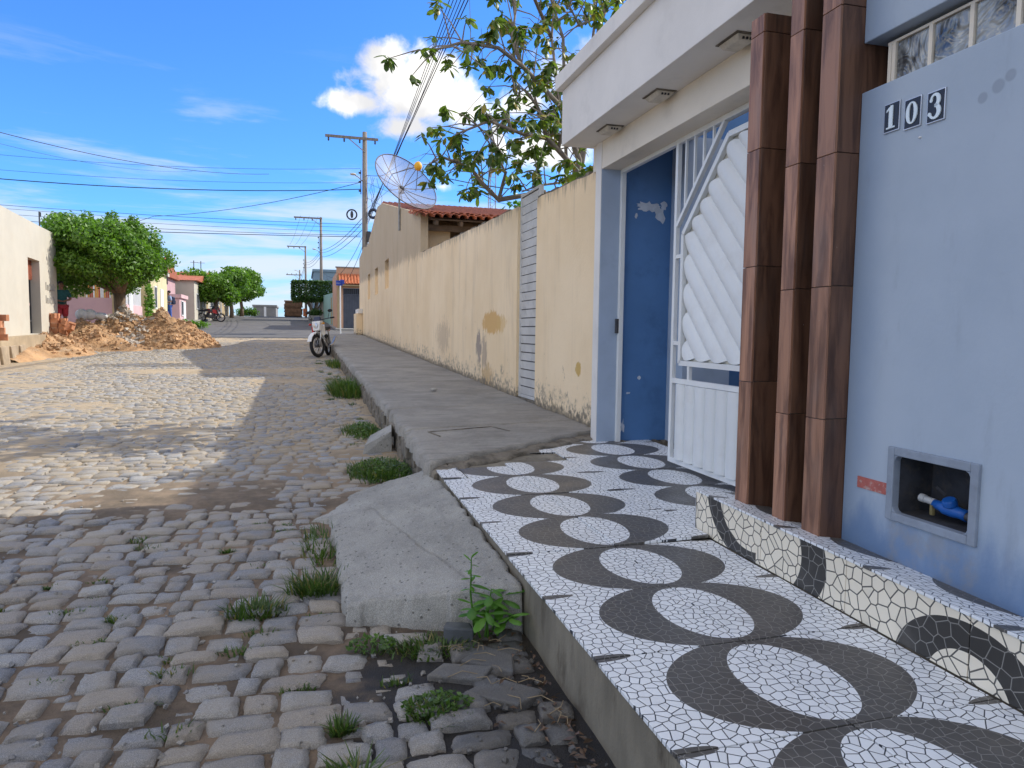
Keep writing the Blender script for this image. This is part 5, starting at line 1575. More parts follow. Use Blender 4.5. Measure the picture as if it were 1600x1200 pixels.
wire([P(-40, 214, 24), P(300, 268, 40)], .006, .3, 'faint thin wire slanting down from the upper left', GA)
for k, dz in enumerate((0, .22, .55)):
    wire([(TP.x - .15, 35, 6.6 - dz), (1.55, 62, 7.9 - dz), (.45, 85, 8.9 - dz), (-.2, 110, 9.0 - dz)], .014, .35, ['upper', 'middle', 'lower'][k] + ' lead running up the street between the utility poles', 'cables running up the street', n=10)
wire([(2.9, 35, 5.9), P(505, 425, 60)], .012, 1.1, 'slack drop cable hanging between first and second pole', 'cables running up the street')
wire([(2.9, 35, 5.5), P(510, 432, 60)], .012, 1.5, 'lower slack drop cable hanging between first and second pole', 'cables running up the street')
for k in range(3):
    wire([(1.4 - k * .7, 62, zrf(62) + 8.65), (-.0 - k * .6, 85, zrf(85) + 8.2)], .01, .3, ['right', 'middle', 'left'][k] + ' thin conductor between the second and third pole crossarms', 'crossarm conductors')
GB_ = 'cables rising overhead from the pole towards the house'
for k in range(6):
    e = P(706 + k * 6, -10, 14.0 + .2 * k)
    s_ = Vector((TP.x + .12, 34.9, 6.35 + .1 * (k % 3) + (.25 if k > 3 else 0)))
    d_ = e - s_
    wire([s_, e, e + d_ * .7], .012 if k in (4, 5) else .009, .06, ['leftmost thin', 'second thin', 'third thin', 'fourth thin', 'inner thick', 'rightmost thick'][k] + ' black cable of the overhead bundle passing the white cloud', GB_)
wire([(TP.x + .1, 35, 7.1), P(830, 62, 14), P(850, -20, 12)], .006, .2, 'thin lone wire right of the overhead bundle', GB_)
wire([(TP.x + .1, 35, 8.65), P(640, 262, 24), P(850, 300, 16)], .016, .12, 'black cable running right behind the mesh dish', GB_)
wire([(TP.x + .1, 35, 7.6), P(700, 360, 24)], .008, .12, 'thin stay wire falling right towards the tiled roof', GB_)
wire([(TP.x + .1, 35, 8.3), P(760, 345, 24)], .008, .12, 'upper thin stay wire falling right towards the tiled roof', GB_)
m2 = MB(); q = random.Random(3)
for k in range(5):
    a = Vector((TP.x + .15 + .1 * k, 34.9, 8.6 - .02 * k)); pts = [a]
    for i in range(7): pts.append(pts[-1] + Vector((q.uniform(-.1, .1), 0, -.22)))
    m2.tube(pts, .010, 4, False)
tag(m2.build('hanging_cables', CABLE), 'tangle of short black leads hanging beside the nearest pole', 'cable')

# lattice mast and far dish, seen through the almond tree
mast = top('lattice_mast', 'thin steel lattice mast seen through the almond tree', 'mast', (11.2, 42, 1.0))
m2 = MB(); Hm = P(768, 175, 42).z - 1.0
for sx2, sy2 in ((-.22, -.2), (.22, -.2), (0, .22)):
    m2.tube([(sx2, sy2, 0), (sx2, sy2, Hm)], .028, 5)
m2.build('mast_leg', STEELGREY, mast)
m2 = MB(); k = 0; z_ = 0
while z_ < Hm - .5:
    s_ = 1 if k % 2 else -1
    m2.bar((-.22 * s_, -.2, z_), (.22 * s_, -.2, z_ + .5), .02); m2.bar((-.22, -.2, z_), (.22, -.2, z_), .02); m2.bar((.22 * s_, -.2, z_), (0, .22, z_ + .5), .02); z_ += .5; k += 1
m2.build('mast_bracing', STEELGREY, mast)
mast.location.x = P(768, 250, 42).x
wd_c = P(779, 222, 41)
wdish = top('white_dish', 'white dish antenna seen edge on through the almond tree', 'dish antenna', tuple(wd_c))
m2 = MB(); m2.lathe([(.03, 0), (.45, .06), (.8, .2), (1.02, .36), (1.04, .36), (.82, .17), (.46, .03), (.03, -.03)], 28, (-.25, .1, 0), (.75, -.55, .2)); m2.build('dish_bowl', WHITEP, wdish, smooth=True)
m2 = MB(); m2.tube([(-.3, .15, 0), (-.4, .2, -2.0)], .06, 6); m2.build('dish_mount', STEELGREY, wdish)

# ------------------------------------------------------------------ motorcycle at the kerb
def motorcycle(label, loc, rotz, group=None, body=WHITEP, steer=.35):
    D = top('motorcycle', label, 'motorcycle', loc, rotz, group)
    def wheel(y, ang, w):
        ax = Vector((math.cos(ang), math.sin(ang), 0))
        m_ = MB(); m_.torus((0, y, .32), ax, .275, .048, 28, 8); o = m_.build('wheel', RUBBER, D, smooth=True)
        m_ = MB(); m_.torus((0, y, .32), ax, .225, .014, 24, 6); m_.build('rim', CHROME, o, smooth=True)
        m_ = MB(); m_.lathe([(0, -.05), (.05, -.05), (.05, .05), (0, .05)], 10, (0, y, .32), ax); m_.build('hub', DARKMETAL, o)
        m_ = MB(); q = Vector((0, 0, 1)).rotation_difference(ax)
        for k in range(14):
            a = 2 * math.pi * k / 14; m_.tube([Vector((0, y, .32)) + q @ Vector((.04 * math.cos(a + .5), .04 * math.sin(a + .5), .03 * (-1) ** k)), Vector((0, y, .32)) + q @ Vector((.22 * math.cos(a), .22 * math.sin(a), 0))], .004, 4, False)
        m_.build('spokes', CHROME, o)
    wheel(-.66, steer, 0); wheel(.66, 0, 0)
    c, s_ = math.cos(steer), math.sin(steer)
    def fk(x, y, z): return (x * c - y * s_, -.66 + x * s_ + y * c, z)
    for sx2 in (-1, 1):
        m_ = MB(); m_.tube([fk(.085 * sx2, 0, .32), fk(.085 * sx2, .10, .62), fk(.085 * sx2, .24, .98)], [.026, .024, .02], 8); m_.build('fork_leg', CHROME, D, smooth=True)
    m_ = MB(); pts = []
    for k in range(7):
        a = math.radians(20 + k * 22); pts.append((math.cos(a) * .37, math.sin(a) * .37))
    for k in range(6):
        (y0, z0), (y1, z1) = pts[k], pts[k + 1]
        m_.hexa([fk(-.065, -y0, .32 + z0), fk(.065, -y0, .32 + z0), fk(.065, -y1, .32 + z1), fk(-.065, -y1, .32 + z1)], [fk(-.06, -y0 * 1.04, .32 + z0 * 1.04), fk(.06, -y0 * 1.04, .32 + z0 * 1.04), fk(.06, -y1 * 1.04, .32 + z1 * 1.04), fk(-.06, -y1 * 1.04, .32 + z1 * 1.04)])
    m_.build('front_fender', body, D)
    m_ = MB(); m_.hexa([fk(-.10, .02, .74), fk(.10, .02, .74), fk(.09, .2, .72), fk(-.09, .2, .72)], [fk(-.14, .06, 1.0), fk(.14, .06, 1.0), fk(.11, .24, 1.0), fk(-.11, .24, 1.0)]); m_.build('headlight_cowl', body, D, bevel=.02)
    m_ = MB(); m_.lathe([(0, 0), (.075, 0), (.07, .02), (0, .03)], 14, fk(0, .03, .88), fk(0, -1, .2 + 0) if False else (s_, -c, .1)); m_.build('headlight', CHROME, D, smooth='auto')
    m_ = MB(); m_.hexa([fk(-.12, .07, .99), fk(.12, .07, .99), fk(.10, .2, .99), fk(-.10, .2, .99)], [fk(-.09, .14, 1.12), fk(.09, .14, 1.12), fk(.08, .2, 1.12), fk(-.08, .2, 1.12)]); m_.build('windscreen', NAVY, D, bevel=.01)
    m_ = MB(); m_.tube([fk(-.38, .36, 1.07), fk(-.2, .26, 1.05), fk(0, .24, 1.02), fk(.2, .26, 1.05), fk(.38, .36, 1.07)], .014, 7); m_.build('handlebar', DARKMETAL, D, smooth=True)
    for sx2 in (-1, 1):
        m_ = MB(); m_.tube([fk(.30 * sx2, .32, 1.06), fk(.40 * sx2, .38, 1.07)], .021, 8); m_.build('grip', RUBBER, D)
        m_ = MB(); m_.tube([fk(.26 * sx2, .28, 1.06), fk(.33 * sx2, .26, 1.22)], .007, 5); m_.ball(fk(.36 * sx2, .26, 1.26), .06, 10, 6, (1.15, .35, .75)); m_.build('mirror', RUBBER, D, smooth=True)
        m_ = MB(); m_.tube([fk(.1 * sx2, .12, .92), fk(.2 * sx2, .1, .92)], .01, 5); m_.ball(fk(.22 * sx2, .09, .92), .035, 8, 6); m_.build('turn_signal', REDP if sx2 < 0 else ORGBAR, D, smooth=True)
    m_ = MB(); m_.hexa([(-.10, -.32, .72), (.10, -.32, .72), (.12, .12, .70), (-.12, .12, .70)], [(-.09, -.26, .95), (.09, -.26, .95), (.08, .10, .88), (-.08, .10, .88)]); m_.build('fuel_tank', body, D, bevel=.04)
    for sx2 in (-1, 1):
        m_ = MB(); m_.hexa([(.11 * sx2, -.44, .58), (.16 * sx2, -.40, .58), (.16 * sx2, -.16, .66), (.11 * sx2, -.16, .66)], [(.11 * sx2, -.40, .86), (.17 * sx2, -.36, .86), (.15 * sx2, -.12, .90), (.10 * sx2, -.12, .90)]); m_.build('tank_shroud', REDP if sx2 < 0 else body, D)
    m_ = MB(); m_.hexa([(-.12, .08, .72), (.12, .08, .72), (.13, .80, .78), (-.13, .80, .78)], [(-.10, .10, .84), (.10, .10, .84), (.12, .80, .86), (-.12, .80, .86)]); m_.build('seat', RUBBER, D, bevel=.03)
    m_ = MB(); m_.hexa([(-.10, .6, .74), (.10, .6, .74), (.07, 1.02, .80), (-.07, 1.02, .80)], [(-.09, .6, .79), (.09, .6, .79), (.06, 1.02, .83), (-.06, 1.02, .83)]); m_.build('rear_fender', body, D)
    m_ = MB(); m_.box(-.05, .05, 1.0, 1.05, .74, .82); m_.build('tail_light', REDP, D)
    m_ = MB(); m_.box(-.13, .13, -.24, .16, .30, .50); m_.hexa([(-.09, -.22, .5), (.09, -.22, .5), (.09, -.02, .5), (-.09, -.02, .5)], [(-.08, -.28, .68), (.08, -.28, .68), (.08, -.08, .68), (-.08, -.08, .68)]); m_.build('engine', DARKMETAL, D, bevel=.015)
    m_ = MB(); m_.tube([(.1, -.25, .55), (.16, -.36, .4), (.17, -.1, .26), (.19, .5, .34), (.2, .95, .52)], [.02, .02, .02, .035, .04], 8); m_.build('exhaust', CHROME, D, smooth=True)
    m_ = MB(); m_.tube([fk(0, .22, .95), (0, -.28, .62), (0, -.2, .3), (0, .2, .3)], .025, 6); m_.tube([fk(0, .22, .98), (0, -.1, .76), (0, .6, .76)], .022, 6); m_.tube([(.09, .2, .35), (.09, .66, .32)], .02, 6); m_.tube([(-.09, .2, .35), (-.09, .66, .32)], .02, 6); m_.build('frame', DARKMETAL, D)
    for sx2 in (-1, 1):
        m_ = MB(); m_.tube([(.1 * sx2, .62, .34), (.1 * sx2, .5, .72)], .022, 7); m_.build('shock_absorber', CHROME, D)
        m_ = MB(); m_.tube([(.1 * sx2, .05, .30), (.24 * sx2, .05, .29)], .014, 6); m_.build('foot_peg', RUBBER, D)
    m_ = MB(); m_.tube([(-.1, .1, .3), (-.26, .16, .02)], .011, 6); m_.build('side_stand', DARKMETAL, D)
    return D
motorcycle('white motorcycle with dark screen leaning on its stand at the kerb', (.60, 21.0, zrf(21.0)), .16, None, WHITEP, -.38).rotation_euler = (0, math.radians(-6), -.24)
mc2 = motorcycle('dark motorcycle parked side on under the nearest round tree', (P(330, 494, 56).x, 56, zrf(56) + .02), 1.45, 'motorcycles parked under the trees', DARKMETAL, .1)
dup(mc2, (P(322, 494, 57.5).x, 57.5, zrf(57.5) + .02), 1.7, 'second dark motorcycle parked just behind the other under the tree')

# ------------------------------------------------------------------ people
def skinned(name, joints, edges, mat, parent, sub=2):
    me = bpy.data.meshes.new(name); names = list(joints); idx = {n: i for i, n in enumerate(names)}
    me.from_pydata([joints[n][0] for n in names], [(idx[a], idx[b_]) for a, b_ in edges], [])
    o = bpy.data.objects.new(name + '_rig', me); COL.objects.link(o)
    md = o.modifiers.new('skin', 'SKIN'); md.use_smooth_shade = True
    for i, n in enumerate(names):
        r = joints[n][1]; r = (r, r) if not isinstance(r, tuple) else r
        me.skin_vertices[0].data[i].radius = r; me.skin_vertices[0].data[i].use_root = (i == 0)
    ss = o.modifiers.new('sub', 'SUBSURF'); ss.levels = sub; ss.render_levels = sub
    dg = bpy.context.evaluated_depsgraph_get(); dg.update()
    em = bpy.data.meshes.new_from_object(o.evaluated_get(dg)); em.name = name
    bpy.data.objects.remove(o)
    em.materials.clear()
    return link(name, em, mat, parent, True)

def person(label, loc, rotz, shirt, lower, shorts, arms, bag=None):
    D = top('person', label, 'person', loc, rotz)
    J = {'pelvis': ((0, 0, .93), (.13, .10)), 'waist': ((0, 0, 1.06), (.12, .09)), 'chest': ((0, .0, 1.28), (.15, .105)), 'neck0': ((0, .01, 1.44), (.07, .065)), 'neck': ((0, .0, 1.50), .052),
         'head': ((0, -.025, 1.58), (.072, .085)), 'crown': ((0, -.01, 1.68), (.068, .08))}
    E_ = [('pelvis', 'waist'), ('waist', 'chest'), ('chest', 'neck0'), ('neck0', 'neck'), ('neck', 'head'), ('head', 'crown')]
    for s_, t_ in ((-1, 'l'), (1, 'r')):
        st = .05 if s_ > 0 else -.05
        J.update({'sh' + t_: ((.17 * s_, .0, 1.40), .058), 'el' + t_: (arms[t_][0], .042), 'wr' + t_: (arms[t_][1], .030), 'hd' + t_: (arms[t_][2], (.036, .02)),
                  'hip' + t_: ((.09 * s_, 0, .87), .088), 'kn' + t_: ((.10 * s_, -.02 + st, .48), .056), 'an' + t_: ((.10 * s_, .02 + st, .09), .036), 'heel' + t_: ((.10 * s_, .03 + st, .045), .038), 'toe' + t_: ((.115 * s_, -.15 + st, .03), (.04, .025))})
        E_ += [('chest', 'sh' + t_), ('sh' + t_, 'el' + t_), ('el' + t_, 'wr' + t_), ('wr' + t_, 'hd' + t_), ('pelvis', 'hip' + t_), ('hip' + t_, 'kn' + t_), ('kn' + t_, 'an' + t_), ('an' + t_, 'heel' + t_), ('heel' + t_, 'toe' + t_)]
        w = Vector(arms[t_][1]); h = Vector(arms[t_][2]); d_ = (h - w).normalized(); sd = Vector((1, 0, 0))
        for k in range(4):                                                  # fingers
            b_ = h + sd * (k - 1.5) * .017; J['f%d%s' % (k, t_)] = (tuple(b_ + d_ * .045), .0095); J['g%d%s' % (k, t_)] = (tuple(b_ + d_ * (.085 + .012 * (1 - abs(k - 1.5))) + Vector((0, 0, -.02))), .008)
            E_ += [('hd' + t_, 'f%d%s' % (k, t_)), ('f%d%s' % (k, t_), 'g%d%s' % (k, t_))]
        J['th' + t_] = (tuple(w + d_ * .05 + sd * (-.045 * s_)), .011); E_ += [('wr' + t_, 'th' + t_)]
    skinned('body', J, E_, SKIN, D)
    g = .014
    JS = {'chest': (J['chest'][0], (.165, .122)), 'waist': (J['waist'][0], (.145, .115)), 'hem': ((0, 0, .90), (.155, .125)), 'n': ((0, .01, 1.42), (.085, .075))}
    ES = [('chest', 'waist'), ('waist', 'hem'), ('chest', 'n')]
    for t_ in 'lr':
        JS['sh' + t_] = (J['sh' + t_][0], .076); e = Vector(J['sh' + t_][0]).lerp(Vector(J['el' + t_][0]), .85); JS['el' + t_] = (tuple(e), .062); ES += [('chest', 'sh' + t_), ('sh' + t_, 'el' + t_)]
    skinned('shirt', JS, ES, shirt, D)
    JP = {'p': ((0, 0, .95), (.148, .118))}; EP = []
    for t_, s_ in (('l', -1), ('r', 1)):
        JP['h' + t_] = (J['hip' + t_][0], .108); EP += [('p', 'h' + t_)]
        k = Vector(J['hip' + t_][0]).lerp(Vector(J['kn' + t_][0]), .92 if shorts else 1.0); JP['k' + t_] = (tuple(k), .088 if shorts else .074); EP += [('h' + t_, 'k' + t_)]
        if not shorts: JP['a' + t_] = ((J['an' + t_][0][0], J['an' + t_][0][1], .10), .058); EP += [('k' + t_, 'a' + t_)]
    skinned('shorts' if shorts else 'trousers', JP, EP, lower, D)
    m_ = MB(); m_.ball((0, .03, 1.675), .094, 14, 9, (.90, 1.0, .86)); m_.build('hair', HAIR, D, smooth=True)
    m_ = MB()
    m_.ball((0, -.112, 1.595), .017, 7, 5, (.8, 1, 1.3))
    for s_ in (-1, 1): m_.ball((.078 * s_, -.01, 1.60), .022, 7, 5, (.4, .8, 1.2))
    m_.build('nose_and_ears', SKIN, D, smooth=True)
    m_ = MB()
    for s_ in (-1, 1): m_.ball((.032 * s_, -.098, 1.625), .010, 7, 5, (1.2, .6, .7))
    m_.box(-.026, .026, -.108, -.098, 1.548, 1.556); m_.build('eyes_and_mouth', DARKGLASS, D)
    return D
person('person in dark teal shirt and red shorts with hands together by the bricks', (-7.08, 25.0, 1.12), .5, TEALC, REDC, True,
       {'l': ((-.25, .0, 1.14), (-.10, -.20, 1.06), (-.04, -.25, 1.05)), 'r': ((.25, .0, 1.14), (.10, -.20, 1.08), (.04, -.25, 1.07))}).scale = (1, 1, .90)
bp = P(264, 492, 43.2)
person('person in blue carrying a dark backpack on the far left pavement', (bp.x, 43.2, 1.60), -.9, PALEBLUEC, BLUEC, False,
       {'l': ((-.24, -.02, 1.14), (-.16, -.28, 1.16), (-.13, -.37, 1.18)), 'r': ((.24, .02, 1.12), (.20, -.22, 1.08), (.18, -.31, 1.09))})
bk = top('backpack', 'dark backpack on the back of the person in blue', 'backpack', (bp.x, 43.2, 1.60), -.9)
m2 = MB(); m2.box(-.16, .16, .13, .30, .98, 1.42); m2.build('bag_body', NAVY, bk, bevel=.05)
m2 = MB(); m2.box(-.12, .12, .302, .35, 1.0, 1.2); m2.build('front_pocket', DARKMETAL, bk, bevel=.02)
m2 = MB()
for s_ in (-1, 1): m2.tube([(.11 * s_, .14, 1.40), (.12 * s_, .0, 1.47), (.12 * s_, -.13, 1.34), (.13 * s_, .0, 1.02), (.12 * s_, .14, 1.02)], .018, 5)
m2.build('strap', NAVY, bk)

# ------------------------------------------------------------------ left side: pavement, white building, rubble, bricks
def strip_prism(name, poly_near_far, z0, z1, mat):
    m_ = MB(); m_.hexa([(x, y, zz0) for (x, y), zz0 in zip(poly_near_far, z0)], [(x, y, zz1) for (x, y), zz1 in zip(poly_near_far, z1)]); return m_.build(name, mat)
ls = strip_prism('left_pavement', [(-14, 13), (-6.05, 15.5), (-6.56, 21.8), (-14, 21.8)], (.2, .3, .4, .4), (1.0, 1.0, 1.08, 1.08), CREAMW)
tag(ls, kind='structure'); ls.data.materials[0] = paint('sandy_pavement', (0.40, 0.31, 0.20), .2, 1.5, .95, .6, 20, dirt=(.3, .22, .14), dirt_amt=.5)
ls2 = strip_prism('far_left_pavement', [(-14, 21.81), (-6.98, 21.81), (-6.95, 56), (-14, 56)], (.6, .6, 1.6, 1.6), (1.05, 1.05, zrf(56) + .18, zrf(56) + .18), CONC); tag(ls2, kind='structure')
ls3 = strip_prism('upper_left_pavement', [(-14, 56.01), (-6.95, 56.01), (-6.7, 86), (-14, 86)], (1.6, 1.6, 2.4, 2.4), (zrf(56) + .18, zrf(56) + .18, zrf(86) + .15, zrf(86) + .15), CONC); tag(ls3, kind='structure')
rs3 = strip_prism('far_right_pavement', [(2.0, 44.4), (9, 44.4), (9, 86), (1.6, 86)], (.9, .9, 2.4, 2.4), (zrf(44.4) + .14, zrf(44.4) + .14, zrf(86) + .14, zrf(86) + .14), CONC_L); tag(rs3, kind='structure')
# kerb blocks at the left edge
for k in range(6):
    m2 = MB(); a = 15.6 + k * .72; xx = -6.0 - k * .058
    m2.hexa([(xx - .14, a, .42), (xx + .03, a, .42), (xx - .07, a + .66, .44), (xx - .24, a + .66, .44)], [(xx - .16, a, .86), (xx - .02, a, .84), (xx - .12, a + .66, .87), (xx - .26, a + .66, .87)])
    m2.build('kerb_block', TANBLOCK, ls, bevel=.02)

wb = top('white_building', 'cream white single storey shop with dark doorway behind the brick stack', 'building', (-6.58, 19.0, 1.0), 0)
ang = math.atan2(-.47, 5.5)                                                 # its front runs slightly away from the street
wb.rotation_euler = (0, 0, -ang)
def wbz(v): return v - 1.0
holes = [(2.35, 3.55, .10, 2.08)]
wall_holes(-.25, 5.55, -.3, wbz(4.05), -.22, 0.0, holes).build('front_wall', CREAMW, wb)
m2 = MB(); m2.box(-6, -.221, 5.35, 5.55, -.3, wbz(4.05)); m2.box(-6, -.221, -.25, -.05, -.3, wbz(4.05)); m2.box(-6, -.3, -.05, 5.35, wbz(3.6), wbz(3.75)); m2.build('building_body', CREAMW, wb)
m2 = MB(); m2.box(-.26, -.23, 2.36, 3.54, .1, 1.55); m2.build('door', DARKGLASS, wb)
m2 = MB()
for k in range(14):
    m2.box(-.205, -.175, 2.37 + k * .084, 2.415 + k * .084, 1.56, 2.07)
m2.box(-.24, -.206, 2.36, 3.54, 1.55, 2.08); m2.build('door_grille', TERRA, wb)
m2 = MB(); m2.box(-.228, -.205, 2.62, 3.3, .85, .92); m2.build('shop_counter', PINK, wb)
m2 = MB(); m2.box(-.226, -.20, 2.53, 2.56, .1, 1.55); m2.box(-.226, -.20, 3.4, 3.44, .1, 1.55); m2.box(-.226, -.20, 2.56, 3.4, .42, .46); m2.build('door_frame', DARKMETAL, wb)
# two rows of weathered raised lettering, too worn to read
q = random.Random(6)
for row, (zz_, y0, n) in enumerate(((1.42, 4.15, 7), (1.05, 4.12, 7))):
    for k in range(n):
        if row == 1 and k == 4: continue
        yv = y0 + k * .17; m2 = MB()
        m2.box(.0, .018, yv, yv + .045, zz_ - .09, zz_ + (.12 if k in (0, 5) else .06))
        if q.random() < .7: m2.box(.0, .016, yv + .046, yv + .12, zz_ - .09, zz_ - .045)
        if q.random() < .6: m2.box(.0, .016, yv + .046, yv + .12, zz_ + .01, zz_ + .05)
        m2.build('sign_letter', SIGNGREY, wb)
m2 = MB(); m2.tube([(-.1, 4.2, wbz(4.05)), (-.1, 4.2, wbz(4.5)), (-.1, 4.32, wbz(4.5)), (-.1, 4.32, wbz(4.38))], .02, 5); m2.build('service_bracket', DARKMETAL, wb)
# brick pier at the very left edge
bpz = top('brick_pier', 'rough brown brick pier at the left edge of the picture', 'pier', (-6.72, 18.75, .95))
m2 = MB(); m2.box(-.45, .06, -.35, .05, 0, 2.75); m2.build('pier_core', TAN, bpz)
for r in range(22):
    for k in range(2):
        m2 = MB(); m2.box(-.46 + k * .28, -.2 + k * .28, -.385, -.351, .02 + r * .12, .125 + r * .12); m2.build('brick', BRICK, bpz)

# rubble heap
def heap_z(X, Y):
    def g(cx, cy, rx, ry, h, p=1.0): return h * np.clip(1 - np.sqrt(((X - cx) / rx) ** 2 + ((Y - cy) / ry) ** 2), 0, 1) ** p
    h = np.maximum.reduce([g(-4.42, 26.2, 1.85, 1.7, 1.26, .92), g(-5.7, 26.6, 1.7, 1.8, 1.28, .8), g(-6.5, 25.4, 1.4, 1.7, .95, .8), g(-5.9, 24.5, 1.3, 1.3, .62, .9), g(-5.3, 24.0, 1.05, .95, .42, 1.0), g(-7.0, 23.6, 1.3, 1.2, .66, .8), g(-6.75, 22.2, .8, 1.6, .62, .6), g(-6.2, 21.6, .9, 1.7, .34, .8), g(-6.5, 19.9, .62, 2.4, .36, .7)])
    n = fbm(X * 2.2, Y * 2.2, 40, 5) - .5
    return zr(Y) - .06 + h * (1 + .5 * n) + .06 * np.clip(h * 4, 0, 1) * (fbm(X * 9, Y * 9, 45) - .5) * 2
rb = sheet('rubble_heap', np.linspace(-8.4, -2.4, 130), np.linspace(18.4, 28.6, 180), heap_z, RUBBLE)
tag(rb, 'long heap of brown earth and building rubble beside the left pavement', 'rubble heap')
def rock_pts(q):
    v = []
    for sx2 in (-1, 1):
        for sy2 in (-1, 1):
            for sz2 in (-1, 1): v.append((sx2 * q.uniform(.5, 1), sy2 * q.uniform(.5, 1), sz2 * q.uniform(.4, 1)))
    return v
RKF = [(0, 1, 3, 2), (4, 6, 7, 5), (0, 4, 5, 1), (2, 3, 7, 6), (0, 2, 6, 4), (1, 5, 7, 3)]
q = random.Random(21)
rocks = [rock_pts(q) for _ in range(10)]
rme = []
for v in rocks:
    me = bpy.data.meshes.new('rubble_chunk'); me.from_pydata(v, [], RKF); me.materials.append(CHUNK); me.update(); rme.append(me)
mb2 = MB(); cnt = 0
while cnt < 3000:
    x, yv = q.uniform(-7.8, -2.7), q.uniform(20.6, 27.6)
    z_ = float(heap_z(np.array(x), np.array(yv)))
    if z_ < zrf(yv) + .02: 
        if q.random() > .06 or yv < 24: continue
    s_ = q.choice((.016, .02, .025, .03, .04, .055)) * q.uniform(.7, 1.3)
    if -6.0 < x < -4.55 and yv < 24.35 and q.random() < .85: continue
    R_ = Quaternion(Vector((q.gauss(0, 1), q.gauss(0, 1), q.gauss(0, 1))).normalized(), q.uniform(0, 6.28))
    cnt += 1
    if cnt <= 120:
        o = bpy.data.objects.new('rubble_chunk', q.choice(rme)); COL.objects.link(o); o.parent = rb
        o.location = (x, yv, z_ + .03); o.rotation_euler = R_.to_euler(); o.scale = (q.uniform(.05, .105), q.uniform(.04, .08), q.uniform(.025, .055))
    else:
        mb2.add([R_ @ (Vector(v) * s_) + Vector((x, yv, z_ + s_ * .3)) for v in q.choice(rocks)], RKF)
tag(mb2.build('small_rubble', CHUNK, rb), kind='stuff')
PALECH = paint('pale_concrete_lumps', (0.44, 0.39, 0.33), .2, 6, .95, .6, 30)
mb2 = MB()
for k in range(220):                                                        # grey-white debris in the middle and along the back
    if k < 100: x, yv = q.gauss(-5.15, .22), q.gauss(24.9, .5)
    else: x, yv = q.uniform(-6.3, -4.9), q.gauss(26.3, .25)
    z_ = float(heap_z(np.array(x), np.array(yv))); s_ = q.uniform(.02, .075)
    R_ = Quaternion(Vector((q.gauss(0, 1), q.gauss(0, 1), q.gauss(0, 1))).normalized(), q.uniform(0, 6.28))
    mb2.add([R_ @ (Vector(v) * s_) + Vector((x, yv, z_ + s_ * .4)) for v in q.choice(rocks)], RKF)
tag(mb2.build('pale_rubble', PALECH, rb), kind='stuff')
def crumple(name, label, loc, sc, seed):
    rng = np.random.default_rng(seed); nu, nv_ = 18, 12; V3 = []
    for i in range(nv_ + 1):
        th = math.pi * i / nv_
        for k in range(nu):
            a = 2 * math.pi * k / nu; V3.append((math.sin(th) * math.cos(a) * sc[0], math.sin(th) * math.sin(a) * sc[1], -math.cos(th) * sc[2]))
    V3 = np.array(V3); V3 *= (1 + .22 * (fbm(V3[:, 0] * 8 + 5, V3[:, 1] * 8 + V3[:, 2] * 6, seed) - .5))[:, None]
    Fq = [(i * nu + k, i * nu + (k + 1) % nu, (i + 1) * nu + (k + 1) % nu, (i + 1) * nu + k) for i in range(nv_) for k in range(nu)]
    o = np_mesh(name, V3, Fq, SACK, None, True); o.location = loc; return tag(o, label, 'sack', 'white sacks on the rubble')
c0 = P(128, 492, 26.0); crumple('plastic_sack', 'white sack at the left end of the sacks on the rubble', (c0.x, 26.0, c0.z), (.19, .22, .20), 3)
c0 = P(141, 492, 26.1); crumple('plastic_sack', 'crumpled white sack second from the left on the rubble', (c0.x, 26.1, c0.z), (.20, .2, .18), 5)
c0 = P(156, 494, 26.2); crumple('plastic_sack', 'flat greyish sack right of the two white sacks on the rubble', (c0.x, 26.2, c0.z), (.25, .2, .12), 8)

# stack of hollow bricks
bs = top('brick_stack', 'stack of new orange hollow clay bricks beside the rubble heap', 'brick stack', (-6.95, 23.6, 1.02))
def hollow_brick():
    m_ = MB(); L, w, h = .19, .10, .14; t_ = .012
    m_.box(-L / 2, L / 2, -w / 2, w / 2, 0, h)
    for k in range(2):
        for j in range(3):
            m_.box(L / 2, L / 2 + .002, -w / 2 + .012 + k * .042, -w / 2 + .045 + k * .042, .014 + j * .042, .045 + j * .042)
    return m_
hb_ = MB(); hb_.box(-.095, .095, -.05, .05, 0, .138); hbm = hb_.mesh('brick'); hbm.materials.append(BRICK)
for lay in range(5):
    ncol = 4 if lay < 4 else 3
    for k in range(ncol):
        for j in range(2):
            if lay == 3 and k == 0: continue
            o = bpy.data.objects.new('brick', hbm); COL.objects.link(o); o.parent = bs
            o.location = (-.30 + k * .205 + q.uniform(-.02, .02), -.10 + j * .12 + q.uniform(-.015, .015), lay * .142 - .05); o.rotation_euler = (0, 0, q.uniform(-.12, .12) + (1.57 if q.random() < .25 else 0))
for k in range(8):
    o = bpy.data.objects.new('brick', hbm); COL.objects.link(o); o.parent = bs
    o.location = (.42 + q.uniform(-.1, .16), q.uniform(-.35, .1), q.uniform(-.05, .35)); o.rotation_euler = (q.uniform(-.5, .5), q.uniform(-.5, .5), q.uniform(0, 3))
bs2 = top('loose_bricks', 'few orange bricks heaped at the left edge by the kerb blocks', 'bricks', (-6.12, 17.6, 1.0))
for k in range(12):
    o = bpy.data.objects.new('brick', hbm); COL.objects.link(o); o.parent = bs2
    o.location = (-.30 + (k % 3) * .13 + q.uniform(-.03, .03), q.uniform(-.3, .3), (k // 3) * .14 - .02); o.rotation_euler = (0, 0, q.uniform(-.3, .3))

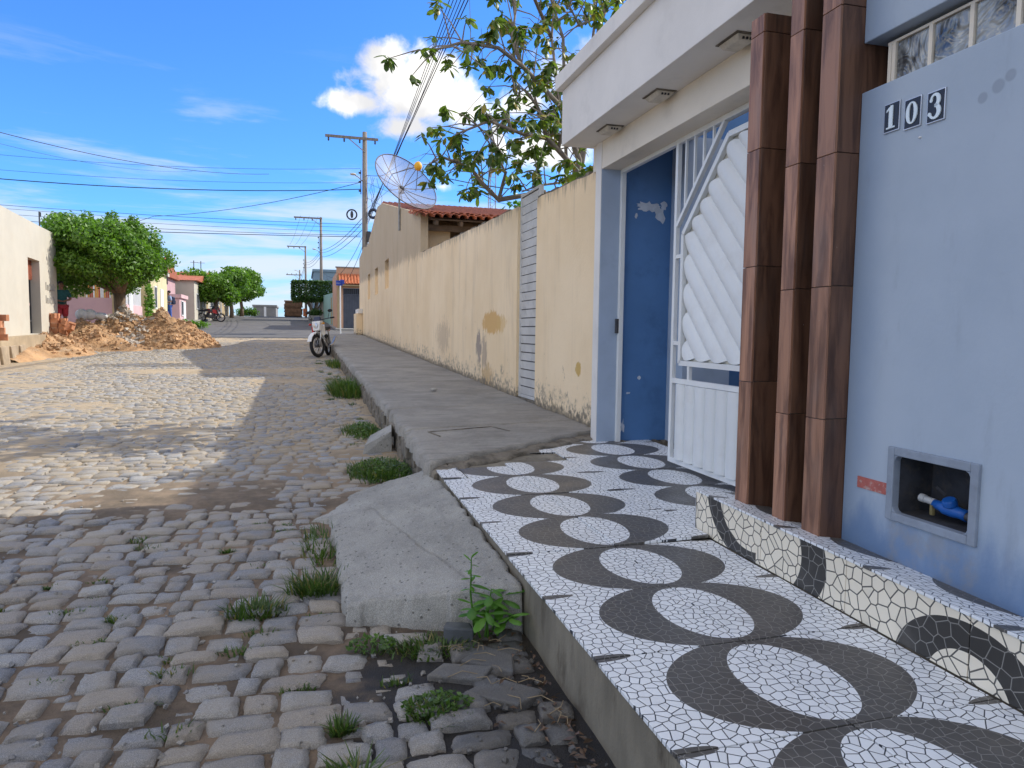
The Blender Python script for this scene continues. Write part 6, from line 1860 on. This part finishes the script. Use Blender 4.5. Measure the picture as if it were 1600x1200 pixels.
# ------------------------------------------------------------------ left houses
ph = top('pink_house_yard', 'mauve pink yard wall with coloured slat fence behind the street tree', 'wall', (0, 31, 0))
m2 = MB(); m2.box(-11, -7.05, 0, .15, .9, 2.42); m2.build('yard_wall', PINK, ph)
for k in range(14):
    xx = -7.95 + k * .062
    m2 = MB(); m2.box(xx, xx + .04, .04, .08, 2.43, 2.95); m2.build('fence_slat', [WHITEP, PINKBAR, ORGBAR][(k * 2 + k // 3) % 3], ph)
m2 = MB(); m2.box(-7.1, -7.0, 1, 1.6, 1.0, 3.0); m2.box(-7.045, -6.98, -.02, .17, .9, 3.0); m2.build('gate_pier', TAN, ph)
pf = top('pink_front_fence', 'pink low front wall topped with pale railings behind the street tree', 'fence', (-7.0, 32.8, 1.1))
m2 = MB(); m2.box(-.1, .0, 0, 3.4, 0, 1.15); m2.build('low_wall', PINKL, pf)
for k in range(30):
    m2 = MB(); m2.box(-.07, -.04, .03 + k * .113, .08 + k * .113, 1.152, 1.95); m2.build('railing', WHITEP, pf)
m2 = MB(); m2.box(-.09, -.02, 0, 3.4, 1.951, 2.0); m2.box(-.002, .01, .8, 1.5, .1, 1.9); m2.build('top_rail', WHITEP, pf)
bush('yellow_green_bush', 'slender yellow green bush against the pale yellow house', (-6.85, 37.0, 1.15), [((0, 0, .5), (.3, .4, .5)), ((0, 0, 1.3), (.26, .4, .6)), ((.0, 0, 1.9), (.2, .3, .3))], 900, .14, LEAF_FAR, 15)
def house_block(name, label, x0, x1, y0, y1, z0, z1, wallm, wins=(), door=None, roof=None, side=+1, cornice=None, cat='house', par=.0):
    """simple single-storey house; its street front is the face at x1 (left side) or x0 (right side)"""
    D = top(name, label, cat, (0, 0, 0)); m_ = MB(); m_.box(x0, x1, y0, y1, z0 - .5, z1); m_.build('wall', wallm, D)
    fx = x1 if side > 0 else x0
    for (a, b_, c_, d) in wins:
        m_ = MB(); m_.box(min(fx - .02, fx + .02 * side), max(fx + .02 * side, fx - .02), a, b_, c_, d); w = m_.build('window', DARKGLASS, D)
        m_ = MB(); e = .06
        for bb in ((a - e, b_ + e, d, d + e), (a - e, b_ + e, c_ - e, c_), (a - e, a, c_, d), (b_, b_ + e, c_, d)):
            m_.box(min(fx, fx + .05 * side), max(fx, fx + .05 * side), *bb)
        m_.build('window_frame', WHITEP, w)
    if door:
        a, b_, c_, d, dm = door; m_ = MB(); m_.box(min(fx, fx + .03 * side), max(fx, fx + .03 * side), a, b_, c_, d); m_.build('door', dm, D)
    if cornice:
        m_ = MB(); m_.box(x0 - .12, x1 + .12, y0 - .12, y1 + .12, z1 + .001, z1 + .22); m_.build('cornice', cornice, D)
    if roof:
        m_ = MB(); yc = (y0 + y1) / 2; m_.prism([(y0 - .3, z1), (y1 + .3, z1), (yc, z1 + roof[1])], 'x', x0 - .2, x1 + .25); m_.build('roof', roof[0], D)
    return D
house_block('yellow_house', 'pale yellow sunlit house with white cornice beyond the pink fence', -13, -7.0, 38.2, 42.6, 1.2, 4.05, YELLOW2, ((39, 39.5, 2.3, 3.3),), (40.6, 41.4, 1.3, 3.3, WHITEP), None, 1, CREAMW)
house_block('tall_tan_house', 'tan house side wall behind the yellow green bush', -13, -7.6, 36.3, 38.1, 1.2, 3.5, TAN)
house_block('mauve_house', 'mauve pink gabled house left of the round trees', -15, -8.2, 46, 53, 1.4, 4.5, PINK, ((48, 49, 2.6, 3.6),), None, (TERRA, 1.2))
house_block('pink_porch', 'small pink porch block with white posts beside the mauve house', -9.0, -7.05, 47, 49.5, 1.4, 3.1, PINKL, ((47.5, 48.2, 2.1, 2.9),), (48.4, 49.2, 1.5, 2.9, WHITEP), None, 1, PINKL)
house_block('cream_row_house', 'long cream house front behind the trunks of the round trees', -13, -7.15, 54, 66, 1.7, 4.6, CREAMW, ((55, 56, 2.7, 3.7), (58, 59, 2.9, 3.9), (63, 64, 3.0, 4.0)), (60.4, 61.4, 2.0, 4.0, TAN), (TERRA, 1.0))
house_block('tan_row_house', 'tan house front beyond the cream one behind the round trees', -13, -7.1, 66.3, 78, 2.2, 5.0, TAN, ((68, 69, 3.4, 4.3), (73, 74, 3.5, 4.4)), (70, 71, 2.4, 4.3, GREYW), (TERRA, 1.0))
house_block('far_grey_house', 'low grey house with white pillar at the far crest', -5.6, -3.0, 92, 100, 2.4, 4.0, GREYW, (), None, None, 1, GREYW)
m2 = MB(); c0 = P(414, 480, 91); m2.box(c0.x - .12, c0.x + .12, 91, 91.2, 2.4, 3.95); tag(m2.build('white_post', WHITEP), 'white post before the low grey house at the crest', 'post')
bush('crest_bush', 'bright green bush beside the low grey house at the crest', (P(388, 492, 84).x, 84, 2.6), [((0, 0, .55), (.9, .6, .55)), ((-.7, 0, .5), (.7, .6, .5)), ((.6, 0, .5), (.6, .5, .5))], 1500, .2, LEAF_FAR, 19)
bush('pavement_weeds', 'clump of yellow green weeds on the pavement past the rubble', (P(290, 500, 44).x, 44, 1.35), [((0, 0, .2), (.8, .8, .3)), ((.7, .5, .15), (.6, .6, .25))], 700, .14, LEAF_FAR, 23, cat='weeds')
for k, (px, Yp, lab) in enumerate(((304, 62, 'thin antenna mast left above the round trees'), (315, 64, 'thin antenna mast right above the round trees'), (262, 40, 'thin antenna pole rising behind the dense street tree'))):
    c0 = P(px, 470, Yp); tp_ = P(px, (407, 408, 395)[k], Yp); m2 = MB(); m2.tube([(c0.x, Yp, 3.5), (c0.x, Yp, tp_.z)], .035, 5); m2.bar((c0.x - .25, Yp, tp_.z - .15), (c0.x + .3, Yp, tp_.z - .15), .03)
    tag(m2.build('antenna_mast', DARKMETAL), lab, 'antenna', 'antenna masts on the left roofs')

# ------------------------------------------------------------------ right side beyond the crossing
oh = top('orange_house', 'salmon orange house with tiled awning and grey gate across the side street', 'house', (0, 46, 0))
zg = zrf(46) + .14
wall_h = MB()
m2 = MB(); m2.box(2.12, 2.52, 0, .2, 1, 3.92); m2.box(3.72, 6.5, 0, .2, 1, 3.92); m2.box(2.12, 6.5, 0, .2, 3.921, 5.18); m2.box(2.12, 2.32, .2, 6, 1, 4.9); m2.build('wall', ORANGEW, oh)
m2 = MB(); m2.box(2.06, 6.5, -.05, .25, 5.181, 5.24); m2.build('wall_cap', GREYW, oh)
m2 = MB(); m2.box(2.16, 2.34, -.03, -.001, 1, 4.7); m2.build('corner_pilaster', TAN, oh)
ysA = np.linspace(-.75, -.0, 3)
aw = sheet('awning_tiles', np.arange(2.25, 4.6, .028), ysA, lambda X, Y: 4.12 + (Y + .75) * .85 + .05 * np.abs(np.sin((X - 2.2) / .19 * np.pi)), ORANGETILE, oh)
for k in range(13):
    m2 = MB(); xx = 2.29 + k * .19; m2.bar((xx, -.77, 4.13 + .045), (xx, -.02, 4.77 + .045), .09, .02); m2.build('awning_ridge_tile', CREAMW if False else ORANGETILE, oh)
m2 = MB(); m2.box(2.2, 4.6, -.7, -.001, 4.02, 4.08); m2.build('awning_board', TAN, oh)
gt = MB(); gt.box(2.52, 3.72, .06, .09, zg - .02, 3.5); g_o = gt.build('gate', GREYSTEEL, oh)
for k in range(12):
    m2 = MB(); xx = 2.54 + k * .1; m2.box(xx, xx + .05, .0, .055, zg, 3.5 if k % 1 == 0 else 3.9); m2.build('gate_bar', GREYSTEEL, g_o)
for k in range(10):
    m2 = MB(); xx = 2.56 + k * .12; m2.box(xx, xx + .035, .02, .06, 3.501, 3.9); m2.build('gate_bar', GREYSTEEL, g_o)
m2 = MB(); m2.box(2.5, 3.74, -.01, .05, 3.5, 3.54); m2.box(2.5, 3.74, -.01, .05, 2.55, 2.58); m2.build('gate_rail', GREYSTEEL, g_o)
m2 = MB(); m2.box(2.525, 3.715, .1, .14, zg, 3.9); m2.build('gate_dark', DARKGLASS, oh)
ss = top('street_sign', 'white post with two small blue street name plates at the corner', 'street sign', (P(532, 520, 38.5).x, 38.5, .95))
m2 = MB(); m2.tube([(0, 0, -.1), (0, 0, 2.95)], .035, 8); m2.build('post', WHITEP, ss)
m2 = MB(); m2.box(-.22, .12, -.05, -.03, 2.66, 2.92); pl1 = m2.build('name_plate', SIGNBLUE, ss)
m2 = MB()
for k in range(5): m2.box(-.19 + k * .06, -.16 + k * .06, -.053, -.0505, 2.77, 2.80)
m2.build('plate_lettering', WHITEP, pl1)
m2 = MB(); m2.box(.0, .02, -.18, .22, 2.72, 2.96); m2.bar((.0, -.06, 2.85), (.2, -.1, 2.85), .02, .22); m2.build('name_plate', SIGNBLUE, ss)
gw = top('green_wall_house', 'sea green street wall with tan door beyond the orange house', 'wall', (0, 0, 0))
m2 = MB(); m2.hexa([(2.12, 52.1, 1.3), (2.4, 52.1, 1.3), (2.0, 61.0, 1.7), (1.72, 61.0, 1.7)], [(2.12, 52.1, 3.9), (2.4, 52.1, 3.9), (2.0, 61.0, 4.1), (1.72, 61.0, 4.1)]); m2.build('wall', GREENW, gw)
m2 = MB(); m2.box(2.05, 2.118, 52.6, 53.4, 1.7, 3.6); m2.build('door', TAN, gw)
bb = house_block('blue_grey_building', 'plain slate blue building rising behind the flat topped tree', 1.15, 6, 70, 80, 2.4, 6.75, BLUEGREY, (), None, None, -1, BLUEGREY, 'building')
house_block('grey_house', 'grey house front half hidden by the flat topped tree', .9, 5, 81, 90, 2.6, 6.0, GREYW, ((82.5, 83.3, 3.9, 4.9),), None, None, -1)
# lumber on a parked trailer
lt = top('lumber_stack', 'tall stack of rough brown timber at the crest of the street', 'timber stack', (-.82, 80, zrf(80) + .03))
q = random.Random(4)
for r in range(12):
    for k in range(4):
        z0 = .12 + r * .138; m2 = MB(); m2.box(-.88 + q.uniform(-.1, .05), .86 + q.uniform(-.08, .1), q.uniform(-.05, .05) + k * .7, .66 + k * .7, z0, z0 + .13 - q.uniform(0, .03)); m2.build('timber', LUMBER, lt)
m2 = MB(); m2.box(-.9, .9, .2, .4, 0, .115); m2.box(-.9, .9, 2.2, 2.4, 0, .115); m2.build('bearer', WOODDARK, lt)
ob = top('orange_barrel', 'small orange barrel on the pavement beside the timber stack', 'barrel', (P(477, 494, 76).x, 76, zrf(76) + .12))
m2 = MB(); m2.lathe([(0, 0), (.20, 0), (.22, .1), (.21, .35), (.22, .7), (.19, .8), (0, .8)], 14); m2.build('barrel_body', ORANGETILE, ob, smooth='auto')
m2 = MB(); m2.torus((0, 0, .36), (0, 0, 1), .215, .015, 14, 5); m2.build('barrel_hoop', DARKMETAL, ob)

# ------------------------------------------------------------------ weeds, grass, small things by the kerb
def tuft(name, label, c, r, n, h, seed, mat=GRASS, flat=.6, cat='grass tuft', w=.0035):
    rng = np.random.default_rng(seed)
    a = rng.uniform(0, 2 * np.pi, n); rr_ = r * np.sqrt(rng.random(n)) * rng.uniform(.6, 1, n)
    bx_ = rr_ * np.cos(a); by_ = rr_ * np.sin(a) * flat
    la = a + rng.normal(0, .9, n); lean = rng.uniform(.25, 1.05, n); H = h * rng.uniform(.45, 1.15, n)
    V3 = np.zeros((n, 6, 3)); wv = np.stack([-np.sin(la), np.cos(la), 0 * la], 1) * (w * rng.uniform(.7, 1.5, n))[:, None]
    for i, t_ in enumerate((0, .55, 1.0)):
        cx = bx_ + np.cos(la) * H * lean * t_ ** 1.6; cy = by_ + np.sin(la) * H * lean * t_ ** 1.6; cz_ = H * (t_ - .35 * lean * t_ ** 2)
        p = np.stack([cx, cy, cz_], 1); ww = wv * (1, .8, .12)[i]
        V3[:, 2 * i] = p - ww; V3[:, 2 * i + 1] = p + ww
    i = np.arange(n)[:, None] * 6; Fq = np.concatenate([i + np.array([0, 1, 3, 2]), i + np.array([2, 3, 5, 4])]).reshape(-1, 4)
    o = np_mesh(name, V3.reshape(-1, 3), Fq, mat); o.location = (c[0], c[1], c[2] if len(c) > 2 else zrf(c[1]) - .015)
    return tag(o, label, cat) if label else o
tuft('grass_tuft', 'bushy grass tuft at the near left corner of the ramp slab', (.06, 3.34), .15, 340, .125, 1)
tuft('grass_tuft', 'low grass tuft among cobbles left of the ramp corner', (-.20, 3.16), .14, 260, .085, 2)
tuft('grass_tuft', 'long grass fringe along the left side of the ramp slab', (.09, 4.0), .13, 160, .09, 3, flat=3.2)
tuft('grass_tuft', 'dense grass mat between the broken block and the concrete apron', (.60, 5.75), .30, 1000, .11, 4, flat=1.5)
tuft('grass_tuft', 'grass mat against the kerb just beyond the broken block', (.62, 7.8), .24, 700, .10, 5, flat=2.2)
tuft('grass_tuft', 'tall grass clump at the kerb half way to the motorcycle', (.70, 11.6), .34, 900, .30, 6, flat=3.0, w=.006)
tuft('grass_tuft', 'sparse grass at the kerb below the motorcycle', (.75, 17.5), .22, 400, .2, 7, flat=6, w=.006)
tuft('grass_tuft', 'grass clump between cobbles below the broken paving stones', (.40, 2.22), .10, 190, .055, 8)
tuft('grass_tuft', 'single small green tuft amid the front cobbles', (.11, 2.19), .045, 110, .06, 9)
tuft('grass_tuft', 'spiky grass tuft in the cobbles near the bottom edge', (.135, 1.92), .05, 60, .11, 10)
tuft('grass_tuft', 'thin grass patch in front of the ramp slab', (.48, 2.66), .20, 330, .05, 11, flat=.5)
rng = np.random.default_rng(50)
allV, allF, off = [], [], 0                                                 # low moss and grass creeping in the joints
for k in range(70):
    if k < 46: x, yv = rng.uniform(-1.3, .6), rng.uniform(1.75, 4.6)
    else: x, yv = rng.uniform(.35, .82), rng.uniform(5, 20)
    if x > .1 and 2.9 < yv < 5: continue
    if x < -.42 * yv: continue
    o = tuft('g', None, (x, yv), rng.uniform(.04, .11), int(rng.uniform(30, 90)), rng.uniform(.02, .045) * (1 if k < 46 else 1.8), 100 + k, flat=rng.uniform(.2, .5), w=.0028)
    me = o.data; n = len(me.vertices); co = np.zeros(n * 3, np.float32); me.vertices.foreach_get('co', co); co = co.reshape(-1, 3) + np.array(o.location)
    fi = np.zeros(len(me.loops), np.int32); me.loops.foreach_get('vertex_index', fi); allV.append(co); allF.append(fi.reshape(-1, 4) + off); off += n
    bpy.data.objects.remove(o); bpy.data.meshes.remove(me)
tag(np_mesh('joint_grass', np.concatenate(allV), np.concatenate(allF), GRASS), kind='stuff')

for (cx, cy, rx, ry, n, sd) in ((.62, 5.78, .26, .42, 900, 71), (.64, 7.75, .18, .5, 700, 72), (.70, 11.7, .2, .8, 900, 73), (.25, 2.72, .10, .06, 120, 74), (.42, 2.24, .12, .07, 160, 75)):
    rng = np.random.default_rng(sd); a = rng.uniform(0, 6.283, n); r_ = np.sqrt(rng.random(n)); hh = (.11 if cy < 10 else .2) * (1 - r_ ** 2) * rng.random(n) * (1 if cy > 3 else .4)
    C = np.stack([cx + rx * r_ * np.cos(a), cy + ry * r_ * np.sin(a), zr(cy + ry * r_ * np.sin(a)) + .01 + hh], 1); C[:, 0] = np.minimum(C[:, 0], .845)
    V3, Fq = leaf_quads(C, .024 if cy < 10 else .05, rng, None, 1.2)
    tag(np_mesh('creeping_weeds', V3, Fq, LEAF_HERB), 'low leafy weeds ' + {71: 'between the broken block and the concrete apron', 72: 'against the kerb beyond the broken block', 73: 'around the tall grass clump at the kerb', 74: 'under the near edge of the ramp slab', 75: 'below the broken slabs in the gutter'}[sd], 'weeds')

# leafy weed growing at the corner of the ramp and tile edge
wd = top('leafy_weed', 'bright green broad leaved weed growing beside the tiled pavement edge', 'weed', (.70, 2.70, zrf(2.7)))
wq = random.Random(8)
wl = bpy.data.meshes.new('leaf'); wl.from_pydata(BLV, [], BLF); wl.materials.append(LEAF_WEED); wl.polygons.foreach_set('use_smooth', [True] * len(BLF)); wl.update()
stems = [((-.035, .03, 0), (-.05, .05, .17), (-.045, .06, .31)), ((0, 0, 0), (.02, .02, .12), (.03, .02, .19)), ((.03, .02, 0), (.07, .05, .10), (.09, .04, .15)), ((.01, -.01, 0), (0, -.03, .08), (-.01, -.05, .13)), ((.05, 0, 0), (.08, -.02, .06), (.1, -.05, .1)), ((-.02, 0, 0), (-.05, -.01, .09), (-.06, -.02, .15))]
for si, (a, b_, c_) in enumerate(stems):
    m2 = MB(); m2.tube([a, b_, c_], [.005, .004, .002], 5); m2.build('stem', LEAF_WEED, wd)
    for k in range(11 if si == 0 else 8):
        t_ = .35 + .65 * k / (10 if si == 0 else 7); p = Vector(b_).lerp(Vector(c_), (t_ - .35) / .65) if t_ > .35 else Vector(b_)
        ang_ = k * 2.4 + si; dr = wq.uniform(-.25, .55) if k < 9 else .9
        x_ = Vector((math.cos(ang_) * math.cos(dr), math.sin(ang_) * math.cos(dr), math.sin(dr))); y_ = Vector((0, 0, 1)).cross(x_).normalized(); z_ = x_.cross(y_)
        L = wq.uniform(.034, .056) if si == 0 else wq.uniform(.06, .10)
        o = bpy.data.objects.new('leaf', wl); COL.objects.link(o); o.parent = wd
        o.matrix_local = Matrix.Translation(p) @ Matrix((x_, y_, z_)).transposed().to_4x4() @ Matrix.Diagonal((L, L * .9, L, 1))

# broken pale block against the kerb
m2 = MB()
m2.hexa([(.52, 6.55, zrf(6.6) - .02), (.80, 6.62, zrf(6.6) - .02), (.85, 7.05, zrf(7) - .02), (.60, 7.0, zrf(7) - .02)],
        [(.55, 6.60, zrf(6.6) + .075), (.80, 6.66, zrf(6.6) + .19), (.84, 7.0, zrf(7) + .20), (.63, 6.96, zrf(7) + .10)])
tag(m2.build('broken_block', CONC_L, None, bevel=.004), 'broken pale concrete block leaning on the sidewalk kerb', 'concrete block')
# flat broken paving pieces in the gutter
DKSTONE = paint('dark_wet_stone', (.085, .092, .10), .25, 8, .6, .7, 60)
for k, (pts, zz_, lab) in enumerate((([(.42, 2.44), (.60, 2.36), (.66, 2.44), (.50, 2.52)], .010, 'long flat broken grey slab in the dark gutter'),
                                     ([(.56, 2.52), (.72, 2.38), (.76, 2.50), (.66, 2.62)], .016, 'flat grey slab nearest the leafy weed in the gutter'),
                                     ([(.52, 2.30), (.68, 2.16), (.80, 2.24), (.66, 2.38)], .006, 'flat grey slab against the tiled pavement edge in the gutter'),
                                     ([(.53, 2.70), (.64, 2.66), (.65, 2.73), (.55, 2.77)], .06, 'small dark square block standing before the ramp slab'))):
    zb_ = zrf(2.4) - .03; m2 = MB(); m2.hexa([(x, y_, zb_) for x, y_ in pts], [(x + rnd.uniform(-.006, .006), y_, zb_ + .03 + zz_ + rnd.uniform(-.006, .006)) for x, y_ in pts])
    tag(m2.build('broken_slab', DKSTONE if k == 3 else COBBLE, None, bevel=.008), lab, 'stone slab', 'loose slabs in the gutter')
# dead leaves and twigs
m2 = MB(); q = random.Random(31)
for k in range(150):
    x = .84 - abs(q.gauss(0, .10)); yv = q.uniform(1.7, 2.75); z_ = zrf(yv) + q.uniform(-.01, .012); a = q.uniform(0, 6.28); L = q.uniform(.007, .022)
    dx, dy = math.cos(a) * L, math.sin(a) * L
    m2.add([(x - dx, yv - dy, z_), (x + dy * .4, yv - dx * .4, z_ + q.uniform(.002, .012)), (x + dx, yv + dy, z_ + q.uniform(0, .01)), (x - dy * .4, yv + dx * .4, z_ + q.uniform(.002, .012))], [(0, 1, 2, 3)])
tag(m2.build('leaf_litter', DRYLEAF), kind='stuff')
m2 = MB()
for k in range(26):
    x = q.uniform(.55, .84); yv = q.uniform(1.95, 2.7); a = q.uniform(0, 3.14); L = q.uniform(.04, .11); z_ = zrf(yv) + .012
    m2.tube([(x, yv, z_), (x + math.cos(a) * L * .5, yv + math.sin(a) * L * .5, z_ + q.uniform(.0, .012)), (x + math.cos(a + .4) * L, yv + math.sin(a + .4) * L, z_)], .0014, 4, False)
tag(m2.build('dry_twigs', paint('dry_straw', (.30, .23, .14), .2, 20, .9, 0)), kind='stuff')
# pebbles and grit on the road
q = random.Random(77); m2 = MB()
for k in range(900):
    yv = 1.7 + 6 * q.random() ** 1.6; x = q.uniform(-.45 * yv - .2, .84)
    if x > .1 and 2.9 < yv < 5: continue
    s_ = q.uniform(.003, .011); z_ = zrf(yv) + q.uniform(-.012, .004)
    R_ = Quaternion(Vector((q.gauss(0, 1), q.gauss(0, 1), q.gauss(0, 1))).normalized(), q.uniform(0, 6.28))
    m2.add([R_ @ (Vector(v) * s_) + Vector((x, yv, z_)) for v in q.choice(rocks)], RKF)
tag(m2.build('road_grit', COBBLE), kind='stuff')
# red scrap and pale stone lying on the slabs and sidewalk
m2 = MB(); m2.ball((1.62, 9.0, swz(9.0) + .03), .035, 8, 5, (1.4, 1, .6)); tag(m2.build('loose_stone', BLOCKSTONE), 'small pale stone lying on the sidewalk before the yellow wall', 'stone')

bpy.context.view_layer.update()
